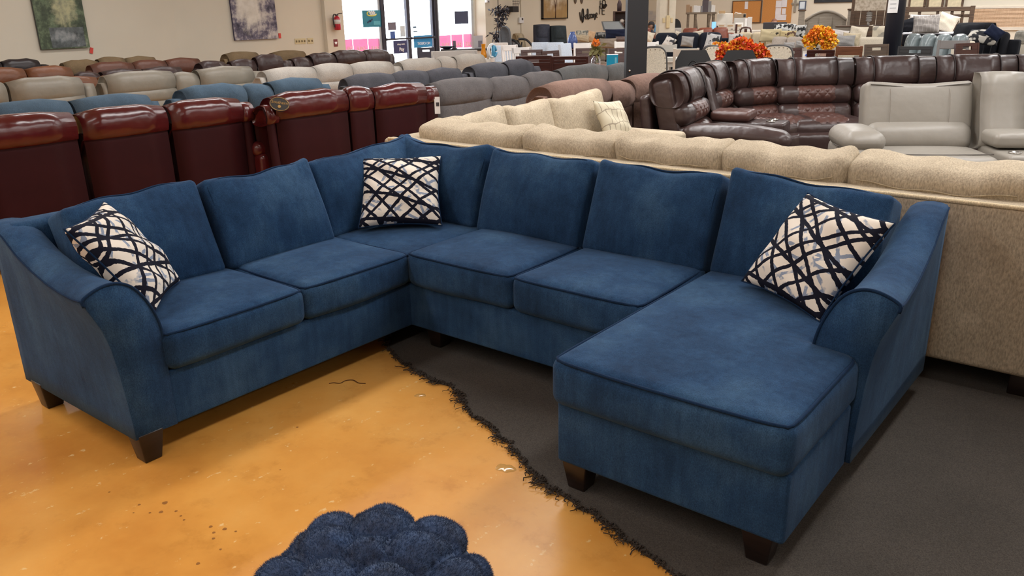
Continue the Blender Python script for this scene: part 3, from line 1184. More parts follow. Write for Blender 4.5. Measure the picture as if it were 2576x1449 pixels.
recliner('recliner_sofa', 'glossy oxblood leather reclining sofa seen from behind at the left edge', RED, -3.2,
         [(-120, 184, 291, 's'), (193, 413, 270, 's'), (419, 603, 251, 's')], 'roll', (None, 633), panel_mat=REDP)
recliner('console_loveseat', 'glossy oxblood leather console loveseat with an oval badge, seen from behind', RED, -3.0,
         [(684, 870, 229, 's'), (873, 934, 219, 'c'), (937, 1068, 212, 's')], 'roll', (662, 1099), sy=.92, panel_mat=REDP)
recliner('recliner_sofa', 'warm grey plush reclining sofa back directly right of the oxblood loveseat', MGREY, -3.2,
         [(1093, 1236, 199, 's'), (1234, 1328, 194, 's'), (1328, 1410, 182, 's')], 'puff', (1090, 1416), sy=.85)
recliner('console_loveseat', 'mocha brown suede console loveseat between the beige sectional and the black column', SUEDE, -1.45,
         [(1384, 1532, 203, 's'), (1537, 1592, 206, 'c'), (1596, 1690, 188, 's')], 'puff', (1376, 1705))
recliner('recliner_sofa', 'stone grey plush reclining sofa half hidden by the black column', GGREY, -3.25,
         [(1412, 1526, 165, 's'), (1529, 1618, 160, 's')], 'puff', (1406, 1620), sy=.78)
recliner('recliner_sofa', 'slate blue plush reclining sofa behind the oxblood sofa at the left edge', TEAL, -4.85,
         [(-45, 174, 257, 's'), (182, 375, 242, 's')], 'puff', (None, 402))
recliner('console_loveseat', 'slate blue plush console loveseat behind the two oxblood leather pieces', TEAL, -4.85,
         [(462, 614, 215, 's'), (617, 682, 213, 'c'), (684, 806, 199, 's')], 'puff', (430, 833))
recliner('recliner_sofa', 'graphite plush three seat reclining sofa in front of the oatmeal sofa', DGREY, -4.15,
         [(873, 992, 187, 's'), (992, 1077, 179, 's'), (1079, 1160, 173, 's')], 'pillow', (866, 1180), sy=.7)
recliner('recliner_loveseat', 'graphite plush two seat recliner beside the dark dining bench chairs', DGREY, -4.1,
         [(1194, 1275, 160, 's'), (1279, 1341, 151, 's')], 'pillow', (1186, 1363))
recliner('recliner_sofa', 'putty leather recliner sofa back at the far left, behind the slate blue sofa', CREAM, -7.2,
         [(-70, 10, 205, 's'), (18, 204, 196, 's')], 'pillow', (None, 237))
recliner('console_loveseat', 'putty leather console loveseat with a tall rounded head pillow, behind the slate blue loveseat', CREAM, -7.2,
         [(264, 436, 181, 's'), (438, 497, 183, 'c'), (499, 634, 169, 's')], 'pillow', (252, 662))
recliner('recliner_sofa', 'oatmeal plush three seat reclining sofa behind the graphite sofa', WHITEF, -6.2,
         [(668, 795, 171, 's'), (795, 884, 161, 's'), (886, 988, 156, 's')], 'pillow', (655, 1010))
recliner('console_loveseat', 'oatmeal plush console loveseat nearest the white dining bench by the shop doors', WHITEF, -6.25,
         [(1012, 1107, 148, 's'), (1109, 1146, 143, 'c'), (1148, 1219, 137, 's')], 'pillow', (1003, 1238))
recliner('recliner_loveseat', 'cognac leather loveseat back right behind the putty leather pair', ORNG, -8.5,
         [(150, 243, 194, 's'), (246, 305, 191, 's')], 'puff', (142, 312), sy=.7)
recliner('recliner_sofa', 'low dark brown leather sofa between the cognac and chestnut sofas', DKBR, -9.3,
         [(190, 250, 182, 's'), (258, 358, 175, 's'), (362, 456, 169, 's')], 'puff', (182, 462), sy=.8)
recliner('recliner_sofa', 'chestnut leather three seat sofa below the landscape canvas', RUST, -10.1,
         [(229, 334, 157, 's'), (336, 417, 152, 's'), (419, 502, 147, 's')], 'puff', (222, 510), sy=.88)
recliner('recliner_loveseat', 'cognac leather loveseat at the far left edge below the black sofa', ORNG, -9.2,
         [(-55, 60, 172, 's'), (64, 178, 168, 's')], 'puff', (None, 181))
recliner('recliner_sofa', 'black leather sofa back at the far left edge against the cream wall', BLKL, -10.5,
         [(-90, 0, 152, 's'), (2, 97, 149, 's')], 'roll', (None, 122))
recliner('recliner_sofa', 'tan microfiber sofa standing against the wall to the right of the landscape canvas', TAN, -11.0,
         [(160, 248, 152, 's'), (249, 313, 144, 's'), (316, 390, 143, 's')], 'puff', (152, 398), sy=.85)
recliner('recliner_loveseat', 'dark brown leather loveseat with a pointed right wing, below the waterfall canvas', DKBR, -8.3,
         [(582, 641, 150, 's'), (645, 708, 138, 's')], 'puff', (570, 729), sy=.68)
recliner('recliner_sofa', 'dark brown leather sofa half hidden behind the putty console loveseat', DKBR, -9.0,
         [(507, 567, 154, 's')], 'puff', (494, 576))
recliner('recliner_sofa', 'dark brown leather sofa in front of the shop window', DKBR, -8.8,
         [(738, 782, 145, 's'), (784, 842, 134, 's'), (844, 916, 127, 's'), (918, 976, 125, 's')], 'puff', (728, 992))
recliner('recliner_chair', 'tan microfiber recliner chair below the waterfall canvas, left of the two', TAN, -10.6,
         [(572, 649, 131, 's')], 'puff', (564, 657), 'armchair')
recliner('recliner_chair', 'tan microfiber recliner chair below the light switches, right of the two', TAN, -10.6,
         [(690, 767, 128, 's')], 'puff', (682, 775), 'armchair')

# badge and price tag on the oxblood loveseat
def badge():
    P = onx(703, 262, -2.92)
    root = thing('oval_badge', 'oval black badge with gold lettering on the corner of the oxblood loveseat', 'badge')
    a = np.linspace(0, 2 * PI, 28, endpoint=False)
    zt = Vector((0.80, -0.45, 0.40)).normalized()
    xx = Vector((-0.10, 0.93, -0.42))
    xx = (xx - zt * xx.dot(zt)).normalized()
    up = zt.cross(xx)
    M = Matrix(((xx[0], -zt[0], up[0], P[0]), (xx[1], -zt[1], up[1], P[1]), (xx[2], -zt[2], up[2], P[2]), (0, 0, 0, 1)))
    mesh('plate', *prism([(0.082 * math.cos(t), 0.062 * math.sin(t)) for t in a], -0.004, 0.004), plain('badge_black', (30, 26, 22), 0.35), root, False, M)
    mesh('rim', *tube([(0.076 * math.cos(t), -0.005, 0.056 * math.sin(t)) for t in a], 0.0022, 5, True), plain('badge_gold', (176, 140, 84), 0.3, 0.6), root, True, M)
    tv = letters('Southern', 0.036, 0.003)
    mesh('lettering', *xf(tv, TR(0, -0.006, 0.012)), plain('badge_gold', (176, 140, 84)), root, False, M)
    mesh('emblem', *xf(lathe([(0.004, -.002), (0.013, -.002), (0.013, .002), (0.004, .002)], 12), TR(0, -0.006, -0.022, PI / 2)), plain('badge_gold', (176, 140, 84)), root, False, M)


badge()


def price_tag():
    P = onx(1100, 265, -2.96)
    root = thing('price_tag', 'white paper price tag hanging on the right end of the oxblood loveseat', 'tag', P, math.radians(38))
    mesh('card', *box(-.028, .028, -.001, .001, -.085, .085), plain('paper_white', (222, 220, 218), 0.8), root, False)
    mesh('print', *box(-.012, .02, -.0022, -.0012, -.01, .03), plain('tag_dark', (60, 58, 62), 0.8), root, False)


price_tag()

# ================================================================== BEIGE SECTIONAL BEHIND THE BLUE ONE
BEIGE = fabric('beige_tweed', (180, 166, 144), 0.10, 7, 150, 0.5, 0.1, hue=(188, 175, 154))
BEIGED = fabric('beige_seam', (158, 142, 116), 0.1, 20, 200, 0.3, 0.1)
BEIGEP = fabric('beige_welt', (206, 188, 156), 0.06, 20, 200, 0.3, 0.1)


def beige_sectional():
    root = thing('sectional_sofa', 'beige tweed sectional sofa standing back to back with the blue one', 'sofa', (0, 0, 0.03))
    # back run
    mesh('back_frame', *softbox(5.0, 0.17, 0.74, 0.03, (8, 1, 4), 2, (0, 0.0, 0), None, (1.15, 1.20, 0.45)), BEIGE, root)
    mesh('welt', *tube([(x, 1.125, 0.818) for x in np.linspace(-1.3, 3.62, 20)], 0.011, 6), BEIGEP, root)
    mesh('back_frame', *softbox(0.17, 2.5, 0.74, 0.03, (1, 5, 4), 2, (0, 0, 0), None, (-1.265, 2.41, 0.45)), BEIGE, root)
    mesh('base', *softbox(4.9, 0.95, 0.24, 0.02, (6, 2, 1), 1, (0, 0, 0), None, (1.15, 1.7, 0.2)), BEIGE, root)
    mesh('base', *softbox(0.95, 2.5, 0.24, 0.02, (2, 4, 1), 1, (0, 0, 0), None, (-0.78, 2.45, 0.2)), BEIGE, root)
    E = [(-1.15, -0.235, 0.945), (-0.235, 0.441, 0.955), (0.441, 1.093, 0.965), (1.093, 1.733, 0.965), (1.738, 2.50, 0.965), (2.50, 3.3, 0.96)]
    for i, (a, b, zt) in enumerate(E):
        w = b - a
        h = 0.47

        def fn(V, i=i, w=w):
            V = V.copy()
            zz = np.clip(V[:, 2] / h + .5, 0, 1)
            xx = V[:, 0] / (w / 2)
            V[:, 2] += zz ** 2 * (0.035 * (np.abs(xx) ** 2.5 - 0.35) * (0.6 if i in (0, 4) else 1) + 0.008 * np.sin(9 * xx + 2 * i))
            V[:, 1] += 0.006 * np.sin(10 * V[:, 0] + i) * np.sin(9 * V[:, 2])
            return V
        V, F = softbox(w + .012, 0.24, h, 0.055, (16, 3, 6), 3, (0.008, 0.03, 0.008), fn)
        Mc = TR((a + b) / 2, 1.40, zt - h / 2 - .02, math.radians(12))
        bc = mesh('back_cushion', V, F, BEIGE, root, True, Mc)
        L = fn(np.array([(x, -.135 - .02 * (1 - (2 * x / w) ** 2), h / 2 - .075) for x in np.linspace(-w / 2 + .05, w / 2 - .05, 24)]))
        mesh('seam', *tube(L, .0035, 5), BEIGED, bc, True, Mc)
    for a, b in ((-0.3, 0.42), (0.43, 1.1), (1.11, 1.75), (1.76, 2.5), (2.51, 3.3)):
        mesh('seat_cushion', *softbox(b - a, 0.66, 0.18, 0.05, (4, 4, 1), 2, (0, 0.01, 0.025), None, ((a + b) / 2, 1.86, 0.40)), BEIGE, root)
    # the return: cushions facing right
    R = [(1.42, 2.08, 0.95), (2.08, 2.66, 0.955), (2.66, 3.44, 0.965)]
    for i, (a, b, zt) in enumerate(R):
        w = b - a
        h = 0.50

        def fn2(V, i=i, w=w):
            V = V.copy()
            zz = np.clip(V[:, 2] / h + .5, 0, 1)
            xx = V[:, 0] / (w / 2)
            V[:, 2] += zz ** 2 * (0.03 * (np.abs(xx) ** 2.2 - 0.35) + 0.014 * xx * (1 if i != 1 else 0.2) + 0.006 * np.sin(8 * xx + i))
            return V
        V, F = softbox(w + .01, 0.22, h, 0.05, (12, 3, 8), 3, (0.01, 0.045, 0.012), fn2)
        mesh('back_cushion', V, F, BEIGE, root, True, TR(-1.07, (a + b) / 2, zt - h / 2 - .02, math.radians(-14), 0, PI / 2))
    for a, b in ((2.05, 2.76), (2.77, 3.47)):
        mesh('seat_cushion', *softbox(0.66, b - a, 0.18, 0.05, (4, 4, 1), 2, (0.01, 0, 0.025), None, (-0.62, (a + b) / 2, 0.40)), BEIGE, root)
    mesh('arm', *softbox(0.98, 0.2, 0.56, 0.04, (4, 2, 3), 2, (0, 0.01, 0.0), None, (-0.80, 3.58, 0.35)), BEIGE, root)
    for x, y in ((2.6, 1.2), (0.6, 1.2), (-1.2, 1.2), (-1.2, 3.6), (-0.4, 3.6), (3.4, 1.2), (3.4, 2.1), (-0.4, 2.1)):
        mesh('leg', *softbox(0.09, 0.09, 0.11, 0.006, (1, 1, 1), 1, (0, 0, 0), None, (x, y, 0.0365)), ESP, root)


beige_sectional()


def patterned_pillow(name, label, M, w, h, base, ink, seed=0, scale=18.0, thr=0.5, thick=0.15, vor=True):
    key = 'print_%s' % seed
    m, nt, b = _mat(key)
    tc = _n(nt, 'ShaderNodeTexCoord')
    if vor:
        br = _n(nt, 'ShaderNodeTexBrick')
        br.inputs['Scale'].default_value = scale
        br.inputs['Mortar Size'].default_value = 0.035
        br.inputs['Brick Width'].default_value = 0.55
        br.inputs['Row Height'].default_value = 1.1
        br.inputs['Color1'].default_value = (*lin(base), 1)
        br.inputs['Color2'].default_value = (*[v * .88 for v in lin(base)], 1)
        br.inputs['Mortar'].default_value = (*lin(ink), 1)
        mp = _n(nt, 'ShaderNodeMapping')
        mp.inputs['Rotation'].default_value = (PI / 2, 0, 0)
        wn = _n(nt, 'ShaderNodeTexNoise')
        wn.inputs['Scale'].default_value = 9
        nt.links.new(tc.outputs['Object'], wn.inputs['Vector'])
        k = _n(nt, 'ShaderNodeVectorMath', operation='SCALE')
        k.inputs['Scale'].default_value = 0.06
        nt.links.new(wn.outputs['Color'], k.inputs[0])
        ad = _n(nt, 'ShaderNodeVectorMath', operation='ADD')
        nt.links.new(tc.outputs['Object'], ad.inputs[0])
        nt.links.new(k.outputs[0], ad.inputs[1])
        nt.links.new(ad.outputs[0], mp.inputs[0])
        nt.links.new(mp.outputs[0], br.inputs['Vector'])
        nt.links.new(br.outputs['Color'], b.inputs['Base Color'])
    else:
        o = ramp(nt, noise(nt, scale, 2, 0.4), [(thr - .02, lin(base)), (thr + .02, lin(ink))])
        nt.links.new(o, b.inputs['Base Color'])
    b.inputs['Roughness'].default_value = 0.9
    (V, F), rim = knife_pillow(w, h, thick, 16, 0.06, seed, 0.45)
    o = mesh(name, V, F, m)
    o.matrix_world = M
    return tag(o, label, 'pillow')


patterned_pillow('throw_pillow', 'cream throw pillow with a taupe brick stroke print on the beige sectional',
                 frame_from([onx(1484, 278, -0.82), onx(1590, 270, -0.86), onx(1497, 345, -0.72), onx(1606, 340, -0.72)], .45), 0.44, 0.40, (206, 196, 172), (150, 138, 120), 1, 9.0)

# ================================================================== BROWN QUILTED RECLINER SECTIONAL
BROWN = leather('espresso_leather', (60, 44, 42), 0.33, 0.12, 0.1, 0.3, 9)
BROWNQ = leather('quilted_brown_leather', (84, 56, 50), 0.36, 0.12, 0.1, 0.1, 9)


def quilt(V, F, k=26.0, amp=0.010, axis=1, cx=0.0, cz=0.0):
    V = V.copy()
    a = k * (V[:, 0] - cx + V[:, 2] - cz) * 0.9
    b = k * (V[:, 0] - cx - V[:, 2] + cz) * 0.9
    d = np.minimum(np.abs(np.sin(a)), np.abs(np.sin(b))) ** 0.5
    front = V[:, 1] < np.median(V[:, 1])
    V[:, 1] -= np.where(front, amp * d, 0)
    return V, F


def quilt_top(V, F, k=26.0, amp=0.010):
    V = V.copy()
    d = np.minimum(np.abs(np.sin(k * (V[:, 0] + V[:, 1]) * .9)), np.abs(np.sin(k * (V[:, 0] - V[:, 1]) * .9))) ** 0.55
    V[:, 2] += np.where(V[:, 2] > np.median(V[:, 2]), amp * d, 0)
    return V, F


def P2_line(P2, x):
    c = P2.mean(0)
    return [(x, *(c + (q - c) * 1.012)) for q in P2]


def brown_seat(root, x, y, rz, w, zt=1.09, seat=True, foot=True, straps=True):
    """one reclining place: back top centre at (x,y), facing local -y"""
    B = TR(x, y, 0, 0, 0, rz)
    lean = Matrix.Rotation(math.radians(-13), 4, 'X')
    Mb = B @ TR(0, -0.30, 0.44) @ lean
    h = (zt - 0.44) / math.cos(math.radians(13))
    bk = mesh('backrest', *softbox(w - .012, 0.2, h - .03, 0.05, (3, 1, 4), 2, (0, 0.01, 0), None, (0, 0.16, h / 2 - .02)), BROWN, root, True, Mb)
    mesh('back_shell', *softbox(w - .03, 0.1, zt - .3, 0.04, (2, 1, 2), 2, (0, 0.0, 0), None, (0, 0.10, (zt - .3) / 2 + .1)), BROWN, root, True, B @ TR(0, -.04, 0, math.radians(-6)))
    # headrest with raised centre panel
    P = smooth_loop([(.26, h - .24), (.27, h - .06), (.2, h + .0), (.10, h + .012), (.0, h - .02), (-.035, h - .12), (-.025, h - .25), (.06, h - .31)], 26)
    hd = mesh('headrest', *pad(P, w - .006, 0.05, 3, 3, 0, 0.004), BROWN, root, True, Mb)
    P2 = smooth_loop([(.278, h - .20), (.286, h - .05), (.2, h + .012), (.10, h + .024), (-.008, h - .012), (-.052, h - .12), (-.046, h - .262), (.06, h - .30)], 26)
    mesh('headrest_panel', *pad(P2, w * .56, 0.012, 2, 3, 0, 0.0), BROWN, hd, True, Mb)
    for sx in (-1, 1):
        mesh('headrest_welt', *tube([q for q in P2_line(P2, sx * w * .285)], .006, 5, True), plain('welt_dark_brown', (34, 24, 24), .5), hd, True, Mb)
    # two quilted bolsters with smooth side wings
    for j, (z0, z1) in enumerate(((h - .49, h - .285), (h - .70, h - .485))):
        hh = z1 - z0
        bo = mesh('lumbar_bolster', *softbox(w - .01, 0.17, hh, 0.075, (6, 2, 3), 3, (0.0, 0.03, 0.008), None, (0, 0.05, (z0 + z1) / 2)), BROWN, root, True, Mb)
        V, F = softbox(w * .58, 0.17, hh * .93, 0.07, (48, 1, 18), 3, (0.0, 0.036, 0.004))
        V, F = quilt(V, F, 32, 0.015)
        mesh('quilted_panel', V + np.array([0, 0.04, (z0 + z1) / 2]), F, BROWNQ, bo, True, Mb)
    if seat:
        mesh('seat_cushion', *softbox(w - .01, 0.60, 0.22, 0.08, (4, 4, 2), 3, (0, 0.02, 0.03), None, (0, -0.52, 0.38)), BROWN, root, True, B)
        V, F = softbox(w * .56, 0.55, 0.22, 0.08, (24, 24, 1), 3, (0, 0.02, 0.036))
        V, F = quilt_top(V, F, 32, 0.013)
        mesh('quilted_seat', V + np.array([0, -0.53, 0.388]), F, BROWNQ, root, True, B)
    if foot:
        V, F = softbox(w - .02, 0.12, 0.32, 0.05, (4, 1, 4), 2, (0, 0.02, 0))
        mesh('footrest', V + np.array([0, -0.84, 0.22]), F, BROWN, root, True, B)


def brown_arm(root, x, y, rz, w=0.24, L=0.92):
    B = TR(x, y, 0, 0, 0, rz)
    a = mesh('arm', *softbox(w, L, 0.48, 0.05, (2, 4, 3), 2, (0.01, 0.01, 0), None, (0, -L / 2 - .08, 0.31)), BROWN, root, True, B)
    V, F = softbox(w + .03, L + .04, 0.15, 0.07, (3, 8, 1), 3, (0.012, 0.02, 0.02))
    V[:, 2] -= 0.03 * (V[:, 1] / (L / 2)) ** 2 * (V[:, 1] < 0)
    mesh('arm_pad', V + np.array([0, -L / 2 - .10, 0.57]), F, BROWN, a, True, B)


def brown_console(root, x, y, rz, w, zt):
    B = TR(x, y, 0, 0, 0, rz)
    P = smooth_loop([(-.02, .5), (.0, zt - .2), (-.05, zt - .02), (-.12, zt), (-.22, zt - .06), (-.30, zt - .3), (-.36, .52)], 26)
    mesh('console_back', *pad(P, w, 0.05, 3, 1, 0, 0.006), BROWN, root, True, B)
    c = mesh('console', *softbox(w + .02, 0.74, 0.52, 0.03, (2, 3, 2), 2, (0, 0, 0), None, (0, -0.66, 0.31)), BROWN, root, True, B)
    V, F = softbox(w + .05, 0.40, 0.09, 0.04, (14, 20, 1), 3, (0, 0, 0.012))
    V, F = quilt_top(V, F, 30, 0.006)
    mesh('console_lid', V + np.array([0, -0.50, 0.615]), F, BROWNQ, c, True, B)
    for sx in (-.07, .07):
        mesh('cup_holder', *xf(lathe([(.02, 0), (.042, 0), (.045, .012), (.038, .014), (.036, .004), (.02, .004)], 16), TR(sx, -0.88, 0.569)), plain('steel', (190, 186, 180), 0.25, 0.9), c, True, B)


def brown_sectional():
    root = thing('recliner_sectional', 'espresso brown leather recliner sectional with diamond quilted backs', 'sofa', (0, 0, 0.03))
    def unit(p0, p1, py, zt=1.09, **k):
        a = onz(p0[0], p0[1], zt)
        b = onz(p1[0], p1[1], zt)
        return a, b
    # each place: centre of its back top, run direction, width
    seq = [(-0.86, 4.42, 102, 0.88), (-1.06, 5.44, 98, 0.78)]
    for x, y, az, w in seq:
        brown_seat(root, x, y, math.radians(az), w)
    brown_console(root, -0.985, 4.945, math.radians(100), 0.30, 1.01)
    brown_arm(root, -0.55, 3.94, math.radians(102), .22, .86)
    brown_seat(root, -0.84, 6.14, math.radians(66), 0.70)
    brown_seat(root, -0.33, 6.62, math.radians(40), 0.84)
    brown_seat(root, 0.36, 7.17, math.radians(37), 0.86)
    brown_seat(root, 1.06, 7.69, math.radians(36), 0.86)
    brown_seat(root, 1.77, 8.19, math.radians(35), 0.86)
    mesh('base', *softbox(0.7, 2.4, 0.16, 0.02, (1, 1, 1), 1, c=(-0.52, 4.7, 0.12)), BROWN, root)
    mesh('base', *xf(softbox(3.2, 0.7, 0.16, 0.02, (1, 1, 1), 1), TR(0.85, 6.97, 0.12, 0, 0, math.radians(36))), BROWN, root)

    for x, y in ((-0.7, 4.0), (-0.2, 4.0), (-0.85, 5.6), (-0.3, 5.4), (0.2, 6.9), (1.5, 7.8), (2.0, 7.6), (0.4, 6.0)):
        mesh('foot', *box(x - .03, x + .03, y - .03, y + .03, -.0185, .06, .004), ESP, root, False)


brown_sectional()

# ================================================================== GREY LEATHER CONSOLE LOVESEAT
GLEA = leather('dove_grey_leather', (142, 136, 127), 0.42, 0.05, 0.12, 0.2, 8)
GLEAD = plain('grey_welt', (84, 78, 72), 0.6)


def grey_loveseat():
    O = onz(2165, 205, 1.03)
    az = math.radians(31.0)
    root = thing('console_loveseat', 'dove grey leather console loveseat facing us at the right edge', 'sofa', (O[0], O[1], 0.03), az)
    s = 1.0

    def seat_unit(x0, x1, zt):
        w = x1 - x0
        c = (x0 + x1) / 2
        Mb = TR(c, -0.20, 0.42) @ Matrix.Rotation(math.radians(-14), 4, 'X')
        h = (zt - .42) / math.cos(math.radians(14))

        def fn(V):
            V = V.copy()
            zz = np.clip(V[:, 2] / (h - .2) + .5, 0, 1)
            V[:, 2] += zz ** 3 * (-0.012 * np.cos(V[:, 0] / w * 2 * PI))
            return V
        bk = mesh('backrest', *xf(softbox(w - .01, 0.2, h - .18, 0.045, (8, 2, 8), 3, (0.008, 0.02, 0.0), fn), TR(0, 0.11, h / 2 + .09)), GLEA, root, True, Mb)
        L = [(x, 0.005 + .006 * math.cos(x / w * 6.28), h - .035 - 0.014 * math.cos(x / w * 2 * PI)) for x in np.linspace(-w / 2 + .04, w / 2 - .04, 24)]
        mesh('piping', *tube(L, 0.005, 6), GLEAD, bk, True, Mb)
        for sx in (-.27, .27):
            mesh('seam', *tube([(sx * w, -.004 - .02 * math.sin(t * PI), .22 + t * (h - .28)) for t in np.linspace(0, 1, 10)], 0.0022, 4), plain('seam_grey', (140, 132, 122), 0.8), bk, True, Mb)
        mesh('lumbar_bolster', *softbox(w - .012, 0.22, 0.26, 0.1, (6, 2, 2), 3, (0, 0.03, 0.01), None, (0, 0.05, 0.13)), GLEA, root, True, Mb)
        st = mesh('seat_cushion', *softbox(w - .01, 0.64, 0.2, 0.07, (8, 8, 2), 3, (0, 0.015, 0.03), None, (c, -0.50, 0.37)), GLEA, root)
        L = [(c + x, -0.70 - .04 * math.cos(x / w * 3.0), 0.487) for x in np.linspace(-w / 2 + .04, w / 2 - .04, 20)]
        mesh('piping', *tube(L, 0.005, 6), GLEAD, st)
        mesh('footrest', *softbox(w - .03, 0.1, 0.32, 0.04, (3, 1, 3), 2, (0, 0.02, 0), None, (c, -0.84, 0.22)), GLEA, root)

    seat_unit(0.03, 0.92, 1.0)
    # console
    P = smooth_loop([(-.05, .5), (-.02, 1.0), (-.06, 1.04), (-.13, 1.045), (-.19, 1.0), (-.25, .8), (-.33, .5)], 26)
    mesh('console_back', *pad(P + np.array([0, .03]) * (P[:, 1:2] > .9), 0.36, 0.04, 3, 2, 1.085, 0.006), GLEA, root)
    cs = mesh('console', *softbox(0.35, 0.62, 0.44, 0.03, (2, 3, 2), 2, (0, 0, 0), None, (1.105, -0.56, 0.28)), GLEA, root)
    mesh('console_lid', *softbox(0.37, 0.34, 0.11, 0.04, (4, 4, 1), 3, (0, 0, 0.014), None, (1.105, -0.44, 0.575)), GLEA, cs)
    for sx in (-.085, .085):
        mesh('cup_holder', *xf(lathe([(.02, 0), (.044, 0), (.048, .012), (.040, .014), (.038, .004), (.02, .004)], 18), TR(1.105 + sx, -0.74, 0.50)), plain('steel', (190, 186, 180), 0.25, 0.9), cs)
    seat_unit(1.30, 2.19, 1.0)
    for ax in (-0.12, 2.34):
        a = mesh('arm', *softbox(0.27, 0.74, 0.46, 0.06, (2, 4, 3), 2, (0.012, 0.012, 0), None, (ax, -0.49, 0.31)), GLEA, root)
        mesh('arm_pad', *softbox(0.32, 0.60, 0.16, 0.078, (4, 8, 2), 3, (0.015, 0.02, 0.025), None, (ax, -0.50, 0.585)), GLEA, a)
        L = [(ax + 0.165 * math.cos(t), -0.52 - 0.29 * math.sin(t), 0.535) for t in np.linspace(-0.2, PI + .2, 30)]
        mesh('piping', *tube(L, 0.005, 6), GLEAD, a)
    mesh('base', *softbox(2.4, 0.7, 0.2, 0.02, (2, 1, 1), 1, (0, 0, 0), None, (1.16, -0.45, 0.16)), GLEA, root)

    for x in (0.1, 2.2):
        for y in (-.15, -.75):
            mesh('foot', *box(x - .03, x + .03, y - .03, y + .03, -.0185, .08, .004), ESP, root, False)


grey_loveseat()

# ================================================================== HELPERS FOR THE FAR HALF OF THE SHOP
def spot(px, py, D):
    """point of the room at horizontal distance D, metres per pixel there, turn that faces the camera"""
    P = dist(px, py, D)
    mpp = float((P - CAM) @ CF) / FPX
    az = math.atan2(CAM[1] - P[1], CAM[0] - P[0])
    return P, mpp, az + PI / 2


def put(name, label, cat, px, D, turn=0.0, z=0.0, group=None):
    P, mpp, rz = spot(px, 60, D)
    return thing(name, label, cat, (P[0], P[1], z), rz + turn, group), mpp


def hgt(px, py, D):
    return float(dist(px, py, D)[2])


def bx(root, name, x0, x1, y0, y1, z0, z1, mat, r=0.006, smooth=False):
    return mesh(name, *box(x0, x1, y0, y1, z0, z1, r), mat, root, smooth)


WHT = plain('white_paint', (226, 224, 222), 0.45)
BLUEWHT = fabric('pale_blue_slipcover', (196, 210, 226), 0.05, 5, 200, 0.2, 0.1)
DKWOOD = wood('dark_cherry_wood', (52, 28, 24), (82, 46, 38), 0.28, 4)
BLACK = plain('satin_black', (24, 23, 26), 0.4)
BLKF = fabric('black_fabric', (30, 31, 36), 0.2, 8, 200, 0.3, 0.15)
NAVYF = fabric('navy_fabric', (30, 36, 56), 0.2, 8, 200, 0.3, 0.25)
CHARF = fabric('charcoal_recliner_fabric', (66, 70, 82), 0.2, 10, 120, 0.4, 0.2)
IVORY = fabric('ivory_fabric', (206, 196, 178), 0.06, 6, 200, 0.2, 0.1)
GREYF = fabric('light_grey_fabric', (148, 146, 144), 0.1, 8, 200, 0.2, 0.1)
SANDF = fabric('sand_fabric', (168, 154, 130), 0.1, 8, 160, 0.3, 0.1)
GLASS = None


def glass_material():
    m, nt, b = _mat('clear_glass')
    b.inputs['Base Color'].default_value = (0.95, 0.98, 1, 1)
    b.inputs['Roughness'].default_value = 0.02
    b.inputs['Transmission Weight'].default_value = 1.0
    b.inputs['IOR'].default_value = 1.45
    return m


def pane_material():
    m = bpy.data.materials.new('window_pane')
    m.use_nodes = True
    nt = m.node_tree
    nt.nodes.clear()
    out = _n(nt, 'ShaderNodeOutputMaterial')
    mx = _n(nt, 'ShaderNodeMixShader')
    mx.inputs[0].default_value = 0.06
    t = _n(nt, 'ShaderNodeBsdfTransparent')
    g = _n(nt, 'ShaderNodeBsdfGlossy')
    g.inputs['Roughness'].default_value = 0.03
    nt.links.new(t.outputs[0], mx.inputs[1])
    nt.links.new(g.outputs[0], mx.inputs[2])
    nt.links.new(mx.outputs[0], out.inputs[0])
    return m


GLASS = glass_material()
PANE = pane_material()

# ================================================================== SHOP FRONT
FRAME = plain('dark_bronze_frame', (64, 62, 72), 0.4, 0.4)
FRAMEL = plain('light_aluminium_frame', (196, 204, 214), 0.4, 0.3)


def yx(px, X=XW, py=60):
    return float(onx(px, py, X)[1])


def opening(name, p0, p1, mat, w, door=False):
    y0, y1 = yx(p0), yx(p1)
    o = struct(name, join(box(XW - .12, XW - .04, y0, y0 + w, 0.02, 3.08), box(XW - .12, XW - .04, y1 - w, y1, 0.02, 3.08),
                          box(XW - .12, XW - .04, y0, y1, 3.0, 3.08), box(XW - .12, XW - .04, y0, y1, 0.02, 0.2)), mat)
    struct('pane', box(XW - .085, XW - .078, y0 + w, y1 - w, 0.2, 3.0), PANE, o)
    if door:
        zb = float(onx((p0 + p1) / 2, 98 - (p0 - 968) * .05, XW)[2])
        m_ = mesh('push_bar', *tube([(XW + .02, y0 + w * .4, zb), (XW + .02, y1 - w * .4, zb)], 0.02, 8), FRAME, o)
        for yy in (y0 + w * .4, y1 - w * .4):
            mesh('bar_mount', *box(XW - .05, XW + .02, yy - .02, yy + .02, zb - .03, zb + .03), FRAME, o, False)
    return o


opening('window_1', 858, 961, FRAMEL, 0.07)
struct('trim_2', box(XW - .16, XW, yx(961), yx(968), 0, 3.1), FRAME)
opening('door_1', 968, 1031.5, FRAME, 0.055, True)
opening('door_2', 1031.5, 1095, FRAME, 0.055, True)
struct('trim_3', box(XW - .16, XW, yx(1095), yx(1102), 0, 3.1), FRAME)
opening('window_2', 1102, 1194, FRAMEL, 0.08)
struct('pavement', box(XW - 16, XW - .25, -4, 30, -0.22, -0.02), plain('pale_pavement', (214, 210, 204), 0.9))


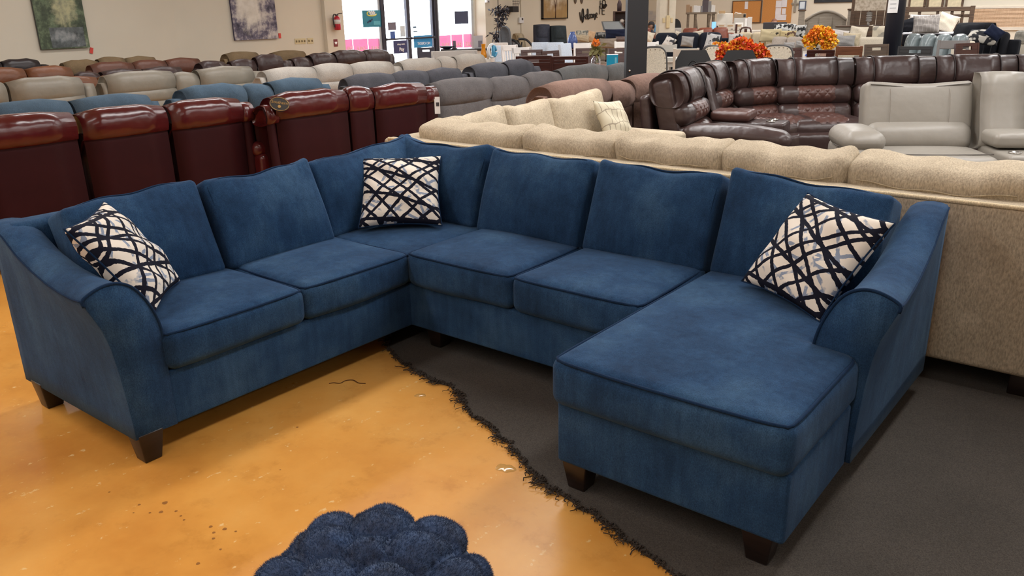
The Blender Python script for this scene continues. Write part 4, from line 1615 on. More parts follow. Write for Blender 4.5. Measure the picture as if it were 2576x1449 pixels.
def flat(name, label, cat, p0, p1, q0, q1, X, mat, th=0.006, text=None, group=None):
    """flat sign on the shop front spanning pixels p0..p1 by q0..q1 on plane X"""
    a = onx(p0, (q0 + q1) / 2, X)
    b = onx(p1, (q0 + q1) / 2, X)
    t = onx((p0 + p1) / 2, q0, X)
    u = onx((p0 + p1) / 2, q1, X)
    w, h = b[1] - a[1], t[2] - u[2]
    root = thing(name, label, cat, (X, (a[1] + b[1]) / 2, u[2]), PI / 2, group)
    bx(root, 'panel', -w / 2, w / 2, -th / 2, th / 2, 0, h, mat, 0.0)
    for (s, fx, fz, size, m, mir) in (text or []):
        tv = letters(s, size * h, 0.004, True, 1.0, mir)
        mesh('lettering', *xf(tv, TR(fx * w, -th / 2 - .004, fz * h)), m, root, False)
    return root, w, h


# what hangs on the glass
SIGNW = plain('sign_white', (240, 244, 250), 0.6)
SIGNY = plain('sign_yellow', (226, 224, 120), 0.6)
TEALS = plain('poster_teal', (58, 138, 164), 0.7)


def thin_film(name, col, w=0.6):
    """thin printed film that lets the daylight through"""
    m, nt, b = _mat(name)
    out = nt.nodes['Material Output']
    nt.links.new(ramp(nt, noise(nt, 8, 3), [(.3, tuple(v * .95 for v in lin(col))), (.7, lin(col))]), b.inputs['Base Color'])
    b.inputs['Roughness'].default_value = .8
    t = _n(nt, 'ShaderNodeBsdfTranslucent')
    t.inputs[0].default_value = (*lin(col), 1)
    mx = _n(nt, 'ShaderNodeMixShader')
    mx.inputs[0].default_value = w
    nt.links.new(b.outputs[0], mx.inputs[1])
    nt.links.new(t.outputs[0], mx.inputs[2])
    nt.links.new(mx.outputs[0], out.inputs[0])
    return m


PINK = thin_film('banner_pink', (236, 168, 196))
r_, w_, h_ = flat('window_poster', 'teal poster with white script and two card shapes on the left shop window', 'poster', 912, 958, 26, 68, XW - .03, TEALS)
for zz, a0, a1 in ((.88, -.16, .18), (.76, -.12, .2)):
    mesh('script', *tube([((a0 + (a1 - a0) * t) * w_, -.008, (zz + .045 * math.sin(t * 19) + .02 * t) * h_) for t in np.linspace(0, 1, 40)], .016, 5), SIGNW, r_)
mesh('script', *tube(smooth_line([(-.2 * w_, -.008, .92 * h_), (-.25 * w_, -.008, .8 * h_), (-.18 * w_, -.008, .7 * h_), (.05 * w_, -.008, .67 * h_), (.22 * w_, -.008, .72 * h_), (.24 * w_, -.008, .8 * h_)], 24), .016, 5), SIGNY, r_)
for fx, fz, a in ((-.18, .33, -.5), (-.05, .40, -.6)):
    mesh('emblem', *xf(box(-.09 * w_, .09 * w_, -.004, .004, -.05 * h_, .05 * h_), TR(fx * w_, -.008, fz * h_, 0, a)), plain('emblem_navy', (52, 72, 104), 0.7), r_, False)
bx(r_, 'printed_couch', .08 * w_, .44 * w_, -.008, -.003, .12 * h_, .36 * h_, plain('poster_teal_light', (96, 178, 200), 0.7))
flat('door_poster', 'navy poster reading shop now Pay on the lower left shop door', 'poster', 990, 1024, 102, 134, XW + .06, plain('poster_navy', (62, 66, 110), 0.7),
     text=[('shop now.', .06, .72, .21, SIGNW, False), ('Pay', .08, .30, .40, SIGNW, False)])
flat('door_decal', 'pale blue decal with mirrored NO CREDIT lettering on the right shop door', 'decal', 1041, 1087, 89, 119, XW - .05, thin_film('decal_blue', (80, 160, 200), .3),
     text=[('NO CREDIT', .03, .32, .30, SIGNW, True)])
flat('window_sign', 'dark square sign hanging on the right shop window', 'sign', 1144, 1178, 28, 60, XW - .02, plain('sign_slate', (70, 78, 108), 0.6))
flat('flyer', 'grey flyer with a black photo taped to the left shop door', 'flyer', 976, 996, 56, 76, XW - .05, plain('flyer_grey', (120, 116, 132), 0.8))
flat('flyer', 'small blue flyer taped to the left shop door above the push bar', 'flyer', 982, 994, 79, 97, XW - .05, plain('flyer_blue', (84, 110, 176), 0.8))
flat('notice_sheet', 'pale paper notice taped to the left shop door', 'notice', 1007, 1019, 65, 92, XW - .05, plain('notice_pale', (214, 226, 236), 0.8))
flat('hours_decal', 'small dark decal beside the door stile, upper of two', 'decal', 1039, 1047, 66, 71, XW - .05, plain('decal_dark', (88, 110, 132), 0.8))
flat('hours_decal', 'small dark decal beside the door stile, lower of two', 'decal', 1040, 1050, 78, 81, XW - .05, plain('decal_dark', (88, 110, 132), 0.8))
LGT = thin_film('letter_pale', (240, 250, 236))
for (p0, p1, q0, q1, lab) in ((862, 887, 99, 130, 'pink sale banner on the left shop window, leftmost piece'), (889, 925, 98, 130, 'pink sale banner on the left shop window, middle piece'),
                              (927, 960, 97, 130, 'pink sale banner on the left shop window, right piece'), (1106, 1134, 89, 121, 'pink sale banner on the right shop window, left piece'),
                              (1136, 1164, 87, 120, 'pink sale banner on the right shop window, middle piece'), (1166, 1194, 85, 119, 'pink sale banner on the right shop window, right piece')):
    flat('sale_banner', lab, 'banner', p0, p1, q0, q1, XW - .098, PINK, 0.008, [('SALE', 0, .24, .42, LGT, True)], 'pink sale banners on the shop windows')

# ================================================================== FRONT WALL PIECES
def canvas_mat(name, stops, scale, c2, sc2, center, seed=0):
    m, nt, b = _mat(name)
    tc = _n(nt, 'ShaderNodeTexCoord')
    f = noise(nt, scale, 7, 0.68)
    o1 = ramp(nt, f, stops)
    # a soft bright motif around a point of the canvas
    v = _n(nt, 'ShaderNodeVectorMath', operation='SUBTRACT')
    v.inputs[1].default_value = center
    nt.links.new(tc.outputs['Object'], v.inputs[0])
    s = _n(nt, 'ShaderNodeVectorMath', operation='MULTIPLY')
    s.inputs[1].default_value = sc2
    nt.links.new(v.outputs[0], s.inputs[0])
    ln = _n(nt, 'ShaderNodeVectorMath', operation='LENGTH')
    nt.links.new(s.outputs[0], ln.inputs[0])
    ad = _n(nt, 'ShaderNodeMath', operation='MULTIPLY_ADD')
    ad.inputs[1].default_value = 0.9
    nt.links.new(noise(nt, scale * 1.4, 5, 0.6), ad.inputs[0])
    nt.links.new(ln.outputs['Value'], ad.inputs[2])
    fac = ramp(nt, ad.outputs[0], [(0.75, (1, 1, 1)), (1.0, (0, 0, 0))])
    mx = _n(nt, 'ShaderNodeMix', data_type='RGBA')
    nt.links.new(fac, mx.inputs[0])
    nt.links.new(o1, mx.inputs[6])
    o2 = ramp(nt, noise(nt, scale * 2, 4), c2)
    nt.links.new(o2, mx.inputs[7])
    nt.links.new(mx.outputs[2], b.inputs['Base Color'])
    b.inputs['Roughness'].default_value = 0.6
    return m


# landscape canvas on the angled wall
def on_wall_left(px, py):
    n = np.array([0.944 * 1.0, 0.33, 0.0])
    n = np.array([-_dA[1], _dA[0], 0.0])
    d = ray(px, py)
    p0 = np.array([XW, YA, 0.0])
    t = ((p0 - CAM) @ n) / (d @ n)
    return CAM + d * t


a_, b_ = on_wall_left(100, 125), on_wall_left(222, 119)
_w = float(np.hypot(*(b_ - a_)[:2]))
_rz = math.atan2((b_ - a_)[1], (b_ - a_)[0])
_mid = (a_ + b_) / 2
cv = thing('landscape_canvas', 'canvas print of a sunlit woodland stream on the left cream wall', 'painting', (_mid[0] + .05, _mid[1] + .007, float(_mid[2])), _rz)
mesh('stretcher', *box(-_w / 2, _w / 2, -.0, .035, 0, 1.6), plain('canvas_edge', (60, 62, 58), 0.8), cv, False)
mesh('print', *box(-_w / 2, _w / 2, -.006, .0, 0, 1.6), canvas_mat('woodland_print', [(.3, lin((34, 40, 36))), (.48, lin((70, 82, 62))), (.6, lin((110, 124, 96))), (.74, lin((150, 152, 140)))], 4.5,
     [(.3, lin((128, 132, 112))), (.6, lin((178, 174, 136)))], (2.3, 2.3, 1.1), (0.08, 0, 0.72)), cv, False)
mesh('stream', *box(-_w * .28, _w * .42, -.009, -.006, 0.02, 0.34), canvas_mat('stream_print', [(.35, lin((58, 64, 64))), (.6, lin((104, 110, 112))), (.75, lin((140, 144, 144)))], 7,
     [(.4, lin((116, 122, 124))), (.7, lin((158, 160, 160)))], (2, 2, 5), (0, 0, .2)), cv, False)
rt = on_wall_left(229, 127)
tag(mesh('red_tag', *xf(box(-.03, .03, -.004, .0, -.05, .05), TR(rt[0] + .015, rt[1], rt[2], 0, .3, _rz)), plain('tag_red', (206, 70, 60), 0.7), None, False), 'small red sale tag beside the landscape canvas', 'tag')

a_, b_ = onx(588, 101, XW), onx(697, 97, XW)
_w = b_[1] - a_[1]
cv = thing('waterfall_canvas', 'grey and mauve waterfall canvas print above the tan recliners', 'painting', (XW + .045, (a_[1] + b_[1]) / 2, float(b_[2])), PI / 2)
mesh('stretcher', *box(-_w / 2, _w / 2, 0, .04, 0, 1.45), plain('canvas_edge_mauve', (58, 54, 76), 0.8), cv, False)
mesh('print', *box(-_w / 2, _w / 2, -.006, 0, 0, 1.45), canvas_mat('waterfall_print', [(.38, lin((44, 40, 58))), (.47, lin((104, 98, 116))), (.54, lin((176, 168, 166))), (.66, lin((216, 210, 202)))], 2.6,
     [(.3, lin((196, 188, 176))), (.7, lin((224, 218, 208)))], (1.5, 1.5, 1.0), (-0.1, 0, 0.7)), cv, False)
rt = onx(704, 90, XW + .01)
tag(mesh('red_tag', *box(rt[0] - .008, rt[0], rt[1] - .03, rt[1] + .03, rt[2] - .05, rt[2] + .05), plain('tag_red', (206, 70, 60), 0.7), None, False), 'small red tag right of the waterfall canvas', 'tag')
PLATE = plain('almond_plastic', (206, 190, 150), 0.5)
for (p0, p1, q0, q1, nsw, lab) in ((742, 768, 96, 111, 4, 'wide almond switch plate with four toggles on the cream wall'), (773, 787, 95, 110, 2, 'narrow almond switch plate with two toggles on the cream wall')):
    A, Bq = onx(p0, q1, XW), onx(p1, q0, XW)
    rt = thing('switch_plate', lab, 'light switch', (XW + .006, (A[1] + Bq[1]) / 2, (A[2] + Bq[2]) / 2), PI / 2)
    w, h = Bq[1] - A[1], Bq[2] - A[2]
    bx(rt, 'plate', -w / 2, w / 2, -.006, .006, -h / 2, h / 2, PLATE, .004)
    for k in range(nsw):
        bx(rt, 'toggle', -w / 2 + w * (k + .5) / nsw - .012, -w / 2 + w * (k + .5) / nsw + .012, -.025, -.005, -.022, .02, plain('toggle_brown', (120, 104, 74), 0.5), .003)

# fire extinguisher and red call sign on the pier
def extinguisher():
    X = XW + .12
    P = onx(842, 76, X)
    T = onx(840, 33, X)
    h = T[2] - P[2]
    root = thing('fire_extinguisher', 'red fire extinguisher with a white label hanging beside the shop window', 'extinguisher', (X + .11, P[1], float(P[2])), PI / 2)
    r = 0.075
    mesh('cylinder', *lathe([(.02, 0), (r * .9, 0.004), (r, .03), (r, h * .66), (r * .8, h * .76), (r * .35, h * .82), (r * .3, h * .86), (.01, h * .862)], 20), plain('extinguisher_red', (176, 34, 50), 0.3), root)
    mesh('label', *lathe([(r + .001, h * .36), (r + .002, h * .36), (r + .002, h * .62), (r + .001, h * .62)], 20, False), plain('label_white', (214, 212, 210), 0.6), root)
    bx(root, 'valve', -.03, .03, -.03, .03, h * .85, h * .93, plain('steel_dark', (92, 90, 92), 0.35, .8), .005)
    mesh('handle', *tube([(0, -.02, h * .93), (.04, -.05, h * .97), (.1, -.07, h * .98)], .011, 6), plain('steel_dark', (92, 90, 92)), root)
    mesh('hose', *tube(smooth_line([(-.02, 0, h * .9), (-.09, -.02, h * .92), (-.13, -.03, h * .75), (-.125, -.03, h * .45), (-.1, -.02, h * .25), (-.09, -.02, h * .18)], 24), .013, 7), plain('hose_black', (40, 38, 44), 0.5), root)
    bx(root, 'bracket', -.03, .03, .06, .105, h * .3, h * .7, plain('steel_dark', (92, 90, 92)), .003)
    A = onx(844, 108, X)
    s = thing('alarm_call_sign', 'small red wall sign with a white heart below the fire extinguisher', 'sign', (X + .008, A[1], float(A[2])), PI / 2)
    bx(s, 'plate', -.055, .055, -.006, .006, -.08, .08, plain('sign_maroon', (122, 46, 48), 0.5), .004)
    t = np.linspace(0, 2 * PI, 24, endpoint=False)
    mesh('heart', *prism([(.0022 * 16 * math.sin(q) ** 3, .0024 * (13 * math.cos(q) - 5 * math.cos(2 * q) - 2 * math.cos(3 * q) - math.cos(4 * q))) for q in t], -.01, -.006), SIGNW, s, False)


extinguisher()
tc_ = onx(1308, 51, XW)
th = thing('thermostat', 'white wall thermostat with a dark display and a conduit on the cream wall', 'thermostat', (XW + .036, tc_[1], float(tc_[2])), PI / 2)
bx(th, 'case', -.10, .10, -.03, .03, -.08, .08, plain('plastic_white', (214, 214, 216), 0.4), .01)
bx(th, 'display', .0, .07, -.034, -.03, .0, .06, plain('display_dark', (70, 60, 60), 0.3))
bx(th, 'conduit', .03, .055, .01, .03, .08, 2.2 - 0, plain('conduit_cream', (204, 194, 174), 0.7))
bx(th, 'conduit', .03, .055, .01, .03, -1.2, -.08, plain('conduit_cream', (204, 194, 174), 0.7))
cm = onx(1222, 4, XW + .36)
cmr = thing('wall_sensor', 'small white sensor high on the pier right of the shop window', 'sensor', (XW + .42, cm[1], float(cm[2])), PI / 2)
bx(cmr, 'housing', -.06, .06, -.04, .05, -.03, .05, plain('plastic_white', (214, 214, 216)), .015, True)
bx(cmr, 'lens', -.02, .02, -.048, -.04, -.02, .02, plain('display_dark', (70, 60, 60)), .004)

# tree canvas
a_, b_ = onx(1361, 49, XW), onx(1424, 45, XW)
_w = b_[1] - a_[1]
cv = thing('tree_canvas', 'framed canvas of a silver leaved tree on a gold ground', 'painting', (XW + .05, (a_[1] + b_[1]) / 2, float(b_[2]) - .02), PI / 2)
mesh('frame', *join(box(-_w / 2, _w / 2, -.03, .045, 0, .03), box(-_w / 2, _w / 2, -.03, .045, 1.17, 1.2), box(-_w / 2, -_w / 2 + .03, -.03, .045, 0, 1.2), box(_w / 2 - .03, _w / 2, -.03, .045, 0, 1.2)), plain('frame_black', (34, 28, 26), 0.5), cv, False)
mesh('print', *box(-_w / 2 + .02, _w / 2 - .02, -.01, .03, .02, 1.18), canvas_mat('tree_print', [(.3, lin((146, 116, 74))), (.7, lin((176, 146, 96)))], 2.0,
     [(.35, lin((120, 104, 84))), (.5, lin((176, 160, 138))), (.65, lin((208, 196, 178)))], (0.8, 0.8, 0.95), (0, 0, 0.76)), cv, False)
mesh('tree_trunk', *join(tube([(0.0, -.014, .03), (.01, -.014, .3), (.04, -.014, .5), (.1, -.014, .62)], np.array([.016, .013, .009, .005]), 6), tube([(.01, -.014, .3), (-.03, -.014, .48), (-.12, -.014, .6)], np.array([.012, .009, .004]), 5)), plain('trunk_brown', (84, 52, 42), 0.8), cv)

# lettering on the wall: Welcome (script) and HOME
INK = plain('sign_black', (22, 20, 20), 0.5)


def wall_strokes(name, label, cat, strokes, X, r, anchor):
    root = thing(name, label, cat, (X, float(onx(*anchor, X)[1]), float(onx(*anchor, X)[2])), PI / 2)
    y0, z0 = float(onx(*anchor, X)[1]), float(onx(*anchor, X)[2])
    for S, rr in strokes:
        P = []
        for p in S:
            q = onx(p[0], p[1], X)
            P.append((q[1] - y0, 0.0, q[2] - z0))
        n = max(8, len(P) * 5)
        mesh('letter', *tube(smooth_line(P, n) if len(P) > 2 else np.array(P), rr, 6), INK, root)
    return root


W = lambda pts: [(1420 + x / 9.66, y / 9.66) for x, y in pts]
wall_strokes('welcome_sign', 'black script Welcome sign on the cream wall', 'sign', [
    (W([(375, 295), (385, 400), (405, 490), (420, 440), (430, 330), (440, 230), (455, 225), (465, 300), (470, 400), (455, 520), (440, 540), (430, 500), (445, 430), (490, 400)]), .019),
    (W([(505, 430), (545, 400), (540, 355), (515, 370), (505, 420), (525, 465), (560, 440)]), .012),
    (W([(560, 450), (578, 330), (575, 235), (560, 225), (555, 300), (560, 420), (580, 470), (600, 440)]), .015),
    (W([(640, 345), (610, 350), (598, 400), (610, 445), (640, 430)]), .015),
    (W([(660, 340), (640, 380), (650, 430), (680, 420), (685, 360), (660, 340)]), .015),
    (W([(692, 440), (700, 340), (715, 370), (712, 430), (728, 350), (745, 360), (738, 480), (765, 400)]), .015),
    (W([(765, 400), (795, 350), (785, 315), (765, 340), (768, 400), (800, 420)]), .015)], XW + .03, .02, (1480, 40))
wall_strokes('home_sign', 'thin black metal HOME sign beside the Welcome sign', 'sign', [
    (W([(870, 10), (868, 200)]), .013), (W([(925, 5), (922, 130)]), .013), (W([(868, 95), (925, 90)]), .012),
    (W([(930, 20), (960, 5), (995, 25), (1000, 95)]), .013),
    (W([(860, 140), (855, 350)]), .013), (W([(862, 180), (890, 205), (915, 180)]), .012), (W([(915, 180), (918, 345)]), .014),
    (W([(918, 345), (980, 350)]), .013), (W([(925, 260), (975, 265)]), .012), (W([(925, 195), (975, 190)]), .012),
    (W([(920, 115), (1020, 115)]), .012), (W([(930, 125), (960, 180), (1010, 120)]), .05)], XW + .03, .02, (1517, 18))
for k, (px, lab) in enumerate(((1448, 'dark metal leaf ornament at the top of the wall, left of a pair'), (1464, 'dark metal leaf ornament at the top of the wall, right of a pair'))):
    P = onx(px, 0, XW + .03)
    V, F = lathe([(.002, -.12), (.05, -.07), (.075, 0.0), (.05, .12), (.002, .2)], 12)
    V[:, 1] *= .2
    o = mesh('leaf_ornament', *xf((V, F), TR(P[0], P[1], P[2], 0, 0, PI / 2)), plain('ornament_bronze', (104, 96, 90), 0.4, .4))
    tag(o, lab, 'ornament')


# ================================================================== PLANT CORNER
def foliage(root, pts, n, spread, size, mat, seed):
    rg = np.random.default_rng(seed)
    V, F = [], []
    for i in range(n):
        c = pts[rg.integers(len(pts))] + rg.normal(0, spread, 3)
        d = rg.normal(0, 1, 3)
        d[2] -= .6
        d /= np.linalg.norm(d)
        s = np.cross(d, rg.normal(0, 1, 3))
        s /= np.linalg.norm(s)
        L = size * rg.uniform(.7, 1.3)
        o = len(V)
        V += [c, c + d * L * .5 + s * L * .2, c + d * L, c + d * L * .5 - s * L * .2, c + d * L * .5 + np.cross(d, s) * L * .06]
        F += [(o, o + 1, o + 4), (o + 1, o + 2, o + 4), (o + 2, o + 3, o + 4), (o + 3, o, o + 4)]
    ob = mesh('foliage', np.array(V), F, mat, root)
    ob['kind'] = 'stuff'


LEAF = plain('ficus_leaf', (44, 42, 52), 0.5, var=.4, scale=20)
rt, mp = put('potted_ficus', 'dark leaved ficus in a tall brown pot at the end of the window pier', 'plant', 1252, 22.0)
zt_ = hgt(1252, 20, 22)
mesh('pot', *lathe([(.12, .0), (.17, .02), (.2, .35), (.17, .6), (.13, .78), (.14, .82), (.11, .82), (.1, .78)], 20), plain('pot_brown', (92, 80, 76), 0.5), rt)
stem = np.array([(0, 0, .8), (-.05, 0, 1.05), (-.02, .0, 1.3), (.02, 0, zt_ - .1)])
mesh('trunk', *tube(smooth_line(stem, 20), .014, 6), plain('bark', (70, 54, 48), 0.9), rt)
mesh('trunk', *tube(smooth_line(stem + np.array([(.03, 0, 0), (.06, .03, 0), (.1, 0, 0), (.16, 0, -.05)]), 20), .01, 6), plain('bark', (70, 54, 48), 0.9), rt)
_pts = [np.array([.0 + dx, 0, z]) for z, dx in ((zt_ - .02, .1), (zt_ - .06, .22), (zt_ - .1, .02), (zt_ - .16, .2), (zt_ - .22, .08), (zt_ - .32, .12), (zt_ - .4, .06), (.98, .02), (.92, .16), (.88, .24), (1.05, 0), (1.15, -.08), (zt_ - .08, -.1))]
foliage(rt, _pts, 260, .05, .13, LEAF, 3)
# arc floor stand behind the plant
rt, mp = put('arc_floor_stand', 'thin dark metal arc stand rising behind the ficus', 'lamp', 1254, 23.0)
mesh('base', *lathe([(.01, 0), (.14, 0.0), (.14, .02), (.01, .03)], 20), BLACK, rt)
mesh('pole', *tube([(0, 0, .03), (0, 0, 2.4)], .012, 6), BLACK, rt)
mesh('arc', *tube(smooth_line([(.08, 0, 1.86), (0, 0, 1.82), (-.12, 0, 1.74), (-.22, 0, 1.60)], 16), .01, 6), BLACK, rt)
rt = thing('wire_basket', 'black wall basket of wire with a dark lower box', 'basket', (XW + .16, yx(1279), float(onx(1279, 31, XW)[2])), PI / 2)
bw = (yx(1284) - yx(1266)) * .42
bx(rt, 'box', -bw, bw, -.12, .12, 0, .16, BLACK, .008)
for k in range(8):
    x = -bw + 2 * bw * k / 7
    mesh('wire', *tube([(x, -.12, .16), (x * 1.25, -.15, .36)], .005, 4), BLACK, rt)
for z, s in ((.22, 1.08), (.29, 1.16), (.36, 1.25)):
    mesh('wire', *tube([(-bw * s, -.12 - .04 * (s - 1), z), (bw * s, -.12 - .04 * (s - 1), z)], .006, 4), BLACK, rt)

# ================================================================== SEATING BUILDERS
def chair(name, label, px0, px1, py, D, mat, style, turn=0.0, seat_mat=None, sh=0.47, group=None):
    rt, mp = put(name, label, 'chair', (px0 + px1) / 2, D, turn, 0.0, group)
    w = (px1 - px0) * mp / max(.6, abs(math.cos(turn)) + .35 * abs(math.sin(turn)))
    w = min(max(w, .38), .62)
    zt = hgt((px0 + px1) / 2, py, D)
    d = 0.46
    sm = seat_mat or mat
    tl = Matrix.Rotation(math.radians(-8), 4, 'X')
    Mb = TR(0, d / 2 - .02, sh) @ tl
    hb = zt - sh
    mesh('seat', *softbox(w, d, .06, .02, (2, 2, 1), 2, (0, 0, .012), None, (0, 0, sh - .03)), sm, rt)
    for sx in (-1, 1):
        mesh('leg', *box(sx * (w / 2 - .03) - .02, sx * (w / 2 - .03) + .02, -d / 2 + .01, -d / 2 + .05, 0.001, sh - .05, .004), mat, rt, False)
        mesh('leg', *box(sx * (w / 2 - .03) - .02, sx * (w / 2 - .03) + .02, d / 2 - .05, d / 2 - .01, 0.001, sh - .05, .004), mat, rt, False)
    if style == 'slat':
        for sx in (-1, 1):
            mesh('back_post', *box(sx * (w / 2 - .025) - .02, sx * (w / 2 - .025) + .02, -.015, .015, -.02, hb, .004), mat, rt, False, Mb)
        mesh('top_rail', *softbox(w, .03, .11, .008, (2, 1, 1), 1, c=(0, 0, hb - .06)), mat, rt, False, Mb)
        for k in range(5):
            x = (-w / 2 + .07) + (w - .14) * k / 4
            mesh('slat', *box(x - .016, x + .016, -.008, .008, .05, hb - .1, .003), mat, rt, False, Mb)
    elif style == 'ladder':
        for sx in (-1, 1):
            mesh('back_post', *box(sx * (w / 2 - .025) - .02, sx * (w / 2 - .025) + .02, -.015, .015, -.02, hb, .004), mat, rt, False, Mb)
        for z, hh in ((hb - .07, .12), (hb - .25, .06)):
            mesh('back_rail', *box(-w / 2 + .02, w / 2 - .02, -.012, .012, z - hh / 2, z + hh / 2, .004), mat, rt, False, Mb)
    elif style == 'slot':
        zs = hb - .07
        for x0, x1, z0, z1 in ((-w / 2, w / 2, .06, zs - .022), (-w / 2, w / 2, zs + .022, hb), (-w / 2, -.075, zs - .022, zs + .022), (.075, w / 2, zs - .022, zs + .022)):
            mesh('back_panel', *box(x0, x1, -.014, .014, z0, z1, .003), mat, rt, False, Mb)
        for sx in (-1, 1):
            mesh('back_post', *box(sx * (w / 2 - .012) - .014, sx * (w / 2 - .012) + .014, -.02, .02, -.03, hb, .004), mat, rt, False, Mb)
    elif style == 'slip':
        mesh('slipcover_back', *softbox(w, .09, hb + .04, .025, (3, 1, 3), 2, (0, .01, 0), None, (0, 0, hb / 2 - .02)), sm, rt, True, Mb)
        mesh('slipcover_skirt', *softbox(w + .01, d + .01, sh - .06, .02, (2, 2, 2), 1, c=(0, 0, sh / 2 - .02)), sm, rt, True)
    elif style == 'framed':
        n = 12
        hw = w / 2 - .02
        out = [(-hw, .02), (-hw * 1.04, hb * .5), (-hw, hb - .12), (-hw * .72, hb - .02), (0, hb), (hw * .72, hb - .02), (hw, hb - .12), (hw * 1.04, hb * .5), (hw, .02)]
        L = smooth_line([(x, 0, z) for x, z in out], 44)
        mesh('back_frame', *tube(L, .024, 8), mat, rt, True, Mb)
        V, F = prism([(x * .97, z * .975 + .01) for x, _, z in L], -.035, .03)
        mesh('back_pad', V, F, sm, rt, False, Mb)
        for k in range(0, 44, 2):
            q = L[k]
            mesh('nailhead', *xf(lathe([(.001, 0), (.008, 0.0), (.006, .006), (.001, .008)], 6), TR(q[0] * .9, -.036, q[2] * .93 + .02, PI / 2)), plain('nail_bronze', (120, 100, 80), .3, .8), rt, True, Mb)
    elif style == 'arch':
        hw = w / 2
        out = [(-hw, .02), (-hw, hb - .14), (-hw * .7, hb), (hw * .7, hb), (hw, hb - .14), (hw, .02)]
        mesh('back_panel', *prism(out, -.02, .02), mat, rt, False, Mb)
        for s_ in (.35, .6):
            L = smooth_line([(-hw * s_, -.022, .1), (-hw * s_, -.024, hb * .45), (0, -.024, hb * (.55 + .4 * s_)), (hw * s_, -.024, hb * .45), (hw * s_, -.022, .1)], 24)
            mesh('carving', *tube(L, .008, 5), mat, rt, True, Mb)
    return rt


def table(name, label, px0, px1, py, D, mat, z=0.76, depth=0.95, turn=0.0, top_mat=None, cat='table', base='legs'):
    rt, mp = put(name, label, cat, (px0 + px1) / 2, D, turn)
    w = (px1 - px0) * mp
    mesh('table_top', *box(-w / 2, w / 2, -depth / 2, depth / 2, z - .045, z, .008), top_mat or mat, rt, False)
    mesh('apron', *box(-w / 2 + .05, w / 2 - .05, -depth / 2 + .06, depth / 2 - .06, z - .13, z - .045, .002), mat, rt, False)
    for sx in (-1, 1):
        for sy in (-1, 1):
            x, y = sx * (w / 2 - .08), sy * (depth / 2 - .1)
            mesh('leg', *box(x - .035, x + .035, y - .035, y + .035, 0.001, z - .045, .004), mat, rt, False)
    return rt


def place_on(px, py, D):
    return dist(px, py, D)


def sofa(name, label, px0, px1, py, D, mat, turn=0.0, ncush=3, arms=True, arm_h=.62, puffy=.03, seat_h=.46, group=None, r=.06):
    """ordinary sofa facing the camera (plus turn); top of the cushions at py"""
    rt, mp = put(name, label, 'sofa', (px0 + px1) / 2, D, turn, 0.0, group)
    w = (px1 - px0) * mp / max(.45, abs(math.cos(turn)))
    zt = hgt((px0 + px1) / 2, py, D)
    d = .92
    mesh('base', *softbox(w - .02, d - .06, .26, .02, (2, 1, 1), 1, c=(0, 0, .20)), mat, rt)
    mesh('back_frame', *softbox(w, .18, zt - .2, .04, (2, 1, 2), 2, c=(0, d / 2 - .09, (zt - .2) / 2 + .08)), mat, rt)
    aw = .17 if arms else 0
    cw = (w - 2 * aw) / ncush
    for k in range(ncush):
        x = -w / 2 + aw + cw * (k + .5)
        mesh('seat_cushion', *softbox(cw - .008, d - .26, .17, .05, (3, 3, 1), 2, (0, .01, .02), None, (x, -.11, seat_h - .075)), mat, rt)
        hb = zt - seat_h + .02
        mesh('back_cushion', *xf(softbox(cw - .004, .2, hb, r, (5, 2, 4), 3, (.004, puffy, .012)), TR(x, d / 2 - .24, seat_h + hb / 2 - .01, math.radians(-12))), mat, rt)
    if arms:
        for sx in (-1, 1):
            mesh('arm', *softbox(aw, d, arm_h - .08, .06, (2, 3, 2), 3, (.008, .01, .01), None, (sx * (w / 2 - aw / 2), 0, arm_h / 2 + .04)), mat, rt)
    for sx in (-1, 1):
        for sy in (-1, 1):
            mesh('leg', *box(sx * (w / 2 - .1) - .03, sx * (w / 2 - .1) + .03, sy * .36 - .03, sy * .36 + .03, .001, .08, .004), ESP, rt, False)
    return rt


def cushion(label, px0, px1, py0, py1, D, mat, thick=.16, roll=0.0, lean=-18, turn=0.0, seed=0, name='throw_pillow'):
    """plump pillow filling the pixel box, leaning back"""
    P, mp, rz = spot((px0 + px1) / 2, (py0 + py1) / 2, D)
    w, h = (px1 - px0) * mp, (py1 - py0) * mp
    (V, F), rim = knife_pillow(w * 1.05, h * 1.08, min(thick, .5 * min(w, h) + .05), 14, .07, seed, .45)
    o = mesh(name, V, F, mat)
    o.matrix_world = TR(*P, 0, 0, rz + turn) @ Matrix.Rotation(math.radians(lean), 4, 'X') @ Matrix.Rotation(roll, 4, 'Y')
    return tag(o, label, 'pillow')

# ================================================================== COLUMNS AND INNER PIERS
P, mp, rz = spot(1601, 60, 10.3)
col = struct('wall_column', xf(box(-.123, .123, -.123, .123, 0.0, HH, .006), TR(P[0], P[1], 0, 0, 0, rz + .12)), plain('column_black', (24, 23, 26), 0.6))
mesh('bolt', *xf(lathe([(.001, 0), (.016, 0), (.012, .01), (.001, .012)], 8), TR(*dist(1584, 178, 10.16), PI / 2, 0, rz)), plain('steel', (190, 186, 180)), col)
P, mp, rz = spot(2250, 60, 17.0)
pole = struct('wall_column_round', xf(lathe([(.155, 0), (.155, HH)], 24), TR(P[0], P[1], 0)), plain('pole_black', (26, 27, 38), 0.45), None, True)
nt_ = dist(2247, 12, 16.83)
n_ = thing('paper_notice', 'white paper notice taped high on the round black pole', 'notice', nt_, rz)
bx(n_, 'sheet', -.085, .085, -.003, .003, -.14, .3, plain('paper_white', (222, 220, 218)))
for k in range(4):
    bx(n_, 'text_line', -.05, .05, -.005, -.003, -.06 + .07 * k, -.05 + .07 * k, plain('print_grey', (150, 150, 154), .8), 0)
P, mp, rz = spot(1674, 60, 23.0)
